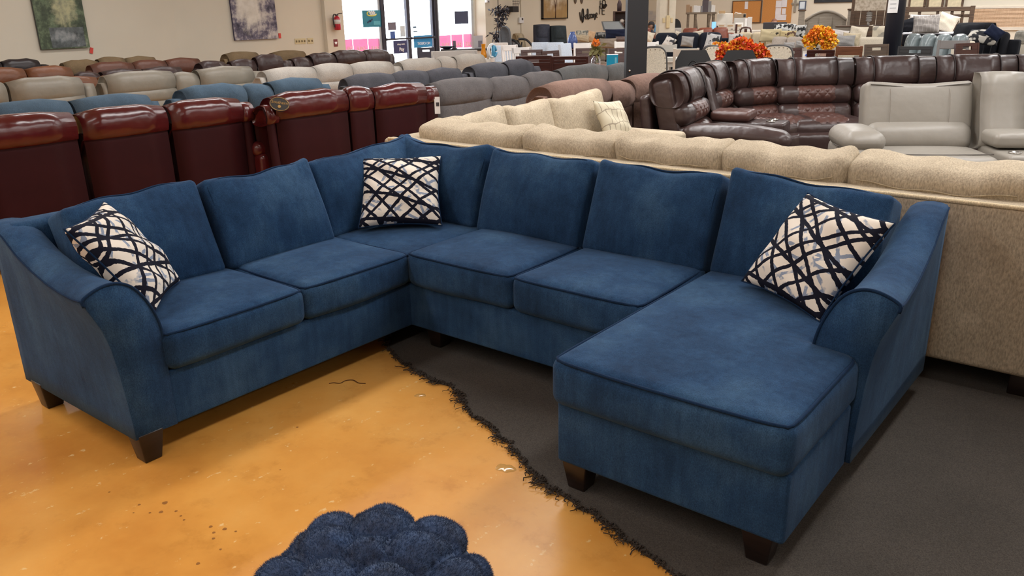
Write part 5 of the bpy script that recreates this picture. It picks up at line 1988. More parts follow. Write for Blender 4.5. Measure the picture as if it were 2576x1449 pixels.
pr_ = struct('wall_post', xf(box(-.21, .21, -.2, .2, 0, HH, .0), TR(P[0], P[1], 0, 0, 0, rz + .25)), plain('post_cream', (208, 202, 186), .8))
Mq = TR(P[0], P[1], 0, 0, 0, rz + .25)
mesh('conduit', *xf(box(.0, .025, -.225, -.2, 1.5, HH), Mq), plain('conduit_tan', (150, 134, 110), .7), pr_, False)
mesh('outlet_box', *xf(box(-.035, .06, -.235, -.2, 1.18, 1.5, .01), Mq), PLATE, pr_, False)
mesh('outlet_box', *xf(box(-.13, -.06, -.215, -.2, 1.32, 1.44, .004), Mq), PLATE, pr_, False)
mesh('outlet_box', *xf(box(.09, .14, -.215, -.2, 1.32, 1.44, .004), Mq), PLATE, pr_, False)

# ================================================================== BY THE SHOP DOORS
table('dining_table', 'dark dining table in front of the shop doors behind the oatmeal loveseat', 985, 1092, 144, 16.4, BLACK, .77, .9)
chair('dining_chair', 'dark dining chair with a bright hand slot in front of the right shop door', 1048, 1088, 120, 18.2, plain('chair_navy_black', (44, 40, 56), .4), 'slot')
rt, mp = put('dining_bench', 'white slat back dining bench behind the oatmeal console loveseat', 'bench', 1140, 15.6, .12)
zt = hgt(1140, 128, 15.6)
w = 118 * mp
mesh('seat', *box(-w / 2, w / 2, -.42, .02, .41, .46, .006), WHT, rt, False)
mesh('top_rail', *softbox(w, .04, .13, .01, (2, 1, 1), 1, c=(0, .0, zt - .06)), plain('grey_white_paint', (186, 182, 178), .45), rt, False)
for k in range(13):
    x = -w / 2 + .06 + (w - .12) * k / 12
    mesh('slat', *box(x - .014, x + .014, -.01, .01, .46, zt - .12, .002), WHT, rt, False)
for sx in (-1, 1):
    for yy in (-.38, 0):
        mesh('leg', *box(sx * (w / 2 - .03) - .025, sx * (w / 2 - .03) + .025, yy - .02, yy + .02, .001, .42 if yy else zt, .003), WHT, rt, False)
table('counter_table', 'narrow black topped counter along the right shop window', 1106, 1240, 115, 21.5, WHT, .80, .5, 0, BLACK)
rt = thing('brochure_stand', 'grey acrylic brochure stand with a dark card on the window counter', 'stand', tuple(place_on(1203, 112, 21.45)[:2]) + (0.801,), spot(1203, 60, 21)[2])
mesh('sheet', *xf(box(-.12, .12, -.004, .004, 0, .32, .002), TR(0, 0, 0, math.radians(-14))), plain('acrylic_grey', (164, 162, 166), .3), rt, False)
mesh('card', *xf(box(.0, .1, -.01, -.005, .03, .19, .004), TR(0, 0, 0, math.radians(-14))), plain('card_dark', (96, 92, 104), .5), rt, False)
mesh('foot', *box(-.12, .12, 0, .14, 0.0, .008), plain('acrylic_grey', (164, 162, 166)), rt, False)
rt = thing('card_holder', 'dark upright card holder on the window counter', 'stand', tuple(place_on(1143, 112, 21.45)[:2]) + (0.811,), spot(1143, 60, 21)[2])
mesh('card', *box(-.04, .04, -.01, .01, 0.0, .19, .003), plain('card_dark', (96, 92, 104)), rt, False)
mesh('foot', *box(-.07, .07, -.06, .06, -.01, .01, .003), BLACK, rt, False)
rt = thing('fruit_bowl', 'shallow dark bowl on the window counter', 'bowl', tuple(place_on(1124, 112, 21.45)[:2]) + (0.801,), 0)
mesh('bowl', *lathe([(.05, 0), (.09, .005), (.2, .07), (.21, .075), (.19, .07), (.08, .015), (.01, .012)], 20), plain('bowl_navy', (52, 58, 84), .3), rt)

# console with vases
rt = table('console_table', 'grey topped console table carrying the amber and blue vases', 1206, 1298, 144, 15.5, plain('pale_grey_paint', (186, 186, 180), .5), .78, .5, 0, plain('slate_top', (108, 108, 104), .35))
AMB = plain('amber_glass', (214, 138, 20), .12)
o = mesh('amber_vase', *xf(lathe([(.03, 0), (.062, .004), (.055, .06), (.036, .16), (.04, .24), (.048, .25), (.04, .245), (.03, .2)], 16), TR(*place_on(1217, 146, 15.4))), AMB)
tag(o, 'tall amber glass vase on the grey console table', 'vase')
rt = thing('moon_vase', 'round blue and white open vase on the grey console table', 'vase', place_on(1238, 144, 15.4), spot(1238, 60, 15.4)[2] + .5)
L = [(.075 * math.cos(t) * (1 - .25 * math.sin(t)), 0, .115 + .11 * math.sin(t)) for t in np.linspace(0, 2 * PI, 28, endpoint=False)]
V, F = tube(L, .024, 8, True)
V[:, 1] *= 1.8
mesh('ring', V, F, plain('ceramic_white', (216, 224, 230), .25), rt)
V, F = tube([q for q in L if q[0] > .02], .026, 8)
V[:, 1] *= 1.85
mesh('blue_glaze', V, F, plain('ceramic_teal', (78, 154, 192), .25), rt)

# ================================================================== DINING CHAIRS IN THE MIDDLE
OFFW = fabric('offwhite_cover', (206, 200, 196), .05, 6, 200, .2, .1)
chair('dining_chair', 'off white covered dining chair next to the ficus', 1237, 1276, 108, 19.4, OFFW, 'slip')
chair('dining_chair', 'pale blue covered dining chair behind the blue and white vase', 1254, 1283, 115, 17.0, BLUEWHT, 'slip', .1)
chair('dining_chair', 'white slat back dining chair right of the pale blue chair', 1276, 1319, 113, 16.6, WHT, 'slat', .5)
chair('dining_chair', 'white slat back dining chair behind the dark slotted chairs', 1294, 1350, 119, 15.2, WHT, 'slat', .3)
chair('dining_chair', 'pale blue covered dining chair below the charcoal recliners, left of two', 1333, 1379, 107, 18.8, BLUEWHT, 'slip', -.1)
chair('dining_chair', 'pale blue covered dining chair below the charcoal recliners, right of two', 1378, 1424, 107, 18.6, BLUEWHT, 'slip', .15)
chair('dining_chair', 'white covered dining chair seen from the side left of the glass vase', 1434, 1458, 109, 18.0, BLUEWHT, 'slip', .9)
chair('dining_chair', 'white ladder back dining chair just left of the orange flower vase', 1452, 1487, 108, 17.0, WHT, 'ladder', .1)
chair('dining_chair', 'dark cherry dining chair with a hand slot facing the long table, left one', 1322, 1372, 126, 14.2, DKWOOD, 'slot', .25)
chair('dining_chair', 'dark cherry dining chair turned sideways in the middle of the table row', 1390, 1430, 128, 14.4, DKWOOD, 'slot', .7)
chair('dining_chair', 'dark cherry dining chair behind the glass vase', 1462, 1502, 122, 15.4, DKWOOD, 'slot', .2)
chair('dining_chair', 'dark cherry dining chair half hidden behind the turquoise box', 1546, 1584, 122, 15.6, DKWOOD, 'slot', .2)
chair('dining_chair', 'dark cherry bench chair with a hand slot seen from behind, left of a pair', 1297, 1386, 137, 12.6, DKWOOD, 'slot', PI)
chair('dining_chair', 'dark cherry bench chair with a hand slot seen from behind, right of a pair', 1389, 1479, 138, 12.6, DKWOOD, 'slot', PI)
chair('dining_chair', 'white ladder back dining chair left of the black column', 1560, 1592, 104, 17.4, WHT, 'ladder', .2)
table('dining_table', 'dark cherry dining table with the orange flower vase on it', 1392, 1586, 152, 14.4, DKWOOD, .76, .95, 0, wood('cherry_table_top', (112, 72, 62), (136, 94, 82), .18, 3))


def petal_cluster(root, c, r, n, mats, seed, size=.05, squash=.75):
    rg = np.random.default_rng(seed)
    for k, m in enumerate(mats):
        V, F = [], []
        for i in range(n):
            d = rg.normal(0, 1, 3)
            d /= np.linalg.norm(d)
            p = c + d * r * np.array([1, 1, squash]) * rg.uniform(.55, 1.0)
            u = np.cross(d, rg.normal(0, 1, 3))
            u /= np.linalg.norm(u)
            v = np.cross(d, u)
            o = len(V)
            L = size * rg.uniform(.7, 1.3)
            q = d * L * .5
            V += [p, p + u * L * .4 + q * .6, p + u * L * .1 + q * 1.6, p - u * L * .3 + q * .7, p + v * L * .35 + q]
            F += [(o, o + 1, o + 4), (o + 1, o + 2, o + 4), (o + 2, o + 3, o + 4), (o + 3, o, o + 4)]
        ob = mesh('petals', np.array(V), F, m, root)
        ob['kind'] = 'stuff'


PO = plain('petal_orange', (236, 128, 28), .6, var=.2)
PY = plain('petal_yellow', (240, 178, 34), .6, var=.2)
PR = plain('petal_red', (222, 70, 40), .6, var=.2)
GRN = plain('stem_green', (110, 116, 58), .6, var=.3)


def glass_vase(name, label, px, py, D, r, h, flowers, zt=.762):
    P = tuple(place_on(px, py, D)[:2]) + (zt,)
    rt = thing(name, label, 'vase', P, 0)
    mesh('glass_body', *lathe([(r * .6, 0), (r * .95, .006), (r, h * .35), (r * .95, h * .6), (r * .55, h * .82), (r * .72, h), (r * .66, h), (r * .48, h * .82), (r * .88, h * .58), (r * .93, h * .34), (r * .88, .014), (.004, .012)], 20), GLASS, rt)
    flowers(rt, h)
    return rt


def orange_bloom(rt, h):
    for k in range(9):
        a = k * 2.4
        L = smooth_line([(0, 0, .03), (.01 * math.cos(a), .01 * math.sin(a), h), (.06 * math.cos(a), .06 * math.sin(a), h + .10 + .02 * (k % 3)), (.13 * math.cos(a), .13 * math.sin(a), h + .08 + .05 * (k % 4))], 12)
        mesh('stem', *tube(L, np.linspace(.006, .003, 12), 4), GRN, rt)
    foliage(rt, [np.array([.05 * math.cos(a), .05 * math.sin(a), h + .08]) for a in np.arange(0, 6, .8)], 60, .03, .12, plain('leaf_olive', (128, 124, 74), .6, var=.3), 4)
    petal_cluster(rt, np.array([.0, -.01, h + .19]), .055, 70, [PO], 5, .05)


glass_vase('flower_vase', 'clear glass vase with one orange bloom and long leaves on the cherry table', 1499, 150, 14.2, .082, .19, orange_bloom)
rt = thing('turquoise_box', 'square turquoise display box with a white edge on the cherry table', 'box', tuple(place_on(1540, 153, 14.1)[:2]) + (.762,), spot(1540, 60, 14.1)[2] + .08)
bx(rt, 'box', -.092, .092, -.05, .05, 0, .19, plain('turquoise', (20, 148, 186), .35), .004)
bx(rt, 'edge', -.096, .096, -.046, .054, .19, .198, SIGNW, .002)
bx(rt, 'window', .04, .07, -.053, -.05, .06, .15, plain('pale_turquoise', (120, 190, 212), .3))

# ================================================================== RECLINERS AND SOFAS BY THE FRONT WALL
def small_recliner(label, px0, px1, py, D, mat, turn):
    rt, mp = put('recliner_chair', label, 'armchair', (px0 + px1) / 2, D, turn)
    zt = hgt((px0 + px1) / 2, py, D)
    w = (px1 - px0) * mp * .95
    P = smooth_loop([(.30, .42), (.38, zt - .2), (.36, zt - .03), (.28, zt), (.16, zt - .06), (.05, zt - .35), (-.02, .45)], 28)
    b = mesh('backrest', *pad(P, w, .07, 3, 3, 0, .01), mat, rt)
    P = smooth_loop([(.2, zt - .34), (.28, zt - .1), (.24, zt - .03), (.14, zt - .06), (.06, zt - .22), (.04, zt - .34), (.1, zt - .37)], 24)
    mesh('head_pillow', *pad(P, w * .72, .06, 3, 2, 0, .012), mat, b)
    P = smooth_loop([(.12, .45), (.18, zt - .4), (.1, zt - .36), (.0, zt - .42), (-.06, .55), (-.02, .45)], 22)
    mesh('lumbar_pad', *pad(P, w * .74, .06, 3, 2, 0, .01), mat, b)
    mesh('seat_cushion', *softbox(w - .3, .6, .2, .07, (3, 3, 1), 3, (0, .01, .03), None, (0, -.22, .42)), mat, rt)
    for sx in (-1, 1):
        mesh('arm', *softbox(.14, .75, .48, .06, (2, 3, 2), 3, (.01, .01, .015), None, (sx * (w / 2 - .07), -.15, .36)), mat, rt)
    mesh('base', *softbox(w * .9, .7, .3, .02, (1, 1, 1), 1, c=(0, -.1, .151)), mat, rt)
    mesh('footrest', *softbox(w - .3, .1, .3, .04, (2, 1, 2), 2, (0, .015, 0), None, (0, -.56, .26)), mat, rt)


small_recliner('charcoal fabric recliner under the tree canvas, left of two', 1343, 1386, 62, 23.6, CHARF, .1)
small_recliner('charcoal fabric recliner under the tree canvas, right of two', 1386, 1428, 65, 23.6, fabric('black_green_recliner_fabric', (54, 62, 66), .2, 10, 120, .4, .2), .16)
rt, mp = put('wing_recliner', 'grey fabric recliner standing sideways beside the ficus', 'armchair', 1281, 20.6, 1.5)
zt = hgt(1280, 66, 20.6)
P = smooth_loop([(.12, .35), (.16, zt - .35), (.2, zt - .05), (.1, zt), (.0, zt - .08), (-.04, zt - .4), (-.1, .38)], 26)
mesh('backrest', *pad(P, .5, .08, 3, 2, 0, .01), fabric('mid_grey_fabric', (96, 100, 106), .12, 8, 180, .3, .2), rt)
mesh('back_shell', *softbox(.46, .08, zt - .4, .03, (1, 1, 2), 2, c=(0, .2, zt / 2 + .1)), MATS['mid_grey_fabric'], rt)
mesh('seat_cushion', *softbox(.40, .50, .2, .07, (2, 2, 1), 2, (0, 0, .02), None, (0, -.30, .42)), MATS['mid_grey_fabric'], rt)
for sx in (-1, 1):
    mesh('arm', *softbox(.14, .7, .5, .06, (1, 2, 1), 2, c=(sx * .25, -.25, .36)), MATS['mid_grey_fabric'], rt)
mesh('base', *softbox(.6, .6, .28, .03, (1, 1, 1), 1, c=(0, -.25, .141)), MATS['mid_grey_fabric'], rt)
small_recliner('beige recliner half hidden behind the black rocking recliner', 1302, 1327, 85, 23.4, SANDF, .5)
rt, mp = put('rocking_recliner', 'black sling recliner with a curved arm in front of the beige recliner', 'armchair', 1314, 22.2, 1.0)
mesh('arm', *tube(smooth_line([(-.28, .3, .98), (-.28, .05, .95), (-.28, -.2, .74), (-.28, -.45, .62)], 20), .03, 8), BLACK, rt)
mesh('arm', *tube(smooth_line([(.28, .3, .98), (.28, .05, .95), (.28, -.2, .74), (.28, -.45, .62)], 20), .03, 8), BLACK, rt)
P = smooth_loop([(.3, .95), (.34, .9), (.05, .42), (-.4, .36), (-.42, .44), (.0, .52)], 24)
mesh('sling', *pad(P, .5, .03, 2, 1), BLKL, rt)
for sx in (-.28, .28):
    mesh('leg', *tube([(sx, -.4, .62), (sx, -.3, .02)], .022, 6), BLACK, rt)
    mesh('leg', *tube([(sx, .2, .9), (sx, .35, .02)], .022, 6), BLACK, rt)

SANDG = fabric('greige_fabric', (140, 128, 116), .14, 8, 160, .3, .15)
sofa('pillow_back_sofa', 'greige pillow back sofa behind the dining tables left of the black column', 1436, 1582, 97, 20.6, SANDG, .1, 3)
cushion('sand throw pillow at the left end of the greige sofa', 1434, 1482, 88, 104, 20.0, SANDF, .2, .1, seed=31)
patterned_pillow('throw_pillow', 'grey leaf print pillow lying on top of the greige sofa', TR(*place_on(1466, 86, 20.7), 0, 0, spot(1466, 60, 20.7)[2]) @ Matrix.Rotation(-.6, 4, 'X'), .34, .2, (160, 156, 142), (96, 98, 94), 32, 14, .5, .14, False)
cushion('peach beige throw pillow standing on the greige sofa', 1478, 1496, 79, 106, 20.2, fabric('peach_fabric', (186, 156, 124), .1, 8, 160, .2, .1), .14, .2, seed=33)
patterned_pillow('throw_pillow', 'black and grey striped pillow behind the orange bloom', TR(*place_on(1505, 90, 20.6), 0, 0, spot(1505, 60, 20.6)[2]) @ Matrix.Rotation(-.5, 4, 'X'), .36, .18, (46, 48, 50), (128, 130, 128), 34, 12, .52, .14, False)
cushion('large navy pillow propped on the greige sofa below the tilted panel', 1523, 1576, 74, 98, 20.4, NAVYF, .26, 0, seed=35)
cushion('greige throw pillow leaning on the right end of the greige sofa', 1508, 1550, 97, 121, 19.8, SANDG, .2, 0, seed=36)
cushion('small taupe pillow tucked under the navy pillow beside the column', 1549, 1577, 92, 104, 19.9, fabric('taupe_fabric', (112, 98, 94), .12, 8, 160, .2, .1), .14, 0, seed=37)
o = mesh('blue_vase', *xf(lathe([(.05, 0), (.1, .04), (.12, .16), (.08, .28), (.05, .32), (.06, .36), (.045, .36), (.03, .3)], 16), TR(*place_on(1440, 122, 19.0))), plain('ceramic_blue', (60, 82, 140), .25))
tag(o, 'round blue ceramic vase on a side table behind the white chairs', 'vase')
rt = thing('side_table', 'small round side table under the blue vase', 'table', tuple(place_on(1440, 122, 19.0)[:2]) + (0,), 0)
zz = float(place_on(1440, 122, 19.0)[2])
mesh('table_top', *lathe([(.01, zz - .03), (.22, zz - .03), (.22, zz - .002), (.01, zz - .002)], 20), DKWOOD, rt)
mesh('pedestal', *lathe([(.16, .001), (.16, .03), (.03, .06), (.025, zz - .03)], 14), DKWOOD, rt)
# tilted panel on the wall side
rt = thing('tilted_panel', 'grey framed panel tilted back above the navy pillow', 'frame', place_on(1546, 76, 21.6), spot(1546, 60, 21.6)[2])
mesh('frame', *xf(prism([(-.36, .22), (-.30, -.0), (.26, 0.0), (.1, .22)], -.015, .015), TR(.02, 0, 0, math.radians(-12))), plain('frame_grey', (84, 88, 90), .4), rt, False)
mesh('face', *xf(prism([(-.32, .2), (-.26, .015), (.22, .015), (.08, .2)], -.022, -.015), TR(.02, 0, 0, math.radians(-12))), plain('panel_grey', (136, 142, 144), .35), rt, False)
bx(rt, 'stand', -.05, .05, .02, .06, .001 - float(rt.location.z), .15, plain('frame_grey', (84, 88, 90)))
# dark rustic shelf
rt, mp = put('ladder_shelf', 'dark rustic open shelf with small ornaments left of the black column', 'shelf', 1566, 24.0, .1)
zt = hgt(1562, 28, 24)
DKR = wood('rustic_dark_wood', (54, 40, 38), (86, 66, 60), .6, 4)
for sx in (-.24, .24):
    bx(rt, 'side', sx - .02, sx + .02, -.15, .15, .001, zt, DKR)
for z in (.3, .7, 1.05, 1.32, zt):
    bx(rt, 'shelf_board', -.24, .24, -.15, .15, z - .03, z, DKR)
bx(rt, 'back', -.24, .24, .13, .15, .3, zt, DKR)
bx(rt, 'brace', -.03, .03, -.15, -.12, .72, 1.3, DKR)
for k, (x, z, c, nm) in enumerate(((-.1, zt, (70, 56, 60), 'dark lantern on top of the rustic shelf'), (.14, zt, (150, 104, 60), 'small amber jar on top of the rustic shelf'), (-.02, 1.321, (214, 206, 196), 'white candle on the middle board of the rustic shelf'),
                                   (.12, 1.321, (150, 120, 96), 'tan figurine on the middle board of the rustic shelf'), (.08, 1.051, (206, 198, 190), 'white candle on the lower board of the rustic shelf'))):
    h = (.3, .12, .1, .12, .1)[k]
    o = mesh(('lantern', 'jar', 'candle', 'figurine', 'candle')[k], *lathe([(.02, 0), (.06, .0), (.065, h * .6), (.04, h * .85), (.02, h)], 12), plain('ornament_%d' % k, c, .5))
    o.parent = None
    o.matrix_world = rt.matrix_basis @ TR(x, -.02, z + .001)
    tag(o, nm, 'ornament')

# ================================================================== DINING GROUP RIGHT OF THE COLUMN
DKFR = wood('weathered_dark_frame', (32, 28, 27), (52, 46, 43), .5, 5)
chair('upholstered_chair', 'cream nailhead dining chair with a dark frame beside the black column', 1634, 1686, 121, 11.4, DKFR, 'framed', .25, IVORY)
chair('dining_chair', 'white ladder back dining chair right behind the black column', 1626, 1658, 105, 15.8, WHT, 'ladder', .2)
chair('dining_chair', 'pale grey ladder back chair between the column and the white table', 1646, 1684, 112, 14.2, plain('pale_grey_paint', (186, 186, 180)), 'ladder', -.3)
chair('dining_chair', 'white ladder back chair pulled up to the near side of the white table', 1697, 1762, 118, 14.0, plain('warm_white_paint', (206, 200, 190), .45), 'ladder', PI)
chair('dining_chair', 'white ladder back chair at the far side of the white table', 1794, 1834, 107, 18.2, plain('warm_white_paint', (206, 200, 190)), 'ladder', 0)
table('dining_table', 'long white dining table right of the black column', 1676, 1836, 125, 16.2, plain('warm_white_paint', (206, 200, 190)), .77, 1.1, .0, plain('white_table_top', (232, 226, 216), .3))
BLKC = plain('gloss_black_wood', (13, 12, 15), .5)
chair('carved_chair', 'black carved arch back dining chair in front of the white table', 1703, 1794, 128, 11.5, BLKC, 'arch', 0)
chair('carved_chair', 'black carved arch back dining chair in front of the red and orange flowers', 1821, 1912, 128, 11.5, BLKC, 'arch', 0)
chair('upholstered_chair', 'cream nailhead dining chair partly hidden by the red flowers', 1806, 1846, 117, 13.0, DKFR, 'framed', .7, IVORY)
chair('upholstered_chair', 'cream nailhead dining chair right of the red flowers', 1922, 2002, 117, 13.3, DKFR, 'framed', 0, IVORY)
table('dining_table', 'dark dining table carrying the red and orange flower bowl', 1786, 1960, 140, 12.3, DKFR, .76, .8)
rt = thing('flower_bowl', 'wide bowl of red, orange and yellow silk flowers on the dark table', 'flowers', tuple(place_on(1866, 140, 12.35)[:2]) + (.762,), 0)
mesh('bowl', *lathe([(.07, 0), (.08, .01), (.03, .03), (.03, .12), (.1, .15), (.17, .23), (.16, .235), (.01, .2)], 18), plain('bowl_brown', (70, 50, 40), .5), rt)
for k, (x, z, r, ms) in enumerate(((-.22, .10, .11, [PR, PO]), (-.10, .16, .10, [PY, PO]), (.0, .20, .11, [PR, PO]), (.12, .13, .11, [PR, PO]), (.23, .11, .10, [PO, PR]), (-.26, .02, .07, [PR]), (.05, .08, .1, [PO, PR]), (.3, .05, .06, [PO]))):
    cc = np.array([x, 0, z + .03])
    az_ = spot(1866, 60, 12.3)[2]
    cc = np.array([x * math.cos(az_), x * math.sin(az_), z + .19])
    petal_cluster(rt, cc, r, 90, ms, 50 + k, .07, .8)
rt = thing('flower_bowl', 'small pot of yellow silk flowers on the white table', 'flowers', tuple(place_on(1812, 112, 16.4)[:2]) + (.772,), 0)
mesh('pot', *lathe([(.06, 0), (.08, .1), (.07, .1), (.01, .08)], 14), WHT, rt)
az_ = spot(1812, 60, 16.4)[2]
for k, x in enumerate((-.06, .06)):
    petal_cluster(rt, np.array([x * math.cos(az_), x * math.sin(az_), .2]), .07, 60, [PY, PO], 80 + k, .06)

# table with the yellow flowers
LTW = wood('light_oak', (186, 152, 106), (206, 174, 128), .4, 3)
table('dining_table', 'light oak dining table under the yellow flower vase', 2010, 2130, 131, 15.6, LTW, .765, .9)


def yellow_bunch(rt, h):
    az_ = spot(2060, 60, 14.4)[2]
    for k in range(7):
        a = k * .9
        mesh('stem', *tube(smooth_line([(0, 0, .03), (.0, 0, h), (.1 * math.cos(a), .1 * math.sin(a), h + .2)], 10), .004, 4), GRN, rt)
    for k, (x, z, r, ms) in enumerate(((.02, .33, .085, [PY, PO]), (.12, .31, .085, [PY, PO]), (-.06, .26, .08, [PO]), (.05, .21, .085, [PY, PO]), (.2, .24, .08, [PY, PO]), (.24, .14, .075, [PY]), (.17, .08, .065, [PO, PY]), (-.13, .19, .065, [PO, PY]), (-.1, .1, .06, [PY]))):
        petal_cluster(rt, np.array([x * math.cos(az_), x * math.sin(az_), h + z - .05]), r, 70, ms, 90 + k, .07, .8)


glass_vase('flower_vase', 'clear bottle vase with a big bunch of yellow and orange silk flowers', 2051, 131, 15.4, .08, .2, yellow_bunch, .767)
o = mesh('planter', *xf(softbox(.26, .2, .13, .02, (1, 1, 1), 2, c=(0, 0, .065)), TR(*place_on(2079, 123, 15.75)[:2], .767, 0, 0, spot(2079, 60, 15.75)[2])), plain('dusty_pink', (176, 154, 148), .6))
o.location = (0, 0, 0)
tag(o, 'dusty pink box planter behind the yellow flowers', 'planter')
rt = thing('tent_card', 'white tent card with a blue ellipse beside the yellow flower vase', 'sign', tuple(place_on(2029, 132, 15.35)[:2]) + (.767,), spot(2029, 60, 14.4)[2] + .3)
mesh('card', *xf(box(-.06, .06, -.002, .002, 0, .16), TR(0, -.03, 0, math.radians(-14))), plain('paper_white', (222, 220, 218)), rt, False)
mesh('card', *xf(box(-.06, .06, -.002, .002, 0, .16), TR(0, .03, 0, math.radians(14))), plain('paper_white', (222, 220, 218)), rt, False)
mesh('blue_mark', *xf(prism([(.035 * math.cos(t), .02 * math.sin(t)) for t in np.linspace(0, 2 * PI, 16, endpoint=False)], -.004, -.002), TR(0, -.035, .09, math.radians(-14))), plain('mark_blue', (40, 86, 178), .5), rt, False)
chair('dining_chair', 'dark cherry dining chair left of the tent card', 1998, 2026, 122, 14.3, DKWOOD, 'slot', .4)
chair('dining_chair', 'dark cherry dining chair in front of the yellow flowers', 2052, 2092, 122, 13.3, DKWOOD, 'slot', PI)
RWOOD = wood('reddish_wood', (104, 66, 46), (140, 92, 66), .4, 4)
chair('dining_chair', 'reddish brown wooden chair in front of the ivory pillows', 2114, 2173, 112, 13.6, RWOOD, 'ladder', PI)
table('dining_table', 'black dining table with the blue tent card left of the round pole', 2160, 2262, 115, 16.0, BLACK, .79, .9)
rt = thing('tent_card', 'bright blue tent card on the black dining table', 'sign', tuple(place_on(2198, 114, 15.8)[:2]) + (.791,), spot(2198, 60, 15.8)[2])
mesh('card', *xf(box(-.08, .08, -.002, .002, 0, .12), TR(0, -.03, 0, math.radians(-16))), plain('card_cyan', (30, 144, 206), .5), rt, False)
mesh('card', *xf(box(-.08, .08, -.002, .002, 0, .12), TR(0, .03, 0, math.radians(16))), plain('card_white', (226, 228, 230), .5), rt, False)
for k in range(2):
    mesh('text_line', *xf(box(-.05, .05, -.004, -.002, .06 + .025 * k, .068 + .025 * k), TR(0, -.03, 0, math.radians(-16))), SIGNW, rt, False)
DBR2 = wood('walnut_wood', (62, 48, 38), (96, 76, 58), .4, 4)
chair('dining_chair', 'walnut dining chair just right of the black dining table', 2214, 2260, 112, 14.0, DBR2, 'slot', .5)
chair('dining_chair', 'black dining chair with a pale frame in front of the silver sofa', 2270, 2352, 118, 13.0, BLACK, 'slot', 0)
chair('dining_chair', 'grey metal ladder back chair in front of the silver sofa', 2368, 2444, 101, 13.6, plain('gunmetal', (120, 116, 114), .35, .5), 'ladder', 0)
chair('dining_chair', 'cream dining chair beside the grey metal chair', 2442, 2476, 105, 15.6, IVORY, 'slip', .6)
chair('dining_chair', 'dark brown dining chair with a curved top at the right', 2462, 2496, 109, 13.6, DKWOOD, 'slot', .7)
table('dining_table', 'light oak dining table between the grey and dark brown chairs', 2396, 2500, 130, 12.6, LTW, .765, .7)

# ================================================================== FAR SOFAS RIGHT OF THE COLUMN
BLKN = fabric('midnight_velvet', (30, 34, 44), .25, 9, 180, .3, .35)
sofa('pillow_back_sofa', 'midnight velvet sofa heaped with grey and white pillows', 1628, 1832, 84, 19.6, BLKN, -.1, 3, True, .7, .06, r=.1)
cushion('plain grey pillow in the middle of the midnight sofa', 1714, 1744, 92, 117, 18.8, GREYF, .16, .1, seed=41)
patterned_pillow('throw_pillow', 'white and black print pillow at the left of the midnight sofa', TR(*place_on(1684, 106, 18.8), 0, 0, spot(1684, 60, 18.8)[2]) @ Matrix.Rotation(-.4, 4, 'X') @ Matrix.Rotation(.5, 4, 'Y'), .24, .24, (196, 192, 186), (60, 60, 64), 42, 12, .56, .12, False)
patterned_pillow('throw_pillow', 'grey and black leaf print pillow at the right of the midnight sofa', TR(*place_on(1792, 104, 18.8), 0, 0, spot(1792, 60, 18.8)[2]) @ Matrix.Rotation(-.3, 4, 'X') @ Matrix.Rotation(.2, 4, 'Y'), .3, .34, (176, 176, 176), (50, 50, 52), 43, 9, .56, .14, False)
cushion('ivory pillow at the far left of the midnight sofa beside the column', 1622, 1644, 81, 106, 19.3, IVORY, .14, .3, seed=44)
cushion('ivory pillow poking up behind the midnight sofa, left one', 1697, 1716, 80, 92, 20.0, IVORY, .14, .4, seed=45)
cushion('ivory pillow poking up behind the midnight sofa, right one', 1744, 1770, 78, 92, 20.0, IVORY, .14, -.2, seed=46)
ORF = leather('burnt_orange_leather', (116, 56, 34), .5, .2, .1, .3)
sofa('rolled_arm_sofa', 'burnt orange leather sofa in front of the office desk', 1706, 1850, 72, 22.7, ORF, .1, 3, True, .75, .05)
sofa('armchair', 'burnt orange leather armchair just right of the black column', 1606, 1656, 73, 23.6, ORF, .1, 1, True, .7, .05)['category'] = 'armchair'
SANDL = fabric('wheat_fabric', (188, 174, 148), .08, 8, 160, .2, .1)
sofa('pillow_back_sofa', 'wheat coloured sofa with animal print pillows behind the flowers', 1836, 2012, 84, 20.4, SANDL, -.25, 4, True, .6, .05)
sofa('pillow_back_sofa', 'grey beige sofa right behind the cream nailhead chair', 1914, 2062, 96, 17.0, fabric('mushroom_fabric', (160, 150, 140), .08, 8, 160, .2, .1), -.45, 3, True, .6, .05)
patterned_pillow('throw_pillow', 'grey and black print pillow at the left end of the wheat sofa', TR(*place_on(1850, 98, 19.7), 0, 0, spot(1850, 60, 19.7)[2]) @ Matrix.Rotation(-.4, 4, 'X'), .32, .24, (186, 184, 182), (52, 50, 52), 47, 10, .57, .13, False)
patterned_pillow('throw_pillow', 'wheat pillow with black tree print on the wheat sofa', TR(*place_on(1938, 89, 20.0), 0, 0, spot(1938, 60, 20.0)[2] - .2) @ Matrix.Rotation(-.35, 4, 'X'), .48, .3, (196, 182, 146), (48, 42, 34), 48, 9, .66, .15, False)
patterned_pillow('throw_pillow', 'wheat pillow with a brown swirl right of the tree print pillow', TR(*place_on(1982, 88, 19.9), 0, 0, spot(1982, 60, 19.9)[2] - .2) @ Matrix.Rotation(-.35, 4, 'X'), .36, .2, (190, 172, 128), (92, 68, 56), 49, 8, .6, .13, False)
patterned_pillow('throw_pillow', 'black and white zebra pillow leaning at the right end of the wheat sofa', TR(*place_on(2008, 79, 20.3), 0, 0, spot(2008, 60, 20.3)[2] - .3) @ Matrix.Rotation(-.3, 4, 'X'), .34, .3, (190, 190, 188), (34, 34, 36), 50, 13, .5, .15, False)
patterned_pillow('throw_pillow', 'black and white zebra blanket pillow lying behind the wheat sofa', TR(*place_on(1972, 74, 20.7), 0, 0, spot(1972, 60, 20.7)[2] - .2) @ Matrix.Rotation(-.7, 4, 'X'), .5, .28, (186, 188, 186), (30, 30, 32), 51, 10, .5, .2, False)
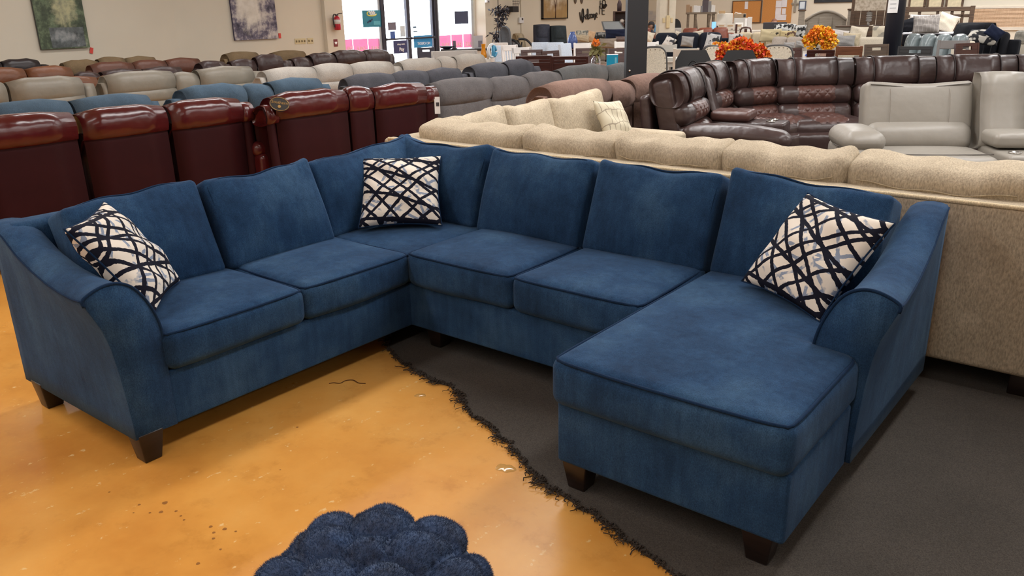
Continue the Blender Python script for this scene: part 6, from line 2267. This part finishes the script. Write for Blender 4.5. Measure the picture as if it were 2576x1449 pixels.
for k, (p0, p1, q0, q1, lab) in enumerate(((1972, 1998, 107, 122, 'small grey pillow on the grey beige sofa'), (2002, 2024, 104, 120, 'patterned grey pillow on the grey beige sofa'))):
    cushion(lab, p0, p1, q0, q1, 16.55, GREYF, .12, .1 * k, seed=52 + k)

# ================================================================== OFFICE CORNER ON THE FAR WALL
def yq(px, py, Y=YW):
    return ony(px, py, Y)


def wall_board(name, label, cat, p0, p1, q0, q1, mat, frame, th=.03, Y=YW, zmin=None, fr=.025):
    a, b = yq(p0, (q0 + q1) / 2, Y), yq(p1, (q0 + q1) / 2, Y)
    t, u = yq((p0 + p1) / 2, q0, Y), yq((p0 + p1) / 2, q1, Y)
    w, h = b[0] - a[0], t[2] - u[2]
    rt = thing(name, label, cat, ((a[0] + b[0]) / 2, Y - th - .002, float(u[2])), 0)
    mesh('board', *box(-w / 2, w / 2, 0, th, 0, h), mat, rt, False)
    if frame:
        mesh('frame', *join(box(-w / 2 - fr, w / 2 + fr, -.012, th, -fr, 0), box(-w / 2 - fr, w / 2 + fr, -.012, th, h, h + fr), box(-w / 2 - fr, -w / 2, -.012, th, 0, h), box(w / 2, w / 2 + fr, -.012, th, 0, h)), frame, rt, False)
    return rt, w, h


CORK = plain('cork', (190, 132, 72), .9, var=.16, scale=60)
WALN = plain('frame_walnut', (84, 62, 44), .5)
rt, w, h = wall_board('cork_board', 'framed cork board with one white sheet on the far wall', 'board', 1844, 1914, 3, 56, CORK, WALN)
PAP = plain('paper_sheet', (214, 212, 218), .8)


def sheet(px0, px1, q0, q1, lab):
    a, b = yq(px0, (q0 + q1) / 2), yq(px1, (q0 + q1) / 2)
    t, u = yq((px0 + px1) / 2, q0), yq((px0 + px1) / 2, q1)
    o = mesh('paper_sheet', *box(a[0], b[0], YW - .042, YW - .038, u[2], t[2]), PAP, None, False)
    tag(o, lab, 'paper')


sheet(1875, 1883, 4, 23, 'single white sheet pinned to the framed cork board')
rt, w, h = wall_board('cork_board', 'unframed cork board full of papers on the far wall', 'board', 1919, 1992, -8, 57, CORK, None)
sheet(1953, 1968, 1, 19, 'white sheet at the upper left of the paper covered cork board')
sheet(1968, 1981, -4, 18, 'white sheet at the upper right of the paper covered cork board')
sheet(1952, 1966, 20, 37, 'white sheet in the middle of the paper covered cork board')
sheet(1968, 1978, 21, 36, 'brown edged certificate on the paper covered cork board')
sheet(1951, 1979, 37, 51, 'wide white sheet at the bottom of the paper covered cork board')
# cross and framed print
P = yq(2001, 14)
rt = thing('wall_cross', 'grey metal cross on the far wall', 'cross', (P[0], YW - .03, P[2]), 0)
bx(rt, 'upright', -.035, .035, -.01, .02, -.2, .16, plain('pewter', (146, 140, 128), .4, .4), .01)
bx(rt, 'crossbar', -.12, .12, -.014, .018, .02, .08, plain('pewter', (146, 140, 128)), .01)
rt, w, h = wall_board('framed_print', 'small blue framed document beside the cross', 'frame', 2013, 2026, 4, 22, plain('print_pale', (206, 218, 228), .4), plain('frame_navy', (70, 82, 104), .5))
wall_board('dark_painting', 'dark framed picture above the arched grey bed', 'painting', 2053, 2148, -40, 4, plain('painting_dark', (36, 38, 42), .6, var=.5, scale=9), plain('frame_black', (34, 28, 26)))
rt, w, h = wall_board('wall_map', 'pale wall map on the far wall just right of the black column', 'map', 1624, 1654, 27, 52, canvas_mat('map_print', [(.3, lin((176, 172, 162))), (.6, lin((200, 194, 180)))], 3, [(.3, lin((160, 160, 166))), (.7, lin((190, 186, 178)))], (2, 2, 2), (0, 0, .1)), None)

# rustic console with frames and boxes
rt, mp = put('rustic_console', 'rustic wooden console with crossed legs against the far wall', 'console', 1762, 25.5, .05)
RUS = wood('driftwood', (88, 76, 64), (124, 108, 90), .7, 4)
zt = hgt(1762, 31, 25.5)
w = 74 * mp
bx(rt, 'top', -w / 2, w / 2, -.2, .2, zt - .05, zt, RUS)
bx(rt, 'shelf_board', -w / 2, w / 2, -.2, .2, .82, .86, RUS)
for sx in (-.42, -.18, .26, .42):
    bx(rt, 'leg', sx * w - .03, sx * w + .03, -.18, -.12, .001, zt - .05, RUS)
    bx(rt, 'leg', sx * w - .03, sx * w + .03, .12, .18, .001, zt - .05, RUS)
for a, b in (((-.2, zt - .06), (.04, .45)), ((.32, zt - .06), (.06, .45))):
    mesh('brace', *tube([(a[0] * w, -.15, a[1]), (b[0] * w, -.15, b[1])], .028, 6), RUS, rt)
MB = rt.matrix_basis.copy()
for k, (x, ww, hh, c, nm, lab) in enumerate(((-.44, .1, .22, (150, 120, 90), 'photo_frame', 'tan photo frame at the left end of the rustic console'), (-.34, .05, .17, (140, 104, 72), 'wood_post', 'round topped wooden post on the rustic console'),
        (-.20, .1, .19, (204, 200, 196), 'white_box', 'white box on the rustic console, left of two'), (-.09, .1, .18, (204, 200, 196), 'white_box', 'white box on the rustic console, right of two'), (.02, .06, .18, (128, 124, 124), 'grey_box', 'slim grey box on the rustic console'),
        (.13, .17, .32, (74, 64, 68), 'dark_box', 'tall dark printed box on the rustic console'), (.27, .09, .3, (126, 122, 120), 'grey_vase', 'grey jar behind the dark printed box'), (.36, .06, .2, (206, 202, 196), 'white_book', 'white book at the right end of the rustic console, inner one'),
        (.42, .06, .18, (206, 202, 196), 'white_book', 'white book at the right end of the rustic console, outer one'))):
    o = mesh(nm, *box(-ww / 2, ww / 2, -.06, .06, 0, hh, .006), plain('deco_%d_%d_%d' % c, c, .6), None, False)
    o.matrix_world = MB @ TR(x * w, 0, zt + .001)
    tag(o, lab, 'box' if 'box' in nm else nm.split('_')[-1])
o = mesh('monitor_box', *box(-.09, .09, -.05, .05, 0, .07, .006), plain('deco_74_64_68', (74, 64, 68)), None, False)
o.matrix_world = MB @ TR(.15 * w, 0, zt + .322)
tag(o, 'small dark camera box on top of the tall printed box', 'box')
# round black office chair back and cabinet by the post
rt, mp = put('file_cabinet', 'low white cabinet with a knob beside the cream post', 'cabinet', 1700, 24.0)
zt = hgt(1700, 70, 24.0)
bx(rt, 'body', -.16, .16, -.2, .2, .001, zt, plain('cabinet_white', (184, 180, 176), .5))
bx(rt, 'door', -.15, .15, -.215, -.2, .05, zt - .02, plain('cabinet_white', (184, 180, 176)))
mesh('knob', *xf(lathe([(.001, 0), (.015, 0), (.012, .02), (.001, .022)], 8), TR(.0, -.215, zt - .12, PI / 2)), BLACK, rt)
rt2, mp = put('desk_fan_cover', 'rounded black cover standing on the low white cabinet', 'cover', 1700, 24.0)
rt2.location.z = zt + .001
mesh('shell', *prism([(.15 * math.cos(t), .24 * math.sin(t)) for t in np.linspace(0, PI, 16)], -.1, .1), BLACK, rt2, False)

# desk partitions, cartons, copier
CARD = plain('cardboard', (176, 146, 108), .8)
OWHT = plain('office_white', (212, 208, 198), .5)


def crate(name, label, cat, px0, px1, q0, q1, D, mat, depth=.3, floor=False, r=.006, extra=None):
    P, mp, rz = spot((px0 + px1) / 2, q1, D)
    w, h = (px1 - px0) * mp, (q1 - q0) * mp
    z0 = 0.001 if floor else float(P[2])
    zt = hgt((px0 + px1) / 2, q0, D)
    rt = thing(name, label, cat, (P[0], P[1], z0), rz)
    bx(rt, 'body', -w / 2, w / 2, -depth / 2, depth / 2, 0, zt - z0, mat, r)
    if extra:
        extra(rt, w, zt - z0, depth)
    return rt


def rim(rt, w, h, d):
    mesh('edge', *tube(smooth_line([(-w / 2, 0, 0.02), (-w / 2, 0, h - .08), (-w / 2 + .06, 0, h), (w / 2, 0, h)], 20), .012, 6), plain('edge_white', (226, 222, 212), .5), rt)


crate('desk_partition', 'cream desk partition with a rounded corner, left of two', 'partition', 1803, 1841, 35, 74, 25.0, OWHT, .06, True, .004, rim)
crate('desk_partition', 'cream desk partition behind the copier, right of two', 'partition', 1845, 1862, 34, 74, 25.0, OWHT, .06, True, .004, rim)
crate('tan_tray', 'tan tray on top of the left desk partition', 'tray', 1809, 1824, 27, 34, 24.8, CARD, .15)
crate('copier', 'grey white copier machine with a top tray in front of the cork board', 'copier', 1846, 1878, 45, 76, 24.1, plain('copier_grey', (186, 182, 176), .4), .34, False, .01,
      lambda rt, w, h, d: (bx(rt, 'control_panel', w * .3, w * .48, -d / 2 - .01, -d / 2, h - .22, h - .02, WHT), bx(rt, 'paper_door', -w * .4, w * .2, -d / 2 - .01, -d / 2, .04, .2, WHT)))
crate('printer', 'tan and black printer resting on the copier', 'printer', 1847, 1876, 34, 45, 24.1, plain('printer_tan', (150, 130, 104), .5), .3, False, .01,
      lambda rt, w, h, d: bx(rt, 'panel', w * .28, w * .46, -d / 2 - .01, -d / 2, .02, h - .02, BLACK))
crate('white_bin', 'white storage box right of the copier', 'box', 1879, 1890, 43, 76, 24.1, plain('bin_white', (200, 196, 192), .5), .3, False)
for k, (p0, p1, lab) in enumerate(((1806, 1824, 'printed white carton on the office counter, left of three'), (1827, 1847, 'printed white carton on the office counter, middle of three'), (1853, 1865, 'printed white carton on the office counter, right of three'))):
    crate('carton', lab, 'box', p0, p1, 60, 76, 23.9, plain('carton_white', (208, 200, 186), .7), .2, False, .003,
          lambda rt, w, h, d: (bx(rt, 'print', -w * .35, w * .3, -d / 2 - .004, -d / 2, h * .62, h * .8, CARD, 0), bx(rt, 'print', w * .05, w * .35, -d / 2 - .004, -d / 2, h * .12, h * .24, plain('print_black', (50, 48, 48), .7), 0)))
crate('office_counter', 'long white office counter behind the orange sofa', 'counter', 1798, 1990, 76, 90, 24.0, OWHT, .42, True)
rt = crate('tablet_sign', 'upright pale blue lit screen at the left end of the office counter', 'screen', 1789, 1801, 55, 76, 23.9, plain('screen_frame', (190, 204, 220), .4), .04)
bx(rt, 'screen', -.05, .05, -.025, -.02, .02, .22, plain('screen_blue', (120, 176, 236), .3, emit=.6), 0)
crate('telephone', 'small dark telephone on the office counter', 'telephone', 1802, 1806, 65, 76, 23.95, plain('phone_grey', (80, 78, 84), .4), .06)
crate('wood_post', 'dark wooden bed post rising in front of the cartons', 'post', 1849, 1854, 61, 84, 22.9, DKWOOD, .07)
rt, mp = put('office_chair', 'dark cherry chair with a carved back at the office counter', 'chair', 1877, 22.4)
zt = hgt(1877, 70, 22.4)
mesh('back_rail', *tube(smooth_line([(-.13, 0, .5), (-.13, 0, zt - .08), (-.05, 0, zt), (.05, 0, zt), (.13, 0, zt - .08), (.13, 0, .5)], 24), .022, 6), DKWOOD, rt)
bx(rt, 'splat', -.035, .035, -.01, .01, .5, zt - .02, DKWOOD)
bx(rt, 'seat', -.2, .2, -.4, .03, .44, .5, DKWOOD)
for sx in (-.17, .17):
    for yy in (-.37, 0):
        bx(rt, 'leg', sx - .02, sx + .02, yy - .02, yy + .02, .001, .44, DKWOOD)
# computer
P, mp, rz = spot(1948, 78, 23.6)
rt = thing('computer_monitor', 'large black computer monitor turned towards the seated person', 'monitor', (P[0], P[1], P[2]), rz)
bx(rt, 'housing', -.3, .3, -.03, .03, .05, hgt(1948, 56, 23.6) - P[2], plain('monitor_black', (48, 48, 54), .45), .008)
bx(rt, 'stand', -.05, .05, -.02, .04, .0, .08, BLACK)
bx(rt, 'foot', -.14, .14, -.08, .08, -.012, .004, BLACK)


# ---- people
def person(label, px, py_top, D, face_turn, skin_c, hair_c, shirt_c, cap=False):
    P, mp, rz = spot(px, py_top, D)
    zt = float(P[2])
    rt = thing('person', label, 'person', (P[0], P[1], 0), rz + face_turn)
    s = (zt - 0.45) / 0.86          # seated height above the seat
    zz = lambda q: .45 + q * s
    J = {'pelvis': (0, .05, zz(.06)), 'waist': (0, .06, zz(.22)), 'chest': (0, .04, zz(.44)), 'neck': (0, .01, zz(.58)), 'head0': (0, -.02, zz(.66)),
         'sL': (-.17, .03, zz(.52)), 'eL': (-.23, -.02, zz(.26)), 'wL': (-.17, -.24, zz(.20)), 'hL': (-.15, -.31, zz(.20)),
         'sR': (.17, .03, zz(.52)), 'eR': (.23, -.02, zz(.26)), 'wR': (.17, -.24, zz(.20)), 'hR': (.15, -.31, zz(.20)),
         'pL': (-.09, .02, zz(.03)), 'kL': (-.11, -.42, zz(.02)), 'aL': (-.11, -.42, .07), 'fL': (-.11, -.55, .03),
         'pR': (.09, .02, zz(.03)), 'kR': (.11, -.42, zz(.02)), 'aR': (.11, -.42, .07), 'fR': (.11, -.55, .03)}
    R = {'pelvis': .15, 'waist': .14, 'chest': .16, 'neck': .055, 'head0': .05, 'sL': .075, 'sR': .075, 'eL': .048, 'eR': .048, 'wL': .03, 'wR': .03, 'hL': .035, 'hR': .035,
         'pL': .1, 'pR': .1, 'kL': .065, 'kR': .065, 'aL': .045, 'aR': .045, 'fL': .04, 'fR': .04}
    names = list(J)
    E = [('pelvis', 'waist'), ('waist', 'chest'), ('chest', 'neck'), ('neck', 'head0'), ('chest', 'sL'), ('sL', 'eL'), ('eL', 'wL'), ('wL', 'hL'), ('chest', 'sR'), ('sR', 'eR'), ('eR', 'wR'), ('wR', 'hR'),
         ('pelvis', 'pL'), ('pL', 'kL'), ('kL', 'aL'), ('aL', 'fL'), ('pelvis', 'pR'), ('pR', 'kR'), ('kR', 'aR'), ('aR', 'fR')]
    me = bpy.data.meshes.new('body')
    me.from_pydata([J[n] for n in names], [(names.index(a), names.index(b)) for a, b in E], [])
    ob = bpy.data.objects.new('body', me)
    link(ob, rt)
    me.materials.append(plain('shirt_%d' % shirt_c[0], shirt_c, .9))
    sk = ob.modifiers.new('skin', 'SKIN')
    sd = ob.modifiers.new('sub', 'SUBSURF')
    sd.levels = sd.render_levels = 1
    for i, n in enumerate(names):
        me.skin_vertices[0].data[i].radius = (R[n], R[n])
    me.skin_vertices[0].data[0].use_root = True
    SK = plain('skin_%d' % skin_c[0], skin_c, .55)
    # head: one shaped surface with nose, brow and ears
    n1, n2 = 24, 18
    V, F = [], []
    for i in range(n2 + 1):
        th = PI * i / n2
        for j in range(n1):
            ph = 2 * PI * j / n1
            x, y, z = math.sin(th) * math.cos(ph), math.sin(th) * math.sin(ph), math.cos(th)
            r = 1.0
            front = max(0, -y)
            r += .14 * math.exp(-((x / .16) ** 2 + ((z + .1) / .22) ** 2)) * front          # nose
            r -= .06 * math.exp(-(((abs(x) - .36) / .14) ** 2 + ((z - .08) / .1) ** 2)) * front   # eye sockets
            r -= .04 * math.exp(-((x / .3) ** 2 + ((z + .42) / .06) ** 2)) * front          # mouth line
            r += .14 * math.exp(-(((abs(x) - .98) / .12) ** 2 + (y / .22) ** 2 + ((z - 0) / .28) ** 2))   # ears
            jaw = 1 - .22 * max(0, -z) ** 1.5
            V.append((x * r * .078 * jaw, y * r * .098, z * .118))
        F += [(i * n1 + j, (i + 1) * n1 + j, (i + 1) * n1 + (j + 1) % n1, i * n1 + (j + 1) % n1) for j in range(n1)] if i < n2 else []
    zc = zt - .12
    mesh('head', np.array(V) + np.array([0, -.02, zc]), F, SK, rt)
    for sx in (-1, 1):
        mesh('eye', *xf(lathe([(.001, -.012), (.009, -.006), (.012, 0), (.009, .006), (.001, .012)], 8), TR(sx * .028, -.106, zc + .01)), plain('eye_dark', (40, 34, 32), .3), rt)
        # hands: palm with five bent fingers
        hp = np.array(J['hL' if sx < 0 else 'hR'])
        parts = [softbox(.075, .09, .03, .012, (1, 1, 1), 2, c=tuple(hp + np.array([0, -.03, 0])))]
        for q, ln in enumerate((.06, .07, .066, .05)):
            b = hp + np.array([-.028 + .019 * q, -.07, 0])
            parts.append(tube([b, b + np.array([0, -ln * .5, .006]), b + np.array([0, -ln * .9, -.012])], np.array([.009, .008, .007]), 6))
        b = hp + np.array([-sx * .035, -.01, 0])
        parts.append(tube([b, b + np.array([-sx * .025, -.03, .0]), b + np.array([-sx * .03, -.055, -.008])], np.array([.011, .009, .008]), 6))
        mesh('hand', *join(*parts), SK, rt)
    hair = plain('hair_%d' % hair_c[0], hair_c, .7)
    hv = [(x * 1.07, y * 1.07 + .006, z * 1.06 + .004) for x, y, z in V]
    ok = [i for i, (x, y, z) in enumerate(hv) if (z > .03 or (y > -.01 and z > -.06))]
    oks = set(ok)
    mesh('hair', np.array(hv) + np.array([0, -.02, zc]), [f for f in F if all(i in oks for i in f)], hair, rt)
    if cap:
        cv_ = plain('cap_dark', (34, 30, 34), .8)
        hv = [(x * 1.14, y * 1.12 + .004, z * 1.12 + .008) for x, y, z in V]
        oks = {i for i, (x, y, z) in enumerate(hv) if z > .035}
        c_ = mesh('cap', np.array(hv) + np.array([0, -.02, zc]), [f for f in F if all(i in oks for i in f)], cv_, rt)
        mesh('visor', *prism([(.075 * math.cos(t), -.09 + .085 * -abs(math.sin(t))) for t in np.linspace(0, PI, 12)], zc + .04, zc + .05, 'xy'), cv_, c_, False)
    return rt


person('person seated behind the black computer monitor, only the top of the head showing', 1948, 47, 25.3, .2, (196, 150, 124), (120, 78, 58), (96, 100, 110))
person('person in a dark cap sitting behind the orange armchair by the column', 1640, 55, 24.9, -1.1, (168, 128, 104), (40, 34, 34), (70, 72, 80), True)
rt, mp = put('desk_chair', 'grey desk chair of the person behind the monitor', 'chair', 1948, 25.4)
bx(rt, 'seat', -.24, .24, -.22, .22, .38, .44, BLACK, .02)
mesh('back', *softbox(.42, .06, .5, .03, (2, 1, 2), 2, c=(0, .26, .76)), BLACK, rt)
mesh('column', *lathe([(.28, .001), (.28, .04), (.04, .08), (.03, .38)], 10), BLACK, rt)
rt, mp = put('desk_chair', 'plain dark chair under the person in the cap', 'chair', 1640, 25.0, -1.1)
bx(rt, 'seat', -.24, .24, -.22, .22, .38, .44, BLACK, .02)
mesh('back', *softbox(.42, .05, .45, .02, (2, 1, 2), 2, c=(0, .26, .7)), BLACK, rt)
for sx in (-.2, .2):
    for sy in (-.18, .18):
        bx(rt, 'leg', sx - .02, sx + .02, sy - .02, sy + .02, .001, .38, BLACK)
crate('blue_bag', 'blue plastic bag behind the person in the cap', 'bag', 1645, 1655, 62, 72, 25.6, plain('bag_blue', (104, 158, 200), .5), .15, True, .03)

# ================================================================== BEDS ON THE RIGHT
GWASH = wood('grey_washed_oak', (136, 126, 114), (166, 156, 142), .6, 3)
WALB = wood('rustic_walnut', (64, 48, 38), (102, 78, 58), .6, 3)


def bed_base(rt, w, L, zm, mat, bedding, frame=True):
    mesh('mattress', *softbox(w - .04, L, .28, .06, (4, 4, 1), 2, (0, 0, .02), None, (0, -L / 2 - .06, zm - .14)), bedding, rt)
    mesh('box_spring', *softbox(w - .06, L - .02, .22, .03, (2, 2, 1), 1, c=(0, -L / 2 - .06, zm - .40)), bedding, rt)
    for sx in (-1, 1):
        bx(rt, 'side_rail', sx * w / 2 - .03, sx * w / 2 + .03, -L - .06, -.05, .12, .34, mat)
        bx(rt, 'foot_post', sx * w / 2 - .05, sx * w / 2 + .05, -L - .12, -L - .02, .001, .5, mat)
    bx(rt, 'footboard', -w / 2, w / 2, -L - .1, -L - .05, .15, .48, mat)


# grey washed arched bed
D = 21.5
rt, mp = put('arched_headboard', 'grey washed arched panel headboard with square posts', 'headboard', 2076, D, .0)
w = 116 * mp
zt = hgt(2076, 25, D)
zp = hgt(2076, 27, D)
hw = w / 2
arch = [(-hw + .08, .3), (hw - .08, .3), (hw - .08, zt - .22)] + [(x, zt - .22 * (x / (hw - .08)) ** 2) for x in np.linspace(hw - .1, -hw + .1, 14)] + [(-hw + .08, zt - .22)]
mesh('headboard', *prism(arch, -.02, .03), GWASH, rt, False)
mesh('arch_rail', *tube([(x, -.03, zt - .03 - .22 * (x / (hw - .08)) ** 2) for x in np.linspace(-hw + .1, hw - .1, 24)], .035, 6), GWASH, rt)
for k, (a, b) in enumerate(((-.86, -.38), (-.32, .32), (.38, .86))):
    for z0, z1 in ((.75, 1.02), (1.05, zt - .16 if k == 1 else zt - .26)):
        mesh('panel', *box(a * (hw - .1), b * (hw - .1), -.035, -.02, z0, z1, .004), GWASH, rt, False)
for sx in (-1, 1):
    bx(rt, 'post', sx * hw - .07, sx * hw + .07, -.06, .08, .001, zp, GWASH)
    bx(rt, 'post_cap', sx * hw - .09, sx * hw + .09, -.08, .1, zp, zp + .035, WALB)
crate('nightstand', 'grey washed nightstand with a dark top right of the arched bed', 'nightstand', 2104, 2142, 68, 92, 20.3, GWASH, .38, True, .004,
      lambda rt, w, h, d: (bx(rt, 'top', -w / 2 - .03, w / 2 + .03, -d / 2 - .03, d / 2, h, h + .03, WALB), bx(rt, 'drawer', -w / 2 + .03, w / 2 - .03, -d / 2 - .012, -d / 2, h - .2, h - .03, GWASH)))
# second bed: dark plank headboard with a lamp in front
D = 21.0
rt, mp = put('plank_headboard', 'dark rustic plank headboard behind the crystal lamp', 'headboard', 2192, D, 0)
w = 92 * mp
for k in range(5):
    a = -w / 2 + w * k / 5
    bx(rt, 'plank', a + .004, a + w / 5 - .004, -.03, .03, .3, 1.95 + .0 * k, WALB)
for sx in (-1, 1):
    bx(rt, 'post', sx * w / 2 - .04, sx * w / 2 + .04, -.05, .05, .001, 2.0, WALB)
for k, (p0, p1, q0, q1, DD, mt, lab) in enumerate(((2138, 2178, 68, 112, 19.4, IVORY, 'plain ivory pillow in the middle of the ivory bedding'), (2166, 2196, 66, 90, 19.8, IVORY, 'ivory pillow with pointed corners at the back of the bedding'),
        (2092, 2132, 76, 98, 18.4, OFFW, 'white crumpled pillow right of the yellow flowers'), (2092, 2148, 90, 118, 17.9, GREYF, 'grey embroidered pillow right of the yellow flowers'), (2120, 2160, 84, 120, 18.2, SANDL, 'pale wheat pillow between the grey and ivory pillows'))):
    cushion(lab, p0, p1, q0, q1, DD, mt, .2, (.1, -.2, .15, .0, .1)[k], seed=60 + k)
patterned_pillow('throw_pillow', 'ivory and grey damask pillow beside the round pole', TR(*place_on(2216, 92, 18.9), 0, 0, spot(2216, 60, 18.9)[2]) @ Matrix.Rotation(-.25, 4, 'X'), .36, .44, (198, 188, 168), (152, 146, 134), 66, 8, .54, .14, False)
# low platform sofa carrying those pillows
sofa('daybed', 'ivory daybed heaped with pale pillows left of the round pole', 2090, 2240, 97, 18.6, IVORY, 0, 2, False, .5, .03)
# crystal lamp
P, mp, rz = spot(2184, 63, 19.9)
rt = thing('table_lamp', 'crystal table lamp with a long rectangular patterned shade', 'lamp', (P[0], P[1], float(P[2])), rz)
h = hgt(2184, 27, 19.9) - float(P[2])
CRY = plain('crystal', (206, 202, 198), .15, .2)
for x, hh in ((-.2, h), (0, h), (.2, h)):
    L = [(.02, 0), (.03, .02), (.012, .05)]
    for q in range(4):
        z = .06 + (hh - .1) * q / 4
        L += [(.02, z), (.062, z + .03), (.06, z + .05), (.02, z + .075)]
    L += [(.008, hh)]
    mesh('crystal_column', *lathe(L, 10), CRY, rt)
mesh('base', *box(-.26, .26, -.06, .06, -.02, .0, .004), plain('lamp_base_dark', (60, 44, 40), .4), rt, False)
m, nt, b = _mat('shade_brocade')
nt.links.new(ramp(nt, noise(nt, 18, 3), [(.35, lin((168, 152, 132))), (.6, lin((206, 194, 178)))]), b.inputs['Base Color'])
b.inputs['Roughness'].default_value = .35
mesh('lamp_shade', *box(-.31, .31, -.1, .1, h, h + .25, .008), m, rt, False)
mesh('finial', *tube([(0, 0, h + .25), (0, 0, h + .32)], .008, 6), CRY, rt)
crate('nightstand', 'dark walnut nightstand under the crystal lamp', 'nightstand', 2150, 2216, 65, 90, 19.9, WALB, .4, True, .004, lambda rt, w, h, d: bx(rt, 'drawer', -w / 2 + .03, w / 2 - .03, -d / 2 - .012, -d / 2, h - .2, h - .03, WALB))

# third bed: brown headboard, black bedding, mirror above
D = 23.0
rt, mp = put('slat_bed', 'brown wooden bed with slotted headboard and black bedding', 'bed', 2358, D, .0)
w = 146 * mp
zt = hgt(2358, 18, D)
bx(rt, 'top_rail', -w / 2, w / 2, -.05, .05, zt - .1, zt, WALB)
bx(rt, 'mid_rail', -w / 2, w / 2, -.03, .03, zt - .24, zt - .17, WALB)
bx(rt, 'panel', -w / 2 + .1, w / 2 - .25, -.02, .02, .4, zt - .24, WALB)
for x in (-.5, -.30, -.02, .2, .36, .5):
    bx(rt, 'slot_post', x * w - .035, x * w + .035, -.03, .03, .3, zt, WALB)
for sx in (-1, 1):
    bx(rt, 'post', sx * w / 2 - .05, sx * w / 2 + .05, -.06, .06, .001, zt + .02, WALB)
zm = hgt(2358, 84, 21.6)
bed_base(rt, w, 1.5, zm, WALB, BLKF)
mesh('folded_sheet', *softbox(w - .02, .5, .05, .02, (2, 2, 1), 2, c=(0, -1.28, zm + .0)), plain('sheet_white', (226, 226, 232), .8), rt)
for k, (p0, p1, q0, q1, DD, mt, lab) in enumerate(((2262, 2308, 48, 81, 21.8, BLKF, 'black pillow at the left of the black bedding'), (2290, 2334, 38, 58, 22.4, OFFW, 'white pillow behind the black and plaid pillows'), (2358, 2404, 36, 78, 21.9, IVORY, 'ivory pillow standing on one corner on the black bedding'))):
    cushion(lab, p0, p1, q0, q1, DD, mt, .2, (-.3, .05, .35)[k], seed=70 + k)
patterned_pillow('throw_pillow', 'grey plaid pillow in the middle of the black bedding', TR(*place_on(2330, 61, 21.5), 0, 0, spot(2330, 60, 21.5)[2]) @ Matrix.Rotation(-.3, 4, 'X') @ Matrix.Rotation(-.05, 4, 'Y'), .56, .42, (140, 134, 130), (168, 162, 156), 73, 7, .5, .16)
D = 22.95
for k, (p0, p1) in enumerate(((2288, 2329), (2334, 2374), (2381, 2424))):
    a, b = yq(p0, 5, YW), yq(p1, 5, YW)
    u = yq((p0 + p1) / 2, 21, YW)
    r2 = thing('wall_panel', ('pale carved wall panel above the brown bed, left of three', 'pale carved wall panel above the brown bed, middle of three', 'pale carved wall panel above the brown bed, right of three')[k], 'panel', ((a[0] + b[0]) / 2, YW - .05, float(u[2])), 0, 'carved panels above the brown bed')
    ww = b[0] - a[0]
    bx(r2, 'face', -ww / 2 + .04, ww / 2 - .04, 0, .03, .03, .7, plain('carved_cream', (206, 194, 164), .7, var=.15, scale=14))
    mesh('frame', *join(box(-ww / 2 - .01, ww / 2 + .01, -.01, .04, 0, .04), box(-ww / 2 - .01, ww / 2 + .01, -.01, .04, .7, .74), box(-ww / 2 - .01, -ww / 2 + .04, -.01, .04, 0, .74), box(ww / 2 - .04, ww / 2 + .01, -.01, .04, 0, .74)), WALB, r2, False)
# window with wooden blinds
a, b = yq(2441, 48), yq(2660, 48)
t, u = yq(2520, 21), yq(2520, 68)
win = struct('window_3', join(box(a[0] - .06, b[0], YW - .05, YW, u[2] - .08, u[2]), box(a[0] - .06, b[0], YW - .05, YW, t[2], t[2] + .05), box(a[0] - .06, a[0], YW - .05, YW, u[2], t[2])), plain('window_trim', (206, 196, 182), .6))
BL = wood('blind_wood', (186, 152, 118), (204, 172, 140), .5, 3, (12, 1, 1))
nsl = 15
for k in range(nsl):
    z = u[2] + (t[2] - u[2]) * (k + .5) / nsl
    mesh('slat', *xf(box(a[0] + .01, b[0] - .02, -.02, .02, -.003, .003), TR(0, YW - .03, z, math.radians(58))), BL, win, False)
mesh('backing', *box(a[0], b[0], YW - .006, YW - .002, u[2], t[2]), plain('blind_back', (196, 168, 140), .8), win, False)
# silver sofa, black throw heap
SILV = leather('silver_blue_leather', (122, 132, 134), .25, .1, .06, .3)
sofa('channel_sofa', 'shiny silver blue sofa with rolled channel cushions behind the metal chair', 2272, 2412, 88, 17.2, SILV, -.5, 4, False, .6, .07, r=.1)
small_recliner('large black recliner with a throw at the right', 2392, 2484, 58, 19.0, BLKF, -.5)
patterned_pillow('folded_throw', 'black and white patterned throw draped in front of the black recliner', TR(*place_on(2474, 94, 17.9), 0, 0, spot(2474, 60, 17.9)[2]) @ Matrix.Rotation(-1.0, 4, 'X') @ Matrix.Rotation(.25, 4, 'Y'), .56, .36, (196, 190, 180), (28, 28, 34), 74, 7, .44, .2, False)['category'] = 'throw'
sofa('loveseat', 'black fabric loveseat at the far right edge of the dining area', 2474, 2552, 84, 18.0, BLKF, -.3, 2, True, .7, .05)
cushion('navy pointed pillow on the black loveseat', 2482, 2522, 68, 96, 17.6, NAVYF, .16, .6, seed=77)
crate('grey_dresser', 'pale dresser with a cream top at the right edge below the blinds', 'dresser', 2540, 2640, 111, 130, 19.0, plain('dresser_cream', (206, 196, 178), .5), .5, True)
o = crate('storage_bag', 'mottled grey storage bag standing on the pale dresser at the right edge', 'bag', 2556, 2640, 76, 110, 19.0, plain('mottled_grey', (140, 136, 126), .8, var=.4, scale=16), .35, False, .06)
o.location.z = hgt(2590, 111, 19.0) + .002
